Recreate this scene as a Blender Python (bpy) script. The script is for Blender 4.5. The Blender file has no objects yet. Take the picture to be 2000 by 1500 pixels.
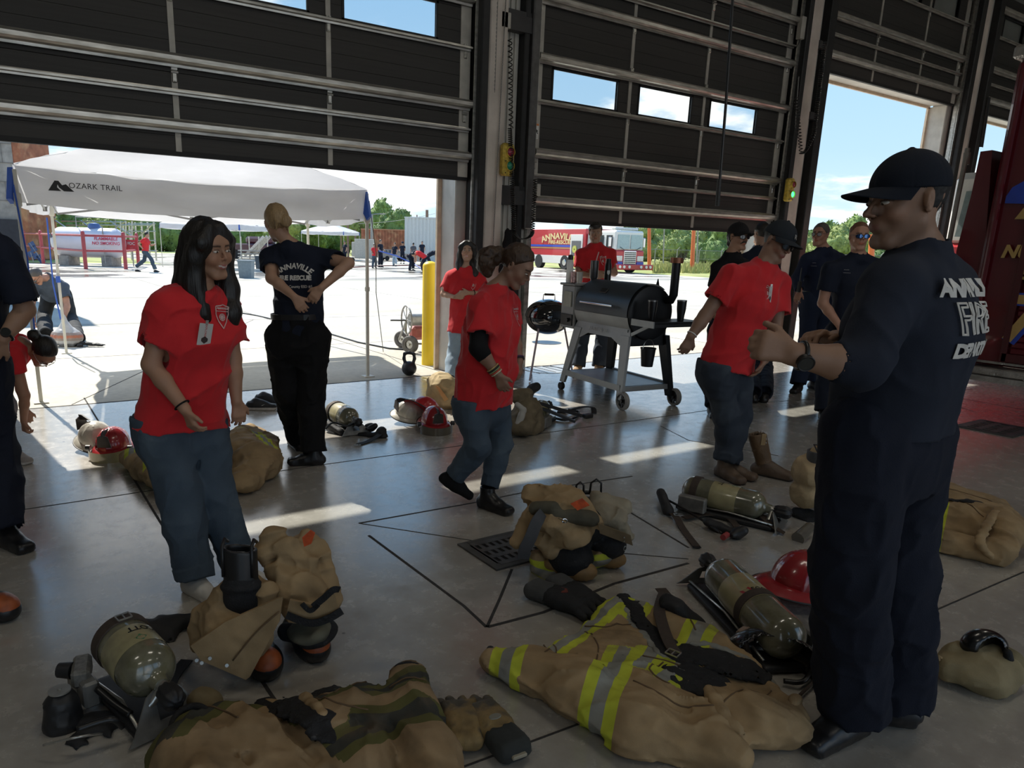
import bpy, math, random
import numpy as np
from mathutils import Vector, Matrix
random.seed(7); np.random.seed(7)
SC = bpy.context.scene; COL = SC.collection
# ---------------------------------------------------------------- camera
CF=1403.;YAW,PIT,ROL=[math.radians(a) for a in (33.406,13.852,1.624)];CX,CY=912.,827.;CH=1.5
_c,_s,_cp,_sp=math.cos(YAW),math.sin(YAW),math.cos(PIT),math.sin(PIT)
FW=np.array([_s*_cp,_c*_cp,-_sp]);_r0=np.array([_c,-_s,0.]);_u0=np.cross(_r0,FW)
RT=_r0*math.cos(ROL)+_u0*math.sin(ROL);UP=-_r0*math.sin(ROL)+_u0*math.cos(ROL);CO=np.array([0,0,CH])
HF=np.array([_s,_c,0.]); HR=np.array([_c,-_s,0.])
cd=bpy.data.cameras.new('camera'); cam=bpy.data.objects.new('camera',cd); COL.objects.link(cam)
cd.sensor_width=36; cd.lens=CF/2000*36; cd.shift_x=(1000-CX)/2000; cd.shift_y=(CY-750)/2000
cd.clip_start=.05; cd.clip_end=2000
m=Matrix.Identity(4)
for i in range(3): m[i][0]=RT[i]; m[i][1]=UP[i]; m[i][2]=-FW[i]; m[i][3]=CO[i]
cam.matrix_world=m; SC.camera=cam
SC.view_settings.view_transform='Standard'; SC.view_settings.look='None'
SC.view_settings.gamma=1; SC.view_settings.use_curve_mapping=False
SC.view_settings.exposure=0.45
try: SC.cycles.use_denoising=True
except Exception: pass
try:
    SC.cycles.max_bounces=8; SC.cycles.diffuse_bounces=4; SC.cycles.glossy_bounces=4; SC.cycles.transmission_bounces=6; SC.cycles.transparent_max_bounces=12
    SC.cycles.sample_clamp_indirect=4; SC.cycles.caustics_reflective=False; SC.cycles.caustics_refractive=False
except Exception: pass
# ---------------------------------------------------------------- sun
SD=Vector((.13,-1,-1.05)).normalized()
sl=bpy.data.lights.new('sun','SUN'); sl.energy=5.6; sl.angle=math.radians(.55); sl.color=(1,.95,.86)
so=bpy.data.objects.new('sun',sl); COL.objects.link(so); so.rotation_euler=SD.to_track_quat('-Z','Y').to_euler(); so.location=(0,30,40)
# unseen fill lamps added under the hall ceiling to brighten the interior
for _x in(-3.,2.5,8.,13.5):
    for _y in(-3.5,1.5):
        _l=bpy.data.lights.new('hall_fill_lamp','AREA'); _l.shape='RECTANGLE'; _l.size=1.6; _l.size_y=.6; _l.energy=17; _l.color=(1,.93,.80)
        _o=bpy.data.objects.new('hall_fill_lamp',_l); COL.objects.link(_o); _o.location=(_x,_y,6.3)
# ---------------------------------------------------------------- sky with clouds
W=bpy.data.worlds.new('sky'); SC.world=W; W.use_nodes=True; nt=W.node_tree; N=nt.nodes; L=nt.links; N.clear()
def nn(t,**k):
    n=N.new(t)
    for a,b in k.items(): setattr(n,a,b)
    return n
out=nn('ShaderNodeOutputWorld'); bg=nn('ShaderNodeBackground'); L.new(bg.outputs[0],out.inputs[0])
tc=nn('ShaderNodeTexCoord'); sep=nn('ShaderNodeSeparateXYZ'); L.new(tc.outputs['Generated'],sep.inputs[0])
ramp=nn('ShaderNodeValToRGB'); L.new(sep.outputs[2],ramp.inputs[0])
r=ramp.color_ramp; r.elements[0].position=0.0; r.elements[0].color=(.56,.70,.80,1)
r.elements[1].position=.9; r.elements[1].color=(.11,.27,.56,1)
e=r.elements.new(.12); e.color=(.38,.56,.72,1); e=r.elements.new(.35); e.color=(.23,.43,.68,1)
# clouds: project the direction on a plane so they flatten towards the horizon
addz=nn('ShaderNodeMath',operation='ADD'); L.new(sep.outputs[2],addz.inputs[0]); addz.inputs[1].default_value=.22
mz=nn('ShaderNodeMath',operation='MAXIMUM'); L.new(addz.outputs[0],mz.inputs[0]); mz.inputs[1].default_value=.05
dx=nn('ShaderNodeMath',operation='DIVIDE'); L.new(sep.outputs[0],dx.inputs[0]); L.new(mz.outputs[0],dx.inputs[1])
dy=nn('ShaderNodeMath',operation='DIVIDE'); L.new(sep.outputs[1],dy.inputs[0]); L.new(mz.outputs[0],dy.inputs[1])
cb=nn('ShaderNodeCombineXYZ'); L.new(dx.outputs[0],cb.inputs[0]); L.new(dy.outputs[0],cb.inputs[1]); 
mzs=nn('ShaderNodeMath',operation='MULTIPLY'); L.new(sep.outputs[2],mzs.inputs[0]); mzs.inputs[1].default_value=4; L.new(mzs.outputs[0],cb.inputs[2])
no=nn('ShaderNodeTexNoise'); no.inputs['Scale'].default_value=1.15; no.inputs['Detail'].default_value=9; no.inputs['Roughness'].default_value=.56; L.new(cb.outputs[0],no.inputs['Vector'])
# fewer clouds higher up
mr=nn('ShaderNodeMapRange'); L.new(sep.outputs[2],mr.inputs[0]); mr.inputs[1].default_value=.05; mr.inputs[2].default_value=.42; mr.inputs[3].default_value=.10; mr.inputs[4].default_value=-.09
ad=nn('ShaderNodeMath',operation='ADD'); L.new(no.outputs[0],ad.inputs[0]); L.new(mr.outputs[0],ad.inputs[1])
cr=nn('ShaderNodeMapRange'); cr.interpolation_type='SMOOTHSTEP'; L.new(ad.outputs[0],cr.inputs[0]); cr.inputs[1].default_value=.51; cr.inputs[2].default_value=.60
mx=nn('ShaderNodeMix',data_type='RGBA'); L.new(cr.outputs[0],mx.inputs[0]); L.new(ramp.outputs[0],mx.inputs[6])
n2=nn('ShaderNodeTexNoise'); n2.inputs['Scale'].default_value=2.3; n2.inputs['Detail'].default_value=6; L.new(cb.outputs[0],n2.inputs['Vector'])
r2=nn('ShaderNodeValToRGB'); L.new(n2.outputs[0],r2.inputs[0]); r2.color_ramp.elements[0].position=.35; r2.color_ramp.elements[0].color=(.62,.68,.76,1); r2.color_ramp.elements[1].position=.6; r2.color_ramp.elements[1].color=(.98,.97,.95,1)
L.new(r2.outputs[0],mx.inputs[7]); L.new(mx.outputs[2],bg.inputs[0]); bg.inputs[1].default_value=1.12
W.cycles.sampling_method='MANUAL'; W.cycles.sample_map_resolution=512
# ---------------------------------------------------------------- pixel helpers: where a line of sight meets the ground or a real distance
def ray(x,y): return FW+RT*(x-CX)/CF+UP*(CY-y)/CF
def fl(x,y,z=0.): d=ray(x,y); return CO+d*((z-CH)/d[2])
def atY(x,y,Y): d=ray(x,y); return CO+d*(Y/d[1])
def atX(x,y,X): d=ray(x,y); return CO+d*(X/d[0])
def dep(p): return float((np.asarray(p,float)-CO)@HF)
def atD(x,y,D): d=ray(x,y); return CO+d*(D/(d@HF))
def unit(v): v=np.asarray(v,float); return v/max(1e-9,np.linalg.norm(v))
def A(*v): return np.array(v,float)
# ================================================================ materials
MATS={}
def M(name,col=(.5,.5,.5),rough=.6,metal=0.,var=.12,vs=12.,bump=0.,bs=80.,st=(1,1,1),spec=.5,vc=False,emit=0,coat=0.,alpha=1.,trans=0.,band=None,sheen=0.,col2=None,wear=None,wr=None):
    if name in MATS: return MATS[name]
    m=bpy.data.materials.new(name); MATS[name]=m; m.use_nodes=True; nt=m.node_tree; N=nt.nodes; L=nt.links
    b=N['Principled BSDF']; b.inputs['Roughness'].default_value=rough; b.inputs['Metallic'].default_value=metal
    b.inputs['Specular IOR Level'].default_value=spec; b.inputs['Coat Weight'].default_value=coat
    if sheen: b.inputs['Sheen Weight'].default_value=sheen; b.inputs['Sheen Roughness'].default_value=.5
    if trans: b.inputs['Transmission Weight'].default_value=trans
    if alpha<1: b.inputs['Alpha'].default_value=alpha
    tc=N.new('ShaderNodeTexCoord'); mp=N.new('ShaderNodeMapping'); mp.inputs['Scale'].default_value=st; L.new(tc.outputs['Object'],mp.inputs[0])
    if vc:
        at=N.new('ShaderNodeAttribute'); at.attribute_name='Col'; src=at.outputs['Color']
    else:
        rg=N.new('ShaderNodeRGB'); rg.outputs[0].default_value=(*col,1); src=rg.outputs[0]
    if band:   # stripes from a signed distance stored on the mesh
        at=N.new('ShaderNodeAttribute'); at.attribute_name='band'
        for lim,c in band:
            lt=N.new('ShaderNodeMath'); lt.operation='LESS_THAN'; L.new(at.outputs['Fac'],lt.inputs[0]); lt.inputs[1].default_value=lim
            mx=N.new('ShaderNodeMix'); mx.data_type='RGBA'; L.new(lt.outputs[0],mx.inputs[0]); L.new(src,mx.inputs[6]); mx.inputs[7].default_value=(*c,1); src=mx.outputs[2]
    if wear:   # (colour, threshold, scale) patches of dirt with a shape of their own
        n=N.new('ShaderNodeTexNoise'); n.inputs['Scale'].default_value=wear[2]; n.inputs['Detail'].default_value=6; L.new(mp.outputs[0],n.inputs['Vector'])
        r=N.new('ShaderNodeMapRange'); L.new(n.outputs[0],r.inputs[0]); r.inputs[1].default_value=wear[1]; r.inputs[2].default_value=wear[1]+.12
        r.inputs[4].default_value=wear[3] if len(wear)>3 else .8
        mx=N.new('ShaderNodeMix'); mx.data_type='RGBA'; L.new(r.outputs[0],mx.inputs[0]); L.new(src,mx.inputs[6]); mx.inputs[7].default_value=(*wear[0],1); src=mx.outputs[2]
    if var:
        n=N.new('ShaderNodeTexNoise'); n.inputs['Scale'].default_value=vs; n.inputs['Detail'].default_value=5; L.new(mp.outputs[0],n.inputs['Vector'])
        r=N.new('ShaderNodeMapRange'); L.new(n.outputs[0],r.inputs[0]); r.inputs[1].default_value=.3; r.inputs[2].default_value=.7; r.inputs[3].default_value=1-var; r.inputs[4].default_value=1+var
        mu=N.new('ShaderNodeMix'); mu.data_type='RGBA'; mu.blend_type='MULTIPLY'; mu.inputs[0].default_value=1; L.new(src,mu.inputs[6]); L.new(r.outputs[0],mu.inputs[7]); src=mu.outputs[2]
    L.new(src,b.inputs['Base Color'])
    if emit: L.new(src,b.inputs['Emission Color']); b.inputs['Emission Strength'].default_value=emit
    if bump:
        n=N.new('ShaderNodeTexNoise'); n.inputs['Scale'].default_value=bs; n.inputs['Detail'].default_value=3; L.new(mp.outputs[0],n.inputs['Vector'])
        bp=N.new('ShaderNodeBump'); bp.inputs['Strength'].default_value=bump; bp.inputs['Distance'].default_value=.01; L.new(n.outputs[0],bp.inputs['Height']); L.new(bp.outputs[0],b.inputs['Normal'])
        if wr:   # long creases in cloth: (scale, strength)
            w=N.new('ShaderNodeTexNoise'); w.inputs['Scale'].default_value=3; L.new(tc.outputs['Object'],w.inputs['Vector'])
            va=N.new('ShaderNodeVectorMath'); va.operation='MULTIPLY_ADD'; L.new(w.outputs['Color'],va.inputs[0]); va.inputs[1].default_value=(.25,.25,.25); L.new(tc.outputs['Object'],va.inputs[2])
            r=N.new('ShaderNodeTexNoise'); r.noise_type='RIDGED_MULTIFRACTAL'; r.inputs['Scale'].default_value=wr[0]; r.inputs['Detail'].default_value=2; L.new(va.outputs[0],r.inputs['Vector'])
            b2=N.new('ShaderNodeBump'); b2.inputs['Strength'].default_value=wr[1]; b2.inputs['Distance'].default_value=.03; L.new(r.outputs[0],b2.inputs['Height']); L.new(b2.outputs[0],bp.inputs['Normal'])
    return m
# ================================================================ scene bookkeeping
LOC={}
def props(o,label=None,cat=None,group=None,kind=None):
    if label: o['label']=label
    if cat: o['category']=cat
    if group: o['group']=group
    if kind: o['kind']=kind
    return o
def thing(name,label,cat,loc=(0,0,0),group=None,kind=None):
    o=bpy.data.objects.new(name,None); COL.objects.link(o); o.location=tuple(float(v) for v in loc); o.empty_display_size=.1
    LOC[o.name]=A(*loc); return props(o,label,cat,group,kind)
def mkobj(name,V,Fc,mat,parent=None,smooth=True,attrs=None,loc=None,mats=None,mi=None,angle=None):
    V=np.asarray(V,float).reshape(-1,3)
    off=LOC[parent.name] if parent is not None else (A(*loc) if loc is not None else A(0,0,0))
    me=bpy.data.meshes.new(name)
    me.from_pydata([tuple(v) for v in (V-off)],[],[tuple(int(i) for i in f) for f in Fc]); 
    if mats:
        for q in mats: me.materials.append(q)
        if mi is not None: me.polygons.foreach_set('material_index',np.asarray(mi,dtype=np.int32))
    else: me.materials.append(mat)
    if smooth: me.polygons.foreach_set('use_smooth',np.ones(len(me.polygons),dtype=bool))
    if attrs:
        for k,v in attrs.items():
            if k=='Col':
                a=me.color_attributes.new('Col','FLOAT_COLOR','POINT'); c=np.ones((len(V),4)); c[:,:3]=v; a.data.foreach_set('color',c.ravel())
            else:
                a=me.attributes.new(k,'FLOAT','POINT'); a.data.foreach_set('value',np.asarray(v,dtype=np.float32))
    me.update()
    if smooth and angle: 
        try: me.set_sharp_from_angle(angle=math.radians(angle))
        except Exception: pass
    o=bpy.data.objects.new(name,me); COL.objects.link(o)
    if parent is not None: o.parent=parent; LOC[o.name]=off
    else: o.location=tuple(off); LOC[o.name]=off
    return o
def tree_copy(o,parent=None,top=True):
    c=o.copy(); COL.objects.link(c); LOC[c.name]=LOC.get(o.name,A(0,0,0))
    if not top: c.parent=parent; c.matrix_parent_inverse=o.matrix_parent_inverse.copy()
    for ch in list(o.children): tree_copy(ch,c,False)
    return c
def basis(d,up=(0,0,1)):
    z=unit(d); u=np.asarray(up,float)
    if abs(z@u)>.98: u=A(1,0,0)
    x=unit(np.cross(u,z)); y=np.cross(z,x); return np.array([x,y,z])   # rows
class MB:
    def __init__(s): s.v=[]; s.f=[]; s.m=[]; s.n=0
    def add(s,V,Fc,mi=0):
        V=np.asarray(V,float).reshape(-1,3); s.v.append(V); s.f+= [tuple(i+s.n for i in f) for f in Fc]; s.m+=[mi]*len(Fc); s.n+=len(V); return s
    def box(s,c,sz,R=None,bev=0.,mi=0):
        c=np.asarray(c,float); h=np.asarray(sz,float)/2; R=np.eye(3) if R is None else np.asarray(R,float)
        if bev<=0:
            P=np.array([[x,y,z] for x in(-1,1) for y in(-1,1) for z in(-1,1)],float)*h
            Fc=[(0,1,3,2),(4,6,7,5),(0,4,5,1),(2,3,7,6),(0,2,6,4),(1,5,7,3)]
        else:
            b=min(bev,h.min()*.95); P=[];idx={}
            for x in(-1,1):
                for y in(-1,1):
                    for z in(-1,1):
                        for a in range(3):
                            q=A(x,y,z)*(h-b); q[a]=A(x,y,z)[a]*h[a]; idx[(x,y,z,a)]=len(P); P.append(q)
            P=np.array(P); Fc=[]
            for a in range(3):
                o1,o2=(a+1)%3,(a+2)%3
                for sg in(-1,1):
                    q=[]
                    for (u,v) in ((-1,-1),(1,-1),(1,1),(-1,1)):
                        k=[0,0,0]; k[a]=sg;k[o1]=u;k[o2]=v; q.append(idx[(*k,a)])
                    Fc.append(tuple(q) if sg>0 else tuple(q[::-1]))
            for a in range(3):
                o1,o2=(a+1)%3,(a+2)%3
                for u in(-1,1):
                    for v in(-1,1):
                        k1=[0,0,0];k1[o1]=u;k1[o2]=v;k1[a]=-1;k2=list(k1);k2[a]=1
                        q=(idx[(*k1,o1)],idx[(*k2,o1)],idx[(*k2,o2)],idx[(*k1,o2)]); Fc.append(q if u*v<0 else q[::-1])
            for x in(-1,1):
                for y in(-1,1):
                    for z in(-1,1):
                        q=tuple(idx[(x,y,z,a)] for a in range(3)); Fc.append(q if x*y*z>0 else q[::-1])
        return s.add(P@R+c,Fc,mi)   # rows of R are the axes
    def bar(s,a,b,w,h,up=(0,0,1),bev=0.,mi=0):
        a=np.asarray(a,float);b=np.asarray(b,float); B=basis(b-a,up); return s.box((a+b)/2,(w,h,np.linalg.norm(b-a)),B,bev,mi)
    def tube(s,P,r,n=10,closed=False,mi=0,flat=None):
        P=np.asarray(P,float); k=len(P); rr=np.broadcast_to(np.asarray(r,float),(k,)); T=np.gradient(P,axis=0)
        if closed: T=np.roll(P,-1,0)-np.roll(P,1,0)
        V=[]; up=None
        for i in range(k):
            t=unit(T[i])
            if up is None: up=basis(t)[1]
            x=unit(np.cross(up,t)); up=np.cross(t,x)
            for j in range(n):
                a=2*math.pi*j/n; cx,sy=math.cos(a),math.sin(a)*(flat or 1)
                V.append(P[i]+rr[i]*(x*cx+up*sy))
        Fc=[]
        for i in range(k if closed else k-1):
            i2=(i+1)%k
            for j in range(n): Fc.append((i*n+j,i*n+(j+1)%n,i2*n+(j+1)%n,i2*n+j))
        if not closed: Fc.append(tuple(range(n))[::-1]); Fc.append(tuple((k-1)*n+j for j in range(n)))
        return s.add(V,Fc,mi)
    def cyl(s,a,b,r1,r2=None,n=20,mi=0): return s.tube([a,b],[r1,r1 if r2 is None else r2],n,mi=mi)
    def lathe(s,prof,c=(0,0,0),B=None,n=28,mi=0,a0=0,a1=2*math.pi):
        B=np.eye(3) if B is None else B; c=np.asarray(c,float); V=[]; full=abs(a1-a0-2*math.pi)<1e-6; m=n if full else n+1
        for (r,z) in prof:
            for j in range(m):
                a=a0+(a1-a0)*j/n; V.append(c+B[0]*r*math.cos(a)+B[1]*r*math.sin(a)+B[2]*z)
        Fc=[(i*m+j,i*m+(j+1)%m,(i+1)*m+(j+1)%m,(i+1)*m+j) for i in range(len(prof)-1) for j in range(m if full else n)]
        return s.add(V,Fc,mi)
    def prism(s,poly,vec,mi=0):
        P=np.asarray(poly,float); k=len(P); V=np.vstack([P,P+np.asarray(vec,float)])
        Fc=[tuple(range(k))[::-1],tuple(range(k,2*k))]+[(i,(i+1)%k,(i+1)%k+k,i+k) for i in range(k)]
        return s.add(V,Fc,mi)
    def sphere(s,c,r,n=16,mi=0,B=None):
        r=np.broadcast_to(np.asarray(r,float),(3,)); B=np.eye(3) if B is None else B
        V=[A(0,0,1)]+[A(math.sin(t)*math.cos(a),math.sin(t)*math.sin(a),math.cos(t)) for t in [math.pi*i/(n//2) for i in range(1,n//2)] for a in [2*math.pi*j/n for j in range(n)]]+[A(0,0,-1)]
        V=(np.array(V)*r)@B+np.asarray(c,float); Fc=[(0,1+j,1+(j+1)%n) for j in range(n)]
        for i in range(n//2-2): Fc+=[(1+i*n+j,1+(i+1)*n+j,1+(i+1)*n+(j+1)%n,1+i*n+(j+1)%n) for j in range(n)]
        e=len(V)-1; b=1+(n//2-2)*n; Fc+=[(e,b+(j+1)%n,b+j) for j in range(n)]
        return s.add(V,Fc,mi)
    def grid(s,fn,nu,nv,mi=0):
        V=[fn(i/nu,j/nv) for i in range(nu+1) for j in range(nv+1)]
        return s.add(V,[(i*(nv+1)+j,(i+1)*(nv+1)+j,(i+1)*(nv+1)+j+1,i*(nv+1)+j+1) for i in range(nu) for j in range(nv)],mi)
    def build(s,name,mat,parent=None,smooth=False,loc=None,angle=35,**k):
        V=np.vstack(s.v)
        if isinstance(mat,(list,tuple)): o=mkobj(name,V,s.f,None,parent,smooth,loc=loc,mats=list(mat),mi=s.m,angle=angle,**k)
        else: o=mkobj(name,V,s.f,mat,parent,smooth,loc=loc,angle=angle,**k)
        return o
def single(mb,name,mat,label,cat,group=None,smooth=False,kind=None,loc=None):
    V=np.vstack(mb.v); 
    if loc is None: loc=A((V[:,0].min()+V[:,0].max())/2,(V[:,1].min()+V[:,1].max())/2,V[:,2].min())
    return props(mb.build(name,mat,None,smooth,loc=loc),label,cat,group,kind)
# ================================================================ noise
def _h(i,j,k,s):
    n=(i*374761393+j*668265263+k*2147483647+s*144665)&0x7fffffff
    n=((n^(n>>13))*1274126177)&0x7fffffff
    return ((n^(n>>16))&0xffff)/65535.
def vnoise(P,s=0):
    I=np.floor(P).astype(np.int64); f=P-I; f=f*f*(3-2*f); r=0
    for a in(0,1):
        for b in(0,1):
            for c in(0,1):
                w=(f[...,0] if a else 1-f[...,0])*(f[...,1] if b else 1-f[...,1])*(f[...,2] if c else 1-f[...,2])
                r=r+w*_h(I[...,0]+a,I[...,1]+b,I[...,2]+c,s)
    return r
def fold(P,freq,axis=None,st=.35,s=0):
    """soft ridges like cloth folds; stretched along axis"""
    Q=P
    if axis is not None:
        a=unit(axis); Q=P-(P@a)[...,None]*a*(1-st)
    n=vnoise(Q*freq,s); n2=vnoise(Q*freq*2.1+5.3,s+3)
    return (np.abs(2*n-1)**.8*1.6-.5)+.45*(n2-.5)
def crease(P,am,fq,ax=None,st=.4,seed=1,sh=1.):
    Q=P
    if ax is not None: a=unit(ax); Q=P-(P@a)[...,None]*a*(1-st)
    W=Q+.05*np.stack([vnoise(P*7,seed+11),vnoise(P*7+3.1,seed+12),vnoise(P*7+7.7,seed+13)],-1)
    n=1-np.abs(2*vnoise(W*fq,seed+21)-1); n2=1-np.abs(2*vnoise(W*fq*2.1+9,seed+22)-1)
    return am*(.55*(2*vnoise(Q*fq*.6,seed)-1)+sh*1.1*(n**4-.25)+sh*.55*(n2**4-.25))
# ================================================================ solid shapes by distance, meshed by surface nets
def _ax(v): return v[...,0],v[...,1],v[...,2]
class S:
    def __init__(s): s.p=[]; s.disp=None; s.da=0.
    def _a(s,f,c,rb,k,op,cut):
        if cut is not None:
            cs=[(np.asarray(a,float),unit(b)) for a,b in cut]; g=f
            def f(P,g=g,cs=cs):
                d=g(P)
                for a,b in cs: d=np.maximum(d,(P-a)@b)
                return d
        s.p.append((f,np.asarray(c,float),rb,k,op)); return s
    def cap(s,a,b,ra,rb=None,k=.02,op='+',sq=None,cut=None):
        a=np.asarray(a,float);b=np.asarray(b,float); rb=ra if rb is None else rb; ab=b-a; L2=max(ab@ab,1e-9)
        n=None if sq is None else unit(sq[0]); fq=None if sq is None else sq[1]
        def f(P):
            pa=P-a; t=np.clip(pa@ab/L2,0,1); q=pa-t[...,None]*ab; d2=(q*q).sum(-1)
            if n is not None: qn=q@n; d2=d2+qn*qn*(1/fq**2-1); return (np.sqrt(np.maximum(d2,0))-(ra+(rb-ra)*t))*(fq if fq<1 else 1)
            return np.sqrt(d2)-(ra+(rb-ra)*t)
        return s._a(f,(a+b)/2,math.sqrt(L2)/2+max(ra,rb)*(max(1,fq) if fq else 1),k,op,cut)
    def stad(s,a,b,side,w0,d0,w1,d1,k=.03,op='+',cut=None):
        a=np.asarray(a,float);b=np.asarray(b,float); ab=b-a; L2=max(ab@ab,1e-9); sd=unit(side)
        def f(P):
            pa=P-a; t=np.clip(pa@ab/L2,0,1); q=pa-t[...,None]*ab; x=q@sd; r2=np.maximum((q*q).sum(-1)-x*x,0)
            dp=d0+(d1-d0)*t; hw=w0+(w1-w0)*t; xx=np.maximum(np.abs(x)-np.maximum(hw-dp,0),0); return np.sqrt(xx*xx+r2)-dp
        return s._a(f,(a+b)/2,math.sqrt(L2)/2+max(w0,w1,d0,d1),k,op,cut)
    def ell(s,c,r,B=None,k=.02,op='+',cut=None):
        c=np.asarray(c,float); r=np.broadcast_to(np.asarray(r,float),(3,)).copy(); B=np.eye(3) if B is None else np.asarray(B,float)
        def f(P):
            q=(P-c)@B.T; k0=np.sqrt(((q/r)**2).sum(-1)); k1=np.sqrt(((q/r**2)**2).sum(-1)); return k0*(k0-1)/np.maximum(k1,1e-6)
        return s._a(f,c,r.max(),k,op,cut)
    def box(s,c,sz,B=None,rd=.01,k=.005,op='+',cut=None):
        c=np.asarray(c,float); h=np.asarray(sz,float)/2-rd; B=np.eye(3) if B is None else np.asarray(B,float)
        def f(P):
            q=np.abs((P-c)@B.T)-h; return np.sqrt((np.maximum(q,0)**2).sum(-1))+np.minimum(q.max(-1),0)-rd
        return s._a(f,c,np.linalg.norm(h)+rd,k,op,cut)
    def tor(s,c,B,R,r,k=.005,op='+',el=1.):
        c=np.asarray(c,float)
        def f(P):
            q=(P-c)@B.T; l=np.sqrt(q[...,0]**2+(q[...,1]/el)**2)-R; return np.sqrt(l*l+q[...,2]**2)-r
        return s._a(f,c,R*max(1,el)+r,k,op,None)
    def chain(s,pts,rs,k=.02,**kw):
        for i in range(len(pts)-1): s.cap(pts[i],pts[i+1],rs[i],rs[i+1],k=k,**kw)
        return s
    def sub(s,o,k=.004,op='+'):
        lo=np.min([c-rb for _,c,rb,_,q in o.p if q=='+'],0); hi=np.max([c+rb for _,c,rb,_,q in o.p if q=='+'],0); c=(lo+hi)/2
        def f(P): 
            br=float(np.linalg.norm(P-P.mean(1,keepdims=True),axis=-1).max()) if P.shape[1]>1 else 0.
            return o.ev(P,br)
        return s._a(f,c,float(np.linalg.norm(hi-lo)/2),k,op,None)
    def ev(s,P,br=0.):
        """P (nb,m,3), block radius br"""
        sh=P.shape[:2]; d=np.full(sh,1.); bc=P.mean(1)
        for f,c,rb,k,op in s.p:
            mk=np.linalg.norm(bc-c,axis=1)<rb+br+.03+k
            if not mk.any(): continue
            g=f(P[mk]); e=d[mk]
            if op=='+':
                if k>0: h=np.maximum(k-np.abs(e-g),0)/k; e=np.minimum(e,g)-h*h*k*.25
                else: e=np.minimum(e,g)
            elif op=='-':
                if k>0: h=np.maximum(k-np.abs(e+g),0)/k; e=np.maximum(e,-g)+h*h*k*.25
                else: e=np.maximum(e,-g)
            else: e=np.maximum(e,g)
            d[mk]=e
        if s.disp is not None:
            nr=np.abs(d)<s.da*2.5+.02
            if nr.any(): d[nr]=d[nr]-s.disp(P[nr])
        return d
    def pt(s,P): return s.ev(np.asarray(P,float)[:,None,:])[:,0]
    def mesh(s,h=.008,B=4):
        lo=np.min([c-rb for _,c,rb,_,op in s.p if op=='+'],0)-h*3; hi=np.max([c+rb for _,c,rb,_,op in s.p if op=='+'],0)+h*3
        H=h*B; n=np.ceil((hi-lo)/H).astype(int); br=H*.87
        # two level search
        C=4; nc=np.ceil(n/C).astype(int); g=np.stack(np.meshgrid(*[np.arange(k) for k in nc],indexing='ij'),-1).reshape(-1,3)
        cc=lo+(g+.5)*H*C; d=s.ev(cc[:,None,:],br*C)[:,0]; g=g[np.abs(d)<br*C*1.7+s.da+.01]
        o=np.stack(np.meshgrid(*[np.arange(C)]*3,indexing='ij'),-1).reshape(-1,3); g=(g[:,None,:]*C+o[None]).reshape(-1,3); g=g[(g<n).all(1)]
        cc=lo+(g+.5)*H; d=s.ev(cc[:,None,:],br)[:,0]; g=g[np.abs(d)<br*1.7+s.da]
        if len(g)==0: raise RuntimeError('empty solid')
        o=np.stack(np.meshgrid(*[np.arange(B+1)]*3,indexing='ij'),-1).reshape(-1,3)
        D=np.empty((len(g),B+1,B+1,B+1))
        for i in range(0,len(g),4000):
            gg=g[i:i+4000]; P=lo+(gg[:,None,:]*B+o[None])*h; D[i:i+4000]=s.ev(P,br).reshape(len(gg),B+1,B+1,B+1)
        # cells
        cor=np.stack([D[:,a:a+B,b:b+B,c:c+B] for a in(0,1) for b in(0,1) for c in(0,1)],-1)
        neg=cor<0; mixed=neg.any(-1)&~neg.all(-1); bi,ci,cj,ck=np.nonzero(mixed); cv=cor[bi,ci,cj,ck]
        off=np.array([[a,b,c] for a in(0,1) for b in(0,1) for c in(0,1)],float)
        acc=np.zeros((len(bi),3)); cnt=np.zeros(len(bi))
        for a in range(8):
            for b in range(a+1,8):
                if np.abs(off[a]-off[b]).sum()==1:
                    x=(cv[:,a]<0)!=(cv[:,b]<0); t=np.where(x,cv[:,a]/np.where(x,cv[:,a]-cv[:,b],1),0); acc+=x[:,None]*(off[a]+(off[b]-off[a])*t[:,None]); cnt+=x
        gi=g[bi]*B+np.stack([ci,cj,ck],-1); V=lo+(gi+acc/cnt[:,None])*h
        NN=(n*B+2).astype(np.int64); key=(gi[:,0]*NN[1]+gi[:,1])*NN[2]+gi[:,2]; od=np.argsort(key); ks=key[od]
        def look(q):
            kk=(q[:,0]*NN[1]+q[:,1])*NN[2]+q[:,2]; p=np.searchsorted(ks,kk); p=np.minimum(p,len(ks)-1); ok=ks[p]==kk; return np.where(ok,od[p],-1)
        F=[]
        for ax in range(3):
            sl0=[slice(0,B)]*3; sl1=list(sl0); sl1[ax]=slice(1,B+1)
            a0=D[:,sl0[0],sl0[1],sl0[2]]; a1=D[:,sl1[0],sl1[1],sl1[2]]; x=(a0<0)!=(a1<0); q=np.nonzero(x); base=g[q[0]]*B+np.stack(q[1:],-1)
            u,v=np.eye(3,dtype=int)[(ax+1)%3],np.eye(3,dtype=int)[(ax+2)%3]
            i0=look(base);i1=look(base-u);i2=look(base-u-v);i3=look(base-v); inside=(a0<0)[q]
            Q=np.stack([i0,i1,i2,i3],-1); Q[~inside]=Q[~inside][:,::-1]; F.append(Q[(Q>=0).all(1)])
        F=np.vstack(F); return V,F
    def obj(s,name,mat,parent=None,h=.008,loc=None,attrs=None,sm=1,**k):
        V,F=s.mesh(h)
        for _ in range(sm): V=relax(V,F)
        at={a:fn(V) for a,fn in attrs.items()} if attrs else None
        return mkobj(name,V,F,mat,parent,True,attrs=at,loc=loc,**k)
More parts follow.
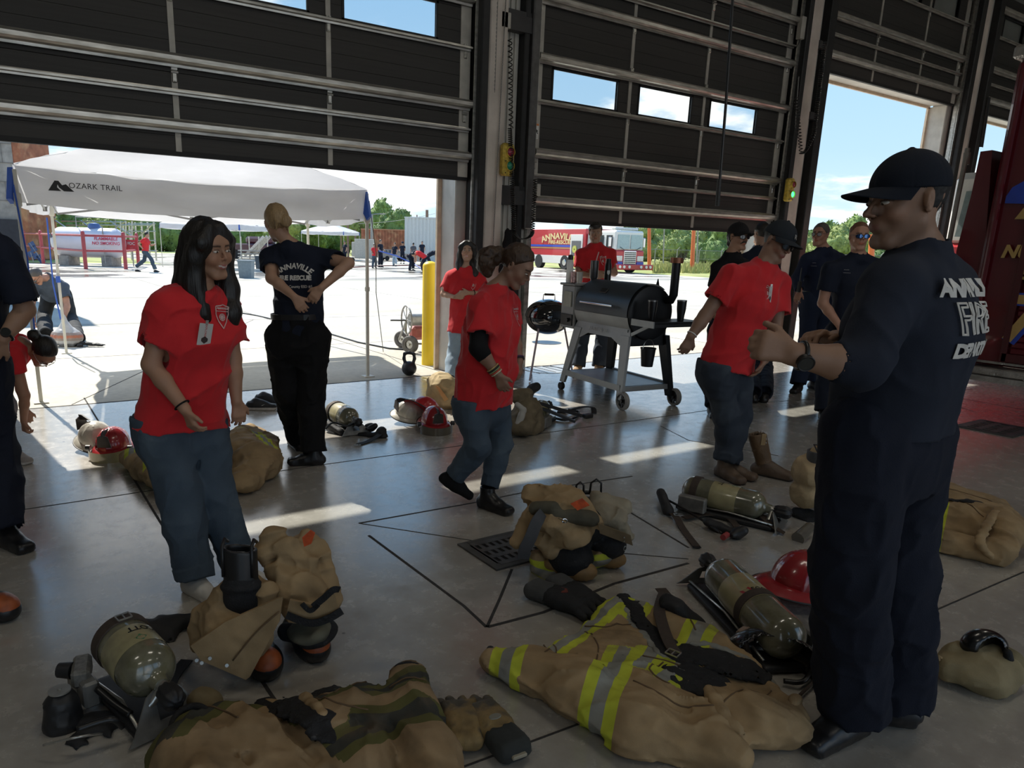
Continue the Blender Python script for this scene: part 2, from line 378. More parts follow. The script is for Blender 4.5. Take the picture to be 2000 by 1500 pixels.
def relax(V,F,w=.5):
    n=len(V); sm=np.zeros((n,3)); c=np.zeros(n)
    for a,b in((0,1),(1,2),(2,3),(3,0)):
        for d in range(3): sm[:,d]+=np.bincount(F[:,a],V[F[:,b],d],n)+np.bincount(F[:,b],V[F[:,a],d],n)
        c+=np.bincount(F[:,a],minlength=n)+np.bincount(F[:,b],minlength=n)
    return V*(1-w)+w*sm/np.maximum(c,1)[:,None]
# ================================================================ lettering
def text_mesh(txt,size,extr=.002,bold=.0,spacing=1.,shear=0.,font=None,res=3,outline=0.,arc=0.,fine=0.):
    c=bpy.data.curves.new('t','FONT'); c.body=txt; c.size=size; c.extrude=extr; c.align_x='CENTER'; c.align_y='CENTER'; c.offset=bold; c.space_character=spacing; c.shear=shear; c.resolution_u=res
    if outline: c.fill_mode='NONE'; c.bevel_depth=outline; c.bevel_resolution=0; c.extrude=0
    o=bpy.data.objects.new('t',c); COL.objects.link(o); bpy.context.view_layer.update()
    me=bpy.data.meshes.new_from_object(o.evaluated_get(bpy.context.evaluated_depsgraph_get()))
    if fine:
        import bmesh
        bm=bmesh.new(); bm.from_mesh(me); bmesh.ops.triangulate(bm,faces=bm.faces[:])
        for _ in range(5):
            es=[e for e in bm.edges if e.calc_length()>fine]
            if not es: break
            bmesh.ops.subdivide_edges(bm,edges=es,cuts=1); bmesh.ops.triangulate(bm,faces=[f for f in bm.faces if len(f.verts)>3])
        bm.to_mesh(me); bm.free()
    V=np.array([v.co[:] for v in me.vertices]) if len(me.vertices) else np.zeros((0,3)); F=[tuple(p.vertices) for p in me.polygons]
    bpy.data.objects.remove(o); bpy.data.curves.remove(c); bpy.data.meshes.remove(me)
    if arc and len(V):
        x=V[:,0]/arc; R=arc+V[:,1]; V=np.stack([R*np.sin(x),R*np.cos(x)-arc,V[:,2]],-1)
    return V,F
def text_on(name,txt,size,c,right,up,mat,parent,**k):
    V,F=text_mesh(txt,size,**k); r=unit(right); u=unit(up); n=np.cross(r,u)
    return mkobj(name,np.asarray(c,float)+V[:,:1]*r+V[:,1:2]*u+V[:,2:]*n,F,mat,parent,False)
def text_wrap(sdf,name,txt,size,c,right,up,mat,parent,lift=.0042,dist=.25,**k):
    """lettering laid on a curved solid: each point slides along the text's normal until it meets the cloth"""
    k.setdefault('fine',size*.2); V,F=text_mesh(txt,size,**k)
    if not len(V): return None
    r=unit(right); u=unit(up); n=unit(np.cross(r,u)); P=np.asarray(c,float)+V[:,:1]*r+V[:,1:2]*u+n*dist; t=np.zeros(len(P))
    for _ in range(40):
        d=sdf.pt(P-n*t[:,None]); t+=np.clip(d-lift,-.01,.05)*.7
    ok=t<dist*2
    P=P-n*t[:,None]+n*V[:,2:3]; F=[f for f in F if all(ok[i] for i in f)]
    return mkobj(name,P,F,mat,parent,False)
# ================================================================ materials of the place
def floor_mat():
    m=bpy.data.materials.new('polished_concrete'); m.use_nodes=True; nt=m.node_tree; N=nt.nodes; L=nt.links; b=N['Principled BSDF']
    tc=N.new('ShaderNodeTexCoord')
    def noise(sc,det,ro=.6):
        n=N.new('ShaderNodeTexNoise'); n.inputs['Scale'].default_value=sc; n.inputs['Detail'].default_value=det; n.inputs['Roughness'].default_value=ro; L.new(tc.outputs['Object'],n.inputs['Vector']); return n
    def rng(src,a,b_,c,d):
        r=N.new('ShaderNodeMapRange'); L.new(src,r.inputs[0]); r.inputs[1].default_value=a;r.inputs[2].default_value=b_;r.inputs[3].default_value=c;r.inputs[4].default_value=d; return r.outputs[0]
    n1=noise(.9,8); n2=noise(9,10,.7); n3=noise(60,4)
    rp=N.new('ShaderNodeValToRGB'); L.new(n1.outputs[0],rp.inputs[0]); rp.color_ramp.elements[0].position=.3; rp.color_ramp.elements[0].color=(.34,.315,.275,1); rp.color_ramp.elements[1].position=.72; rp.color_ramp.elements[1].color=(.48,.45,.40,1)
    mu=N.new('ShaderNodeMix'); mu.data_type='RGBA'; mu.blend_type='MULTIPLY'; mu.inputs[0].default_value=1; L.new(rp.outputs[0],mu.inputs[6]); L.new(rng(n2.outputs[0],.3,.7,.84,1.12),mu.inputs[7])
    # thin scratches and dark specks
    vo=N.new('ShaderNodeTexVoronoi'); vo.inputs['Scale'].default_value=2.6; L.new(tc.outputs['Object'],vo.inputs['Vector'])
    sp=N.new('ShaderNodeMix'); sp.data_type='RGBA'; L.new(rng(vo.outputs['Distance'],.018,.03,.75,0),sp.inputs[0]); L.new(mu.outputs[2],sp.inputs[6]); sp.inputs[7].default_value=(.03,.028,.025,1)
    L.new(sp.outputs[2],b.inputs['Base Color'])
    L.new(rng(n2.outputs[0],.3,.7,.14,.34),b.inputs['Roughness']); b.inputs['Specular IOR Level'].default_value=1.
    b.inputs['Coat Weight'].default_value=.6; b.inputs['Coat Roughness'].default_value=.2
    bp=N.new('ShaderNodeBump'); bp.inputs['Strength'].default_value=.12; bp.inputs['Distance'].default_value=.006; L.new(n2.outputs[0],bp.inputs['Height']); L.new(bp.outputs[0],b.inputs['Normal'])
    return m
def apron_mat():
    m=bpy.data.materials.new('broom_concrete'); m.use_nodes=True; nt=m.node_tree; N=nt.nodes; L=nt.links; b=N['Principled BSDF']
    tc=N.new('ShaderNodeTexCoord')
    def noise(sc,det,st=(1,1,1)):
        mp=N.new('ShaderNodeMapping'); mp.inputs['Scale'].default_value=st; L.new(tc.outputs['Object'],mp.inputs[0])
        n=N.new('ShaderNodeTexNoise'); n.inputs['Scale'].default_value=sc; n.inputs['Detail'].default_value=det; L.new(mp.outputs[0],n.inputs['Vector']); return n.outputs[0]
    def rng(src,a,b_,c,d):
        r=N.new('ShaderNodeMapRange'); L.new(src,r.inputs[0]); r.inputs[1].default_value=a;r.inputs[2].default_value=b_;r.inputs[3].default_value=c;r.inputs[4].default_value=d; return r.outputs[0]
    rp=N.new('ShaderNodeValToRGB'); L.new(noise(.35,8,(1,2.5,1)),rp.inputs[0]); rp.color_ramp.elements[0].position=.33; rp.color_ramp.elements[0].color=(.46,.43,.36,1); rp.color_ramp.elements[1].position=.66; rp.color_ramp.elements[1].color=(.58,.55,.48,1)
    mu=N.new('ShaderNodeMix'); mu.data_type='RGBA'; mu.blend_type='MULTIPLY'; mu.inputs[0].default_value=1; L.new(rp.outputs[0],mu.inputs[6]); L.new(rng(noise(14,6),.3,.7,.9,1.08),mu.inputs[7])
    # tyre marks and wet patches near the hose group
    sx=N.new('ShaderNodeSeparateXYZ'); L.new(tc.outputs['Object'],sx.inputs[0])
    wa=N.new('ShaderNodeMath'); wa.operation='MULTIPLY'; L.new(rng(sx.outputs[1],26,31,0,1),wa.inputs[0]); L.new(rng(noise(.22,5,(1,2,1)),.50,.56,0,1),wa.inputs[1])
    mx=N.new('ShaderNodeMix'); mx.data_type='RGBA'; L.new(wa.outputs[0],mx.inputs[0]); L.new(mu.outputs[2],mx.inputs[6]); mx.inputs[7].default_value=(.16,.145,.12,1)
    L.new(mx.outputs[2],b.inputs['Base Color']); L.new(rng(wa.outputs[0],0,1,.9,.16),b.inputs['Roughness']); b.inputs['Specular IOR Level'].default_value=.25
    return m
m_floor=floor_mat(); m_apron=apron_mat()
m_joint=M('joint_sealant',(.035,.032,.03),.9,var=.3,vs=30)
m_panel=M('charcoal_door_panel',(.038,.036,.033),.62,var=.15,vs=3,bump=.1,bs=6,st=(.3,1,14))
m_galv=M('galvanised_steel',(.52,.51,.47),.33,.85,var=.3,vs=25,st=(.2,1,1),bump=.1,bs=40)
m_galv2=M('painted_stile',(.48,.46,.41),.5,.15,var=.15,vs=8)
m_dark=M('dark_steel',(.03,.031,.032),.5,.4,var=.2)
m_post=M('dusty_post_paint',(.62,.56,.50),.6,var=.18,vs=3,bump=.1,bs=30)
m_siding=M('grey_siding',(.50,.49,.45),.55,.05,var=.12,vs=4)
m_wall=M('interior_wall',(.28,.275,.26),.8,var=.15,vs=2)
m_reveal=M('white_stone_reveal',(.62,.60,.54),.6,var=.12,vs=6,wear=((.42,.40,.36),.56,3,.5))
m_trimc=M('cream_trim',(.62,.50,.36),.5)
def pane_mat(name,tint=(.95,.97,.97),gl=.08):
    m=bpy.data.materials.new(name); m.use_nodes=True; nt=m.node_tree; N=nt.nodes; L=nt.links; N.clear()
    o=N.new('ShaderNodeOutputMaterial'); t=N.new('ShaderNodeBsdfTransparent'); t.inputs[0].default_value=(*tint,1); g=N.new('ShaderNodeBsdfGlossy'); g.inputs['Roughness'].default_value=.03
    x=N.new('ShaderNodeMixShader'); x.inputs[0].default_value=gl; L.new(t.outputs[0],x.inputs[1]); L.new(g.outputs[0],x.inputs[2]); L.new(x.outputs[0],o.inputs[0]); return m
m_glass=pane_mat('clear_pane')
m_rubber=M('black_rubber',(.012,.012,.012),.65,var=.2,vs=20)
m_white=M('white_paint',(.75,.75,.73),.45,var=.05)
m_block=M('concrete_block',(.30,.28,.25),.85,var=.25,vs=6,bump=.3,bs=30)
YW=7.24
# ---------------------------------------------------------------- floor, ground, hall
def slab(name,x0,y0,x1,y1,z,t,m,kind='structure'): return props(MB().box(((x0+x1)/2,(y0+y1)/2,z-t/2),(x1-x0,y1-y0,t)).build(name,m),kind=kind)
slab('floor',-9,-7.3,22,YW+.02,0,.2,m_floor)
slab('ground_apron',-60,YW+.02,8.6,46,0,.2,m_apron); slab('ground_apron',8.6,YW+.02,37.9,78,0,.2,m_apron)
gm=M('field_grass',(.30,.34,.10),.9,var=.35,vs=.6,wear=((.52,.47,.20),.5,.25,.9))
slab('ground_field',-200,46,8.6,300,-.01,.2,gm); slab('ground_field',8.6,78,37.9,300,-.01,.2,gm); slab('ground_verge',37.9,YW+.4,300,300,-.01,.2,gm); slab('ground_road',-0,0,0,0,0,0,gm) if False else None
slab('ground_lane',-60,YW+.02,-60.1,60,0,.2,m_apron) if False else None
props(MB().box((52,16,.0),(28,60,.06)).build('ground_road',m_apron),kind='structure') if False else None
slab('wall_rear',-9,-7.3,22,-7,6.5,1.3,m_wall); 
for i,(a,b) in enumerate(((-9,-6.5),(-1.7,-.9),(3.9,4.7),(9.5,10.3),(15.1,22))):  # unseen rear openings between piers, sized to let fill light into the hall
    slab('wall_rear_pier',a,-7.3,b,-7,5.2,5.2,m_wall)
slab('wall_left',-9.3,-7.3,-9,YW+.4,6.5,6.5,m_wall); slab('wall_right',22,-7.3,22.3,YW+.4,6.5,6.5,m_wall)
slab('ceiling',-9.3,-7.3,22.3,YW+.4,6.9,.4,m_wall)
slab('ground_rear_yard',-40,-60,60,-7.3,0,.2,m_apron)
# front wall: piers between openings, band above
OP=((-.1,4.58),(5.6,10.3),(11.25,15.42),(16.6,20.8))
x=-9
for i,(a,b) in enumerate(OP+((22,22),)):
    if a>x: slab('wall_front_pier',x,YW+.06,a,YW+.32,4.35,4.35,m_siding)
    x=b
slab('wall_front_header',-9,YW+.06,22,YW+.32,6.5,2.15,m_wall)
# white stone faced reveals and cream outer trim
for i,(a,b) in enumerate(OP):
    mb=MB()
    for xx,sg in((a,1),(b,-1)): mb.box((xx+sg*.0,YW+.22,2.16),(.02,.30,4.31))
    mb.box(((a+b)/2,YW+.22,4.35),(b-a,.30,.02)); props(mb.build('trim_%d'%(i+1),m_reveal),kind='structure')
    mb=MB()
    for xx,sg in((a,1),(b,-1)): mb.box((xx+sg*.03,YW+.385,2.16),(.07,.035,4.31))
    mb.box(((a+b)/2,YW+.385,4.33),(b-a,.035,.07)); props(mb.build('trim_%d'%(i+11),m_trimc),kind='structure')
# slab joints: thin sealant lines in the floor and the apron
def joint(n,P,w=.012,z=.0015):
    mb=MB()
    for (a,b) in zip(P[:-1],P[1:]):
        a=A(*a[:2],0);b=A(*b[:2],0); sd=unit(np.cross(b-a,A(0,0,1)))*w/2
        mb.add([a-sd+A(0,0,z),b-sd+A(0,0,z),b+sd+A(0,0,z),a+sd+A(0,0,z),a-sd-A(0,0,.01),b-sd-A(0,0,.01),b+sd-A(0,0,.01),a+sd-A(0,0,.01)],[(0,3,2,1) if 0 else (0,1,2,3),(0,4,5,1),(1,5,6,2),(2,6,7,3),(3,7,4,0)])
    return props(mb.build('trim_%d'%n,m_joint),kind='structure')
jj=100
def J(px,w=.01):
    global jj; jj+=1; P=[]
    for p in px:
        q=fl(*p); P.append(q+A(random.uniform(-.003,.003),0,0))
    return joint(jj,P,w)
J([(0,1002),(303,957),(620,909),(876,874),(1061,846),(1250,820),(1500,785),(1900,760)],.008)
J([(165,777),(306,1008),(420,1190),(560,1400)],.013)
J([(701,1022),(925,982),(1022,962),(1235,930)],.011)
J([(720,1046),(905,1184),(950,1225)],.014); J([(1000,1112),(975,1170),(952,1225)],.013)
J([(952,1225),(1062,1196),(1200,1140),(1345,1100)],.016); J([(701,1022),(935,1058)],.006)
J([(1230,1000),(1345,1070)],.012); J([(1205,1080),(1345,1092)],.007); J([(900,1500),(1262,1365),(1800,1204),(2000,1117)],.008)
J([(1455,680),(1830,770),(2000,800)],.008); J([(1290,832),(1345,860),(1520,890)],.006); J([(1860,790),(1905,805)],.006)
for (a,b,w) in (((-.5,7.27),(22,7.27),.03),((.5,7.3),(4.2,14),.012),((-8,14),(30,14),.015),((-8,20),(36,20),.015),((4.5,7.3),(4.5,40),.015),((-1.2,7.3),(-1.2,40),.015),((10.2,7.3),(10.2,40),.015),((16,7.3),(16,40),.015),((22,7.3),(22,40),.015),((-8,10.2),(30,10.2),.012),((2.4,7.3),(3.3,8.3),.008)):
    jj+=1; joint(jj,[a,b],w)
# floor drains
def drain(px,rot,label,sz=(.34,.30),slots=(7,3)):
    c=fl(*px); B=np.array([[math.cos(rot),math.sin(rot),0],[-math.sin(rot),math.cos(rot),0],[0,0,1]])
    t=thing('floor_drain',label,'drain',c); f=MB()
    for s_ in(-1,1):
        f.box(c+B[0]*s_*(sz[0]/2)+A(0,0,.004),(.05,sz[1]+.05,.012),B); f.box(c+B[1]*s_*(sz[1]/2)+A(0,0,.004),(sz[0]-.052,.05,.012),B)
    f.build('frame',M('drain_frame',(.10,.095,.085),.6,.5,var=.3),t)
    g=MB(); dx=(sz[0]-.05)/slots[0]; dy=(sz[1]-.05)/slots[1]
    g.box(c+A(0,0,.0015),(sz[0]-.06,sz[1]-.06,.004),B)
    g.build('pit_shade_sheet',m_rubber,t); g=MB()  # flat black sheet paints the shade seen through the slots
    for i in range(slots[0]+1): g.box(c+B[0]*(-sz[0]/2+.025+i*dx)+A(0,0,.006),(dx*.5,sz[1]-.055,.008),B)
    for i in range(slots[1]+1): g.box(c+B[1]*(-sz[1]/2+.025+i*dy)+A(0,0,.0065),(sz[0]-.055,dy*.42,.009),B)
    g.build('grate',M('drain_grate',(.13,.12,.11),.5,.6,var=.3),t)
drain((992,1074),0.,'square slotted metal floor drain beside the tan boots-and-trousers bundle')
drain((1945,837),0.,'slotted metal floor drain near the dark red fire truck',(.5,.42))
# ---------------------------------------------------------------- overhead sectional doors
def strut(mb,x0,x1,z,big):
    h=.085 if big else .038; d=.085 if big else .05; y=YW-.035
    if big:   # rounded hat profile with lower lip
        pr=[(0,h*.62),(-d*.25,h*.62),(-d*.3,h*.5),(-d*.85,h*.42),(-d,h*.2),(-d,-h*.2),(-d*.85,-h*.42),(-d*.3,-h*.5),(-d*.25,-h*.75),(0,-h*.75)]
    else: pr=[(0,h*.6),(-d*.3,h*.6),(-d*.35,h*.3),(-d,h*.2),(-d,-h*.25),(-d*.3,-h*.35),(-d*.25,-h*.8),(0,-h*.8)]
    V=[A(x,y+a,z+b) for x in(x0,x1) for a,b in pr]; n=len(pr)
    mb.add(V,[(i,i+1,n+i+1,n+i) for i in range(n-1)]+[tuple(range(n)),tuple(range(n,2*n))[::-1]])
def door(n,x0,x1,zb,wins,stiles,label):
    t=thing('door_%d'%n,label,'overhead door',((x0+x1)/2,YW,zb),kind='structure')
    top=6.4; secs=[]; z=zb
    H=[.60,.53,.53,.53,.53,.53,.53]
    zw0,zw1=zb+1.37,zb+1.72; seams=[zb,zb+.66,zb+1.31,zb+1.84,zb+2.38,zb+2.9,zb+3.45,zb+4.0]; seams=[s for s in seams if s<top]+[top]
    for k,(a,b) in enumerate(zip(seams[:-1],seams[1:])):
        mb=MB(); y=YW+.02
        haswin=abs(a-seams[2])<1e-6
        def corr(xa,xb,za,zc):
            nb=max(1,int(round((zc-za)/.13)))
            for i in range(nb):
                c0=za+(zc-za)*i/nb; c1=za+(zc-za)*(i+1)/nb
                mb.box(((xa+xb)/2,y,(c0+c1)/2),(xb-xa,.045,c1-c0-.001),bev=.0018)
            mb.box(((xa+xb)/2,y+.008,(za+zc)/2),(xb-xa,.03,zc-za))
        if haswin:
            corr(x0,x1,a,zw0); corr(x0,x1,zw1,b)
            xs=[x0]+[v for w in wins for v in w]+[x1]
            for i in range(0,len(xs),2): corr(xs[i],xs[i+1],zw0,zw1)
        else: corr(x0,x1,a+.003,b)
        mb.build('section',m_panel,t)
        if haswin:
            for wa,wb in wins:
                f=MB()
                for zz in(zw0,zw1): f.box(((wa+wb)/2,YW-.004,zz),(wb-wa+.03,.014,.025))
                for xx in(wa,wb): f.box((xx,YW-.004,(zw0+zw1)/2),(.025,.014,zw1-zw0+.02))
                fo=f.build('window_frame',m_dark,t)
                MB().box(((wa+wb)/2,YW+.02,(zw0+zw1)/2),(wb-wa,.004,zw1-zw0)).build('pane',m_glass,fo)
    for dz,big in((.22,1),(.5,0),(.76,1),(1.33,0),(1.80,1),(2.42,1),(2.66,0),(3.0,1),(3.4,0)):
        if zb+dz<top: 
            mb=MB(); strut(mb,x0+.02,x1-.02,zb+dz,big); mb.build('strut',m_galv,t)
    mb=MB(); mb.box(((x0+x1)/2,YW+.02,zb-.015),(x1-x0,.05,.045)); mb.build('bottom_seal',m_rubber,t)
    for xx in [x0+.07]+stiles+[x1-.07]:
        wd=.13 if xx in(x0+.07,x1-.07) else .05; mb=MB()
        mb.box((xx,YW-.008,(zb+top)/2),(wd,.012,top-zb)); mb.build('stile',m_galv2,t)
        mb=MB()
        for s_ in seams[1:-1]:
            mb.box((xx,YW-.02,s_-.04),(.045,.02,.09),bev=.008); mb.cyl((xx-.03,YW-.03,s_),(xx+.03,YW-.03,s_),.011,n=10); mb.box((xx,YW-.022,s_+.04),(.05,.016,.04))
            for q in(-.07,.055): mb.cyl((xx,YW-.04,s_+q),(xx,YW-.02,s_+q),.006,n=8)
        mb.build('hinge',m_galv,t)
    # vertical tracks
    for xx,sg in((x0-.02,-1),(x1+.02,1)):
        mb=MB(); mb.box((xx+sg*.03,YW-.05,3.2),(.012,.11,6.4)); mb.box((xx,YW-.105,3.2),(.06,.012,6.4)); mb.cyl((xx+sg*.005,YW-.07,0),(xx+sg*.005,YW-.07,6.4),.014,n=10)
        mb.build('track',m_galv,t)
    return t
door(1,-.12,4.68,2.26,((.45,1.35),(1.82,2.82),(3.18,4.25)),[1.56,3.02],'overhead garage door of dark grey sections half raised above the white canopy tent')
door(2,5.55,10.38,1.85,((5.85,6.92),(7.29,8.31),(8.69,9.74)),[7.12,8.55],'dark grey overhead door with three windows, lowered to head height behind the pellet grill')
door(3,11.2,15.5,4.34,((11.6,12.4),(12.8,13.8),(14.2,15.1)),[12.62,14.1],'dark grey overhead door raised high beside the doorway open to blue sky')
door(4,16.5,20.9,4.34,((16.9,17.8),(18.2,19.2),(19.6,20.5)),[18.0,19.4],'dark grey overhead door partly hidden behind the dark red truck')
# ---------------------------------------------------------------- columns between the doors
def column(x0,x1,y0,y1,m,n,zt=6.5,z0=0): return props(MB().box(((x0+x1)/2,(y0+y1)/2,(z0+zt)/2),(x1-x0,y1-y0,zt-z0),bev=.012).build('trim_%d'%n,m,smooth=False),kind='structure')
column(4.70,4.80,YW-.20,YW+.05,m_dark,31); column(4.83,5.07,YW-.16,YW+.05,m_post,32)
column(5.07,5.33,YW-.02,YW+.06,m_siding,33); column(5.33,5.40,YW-.13,YW+.05,m_dark,34); column(5.41,5.52,YW-.17,YW-.02,M('zinc_channel',(.12,.12,.12),.45,.6,var=.2),35,z0=1.72)
column(5.41,5.5,YW-.05,YW+.02,m_siding,36)
column(10.42,10.52,YW-.2,YW+.05,m_dark,37); column(10.54,10.80,YW-.16,YW+.05,m_post,38); column(10.8,11.0,YW-.04,YW+.06,m_siding,39); column(11.0,11.17,YW-.17,YW+.05,m_dark,40)
column(15.56,15.72,YW-.2,YW+.05,m_dark,41); column(15.76,15.98,YW-.16,YW+.05,m_post,42); column(15.98,16.3,YW-.04,YW+.06,m_siding,43); column(16.3,16.46,YW-.17,YW+.05,m_dark,44)
# ribs of the siding between doors 1 and 2
mb=MB()
for x in (5.12,5.19,5.26): mb.box((x,YW-.03,3.2),(.022,.03,6.4))
for x in (10.85,10.92): mb.box((x,YW-.05,3.2),(.02,.03,6.4))
props(mb.build('trim_45',m_siding),kind='structure')
# cross brackets on the piers
mb=MB()
for z in (2.07,3.92): mb.box((5.26,YW-.09,z),(.36,.1,.16)); mb.box((5.26,YW-.1,z+.1),(.4,.05,.06))
mb.box((10.95,YW-.1,3.6),(.25,.1,.1)); mb.box((10.95,YW-.1,4.6),(.25,.1,.1))
props(mb.build('trim_46',M('dark_bracket',(.05,.05,.052),.5,.3)),kind='structure')
# ================================================================ people
def skin_mat(name,c): return M(name,c,.5,var=0,vc=True,bump=.05,bs=120,spec=.35)
def cloth_mat(name,c,rough=.85,bump=.12,bs=160,var=.10,vs=9,**k):
    k.setdefault('wr',(5.,.22)); return M(name,c,rough,var=var,vs=vs,bump=bump,bs=bs,spec=.25,**k)
def heading(a,pitch=0,roll=0):
    """face direction: 0 towards the viewer, 90 to the right, 180 away; pitch looks down; rows side, forward, up"""
    a=math.radians(a); f=-HF*math.cos(a)+HR*math.sin(a); p=math.radians(pitch); u=A(0,0,1); fw=f*math.cos(p)-u*math.sin(p); up=u*math.cos(p)+f*math.sin(p); sd=np.cross(fw,up)
    r=math.radians(roll); sd2=sd*math.cos(r)+up*math.sin(r); up2=up*math.cos(r)-sd*math.sin(r); return np.array([sd2,fw,up2])
def hand(S_,wr,d,pn,thumb,curl,s=1.,k=.006,spread=.12,sep=None):
    """palm plus five separate bent fingers; d wrist to fingertips, pn the palm's facing, thumb the side it leaves from"""
    d=unit(d); pn=unit(pn-(pn@d)*d); sd=unit(np.cross(d,pn)); 
    if sd@thumb<0: sd=-sd
    s*=1.; a=wr+d*.012*s; b=wr+d*.078*s
    S_.stad(a,b,sd,.026*s,.015*s,.040*s,.0125*s,k=.012)
    cl=curl if isinstance(curl,(list,tuple)) else [curl]*4
    for i,(o,l,r) in enumerate(((.029,.068,.0088),(.0100,.077,.0092),(-.0095,.072,.0088),(-.0275,.056,.0078))):
        p=b+sd*o*s-d*abs(o)*.18*s; dr=unit(d+sd*(o/.03)*spread); ang=cl[i]; rr=r*s
        nv=pn
        for j,(fr,bd) in enumerate(((.45,.55),(.31,1.),(.26,.7))):
            t=math.radians(ang*bd); nd=unit(dr*math.cos(t)+nv*math.sin(t)); nv=unit(nv*math.cos(t)-dr*math.sin(t))
            q=p+nd*l*fr*s; S_.cap(p,q,rr,rr*.9,k=k if j else .01); p=q; dr=nd; rr*=.9
    p=wr+d*.026*s+sd*.026*s; dr=unit(d*.75+sd*.65+pn*.25)
    q=p+dr*.040*s; S_.cap(p,q,.0135*s,.0105*s,k=.012); dr=unit(dr+d*.55+pn*.35-sd*.25); S_.cap(q,q+dr*.030*s,.0103*s,.0085*s,k=k)
    return S_
def head_solid(S_,c,B,hs,female=False,k=.02,mouth='closed'):
    P=lambda x,y,z: c+(B[0]*x+B[1]*y+B[2]*z)*hs
    E=lambda x,y,z,a,b_,d,k=.01,op='+': S_.ell(P(x,y,z),A(a,b_,d)*hs,B,k=k*hs,op=op)
    C=lambda p,q,ra,rb,k=.01,op='+': S_.cap(P(*p),P(*q),ra*hs,rb*hs,k=k*hs,op=op)
    E(0,-.016,.036,.073,.093,.086,.03); E(0,.016,-.022,.056,.062,.080,.03)
    jw=.013 if female else .018
    C((-jw,.066,-.098),(jw,.066,-.098),.0155,.0155,.022)
    for q in(-1,1): C((q*.054,-.002,-.050),(q*.022,.058,-.093),.015,.014,.03)
    C((-.030,.073 if not female else .068,.034),(.030,.073 if not female else .068,.034),.013,.013,.015 if not female else .03)                      # brow
    for q in(-1,1): E(q*.036,.054 if female else .056,-.022,.022,.024,.024,.035 if female else .02)                    # cheek
    for q in(-1,1): E(q*.030,.094,.010,.018,.016,.0125,.010,'-')
    for q in(-1,1): E(q*.030,.0722,.0075,.0150,.0132,.0120,.003)
    for q in(-1,1): C((q*.043,.074,.0135),(q*.020,.081,.0150),.0035,.0035,.004)  # upper lid fold
    nl=-.004 if female else .004; nw=.82 if female else 1.
    C((0,.082,.020),(0,.107+nl,-.016),.0060*nw,.0082*nw,.010); E(0,.108+nl,-.020,.0086*nw,.0095*nw,.0080*nw,.006)
    for q in(-1,1): E(q*.0115*nw,.096+nl*.6,-.0235,.0072*nw,.0105*nw,.0068,.006)
    for q in(-1,1): E(q*.0065,.103,-.0300,.0035,.0050,.0030,.002,'-')
    E(0,.076,-.052,.026,.020,.022,.015)                                       # muzzle
    if mouth=='smile':
        for q in(-1,1): C((q*.006,.0885,-.0515),(q*.026,.0775,-.0445),.0040,.0030,.005); C((q*.004,.0885,-.0630),(q*.022,.0785,-.0530),.0048,.0032,.006); C((q*.004,.0975,-.0572),(q*.027,.0835,-.0492),.0030,.0020,.003,'-'); E(q*.036,.066,-.026,.020,.020,.018,.02)
    else: C((-.018,.0885,-.0505),(.018,.0885,-.0505),.0042,.0042,.004)
    C((-.004,.0925,-.0500),(.004,.0925,-.0500),.0040,.0040,.006)
    if 0: C((-.004,.0935,-.0495),(.004,.0935,-.0495),.0042,.0042,.006)
    if mouth!='smile': C((-.013,.0895,-.0620),(.013,.0895,-.0620),.0052,.0052,.005)
    if mouth!='smile': C((-.024,.0965,-.0562),(.024,.0965,-.0562),.0024,.0024,.003,'-')
    E(0,.093,-.0765,.020,.007,.006,.010,'-')
    for q in(-1,1):
        e=P(q*.071,-.010,.0); bb=np.array([unit(B[0]*q+B[1]*-.40),B[1],B[2]]); bb[1]=unit(np.cross(B[2],bb[0]))
        S_.ell(e+bb[0]*.004*hs,A(.0075,.018,.031)*hs,bb,k=.006*hs); S_.tor(e+bb[0]*.010*hs+B[2]*.004*hs,np.array([bb[1],bb[2],bb[0]]),.0125*hs,.0035*hs,k=.003*hs,el=1.6); S_.ell(e+bb[0]*.011*hs-B[2]*.002*hs,A(.007,.008,.013)*hs,bb,k=.004*hs,op='-'); S_.ell(e-B[2]*.024*hs+bb[0]*.006*hs,A(.005,.008,.008)*hs,bb,k=.004*hs)
def head_colors(skin,lip,brow,c,B,hs,extra=None,stubble=None):
    skin=A(*skin)
    def fn(V):
        q=((V-c)@B.T)/hs; C=np.tile(skin,(len(V),1)); n=vnoise(V*30)*.16+.92; C=C*n[:,None]
        def mixc(w,col): 
            w=np.clip(w,0,1)[:,None]; C[:]=C*(1-w)+A(*col)*w
        hd=(np.abs(q)<.16).all(1)
        mixc(hd*(1-np.hypot(np.abs(q[:,0])/.055-.6,(q[:,2]+.025)/.03)*.9)*(q[:,1]>.03)*.25,(skin*A(1.15,.75,.7)))
        mixc(hd*(q[:,1]>.082)*(np.abs(q[:,0])<.0235-np.abs(q[:,2]+.0562)*.9)*(np.abs(q[:,2]+.0562)<.0105)*.85,lip)
        bz=.0305-((np.abs(q[:,0])-.03)/.03)**2*.006
        mixc(hd*(q[:,1]>.055)*(np.abs(q[:,0])>.011)*(np.abs(q[:,0])<.050)*(1.8-np.abs(q[:,2]-bz)/.0030)*.85,brow)
        mixc(hd*(q[:,1]>.06)*(np.abs(np.abs(q[:,0])-.030)<.0155)*(np.abs(q[:,2]-.0145+((np.abs(q[:,0])-.030)/.0155)**2*.003)<.0018)*.8,(.02,.012,.01))
        if stubble is not None: mixc(hd*stubble[3]*(q[:,2]<-.03)*(q[:,1]>-.02)*np.clip((-.03-q[:,2])/.03,0,1),stubble[:3])
        if extra: extra(q,mixc,V)
        return C
    return fn
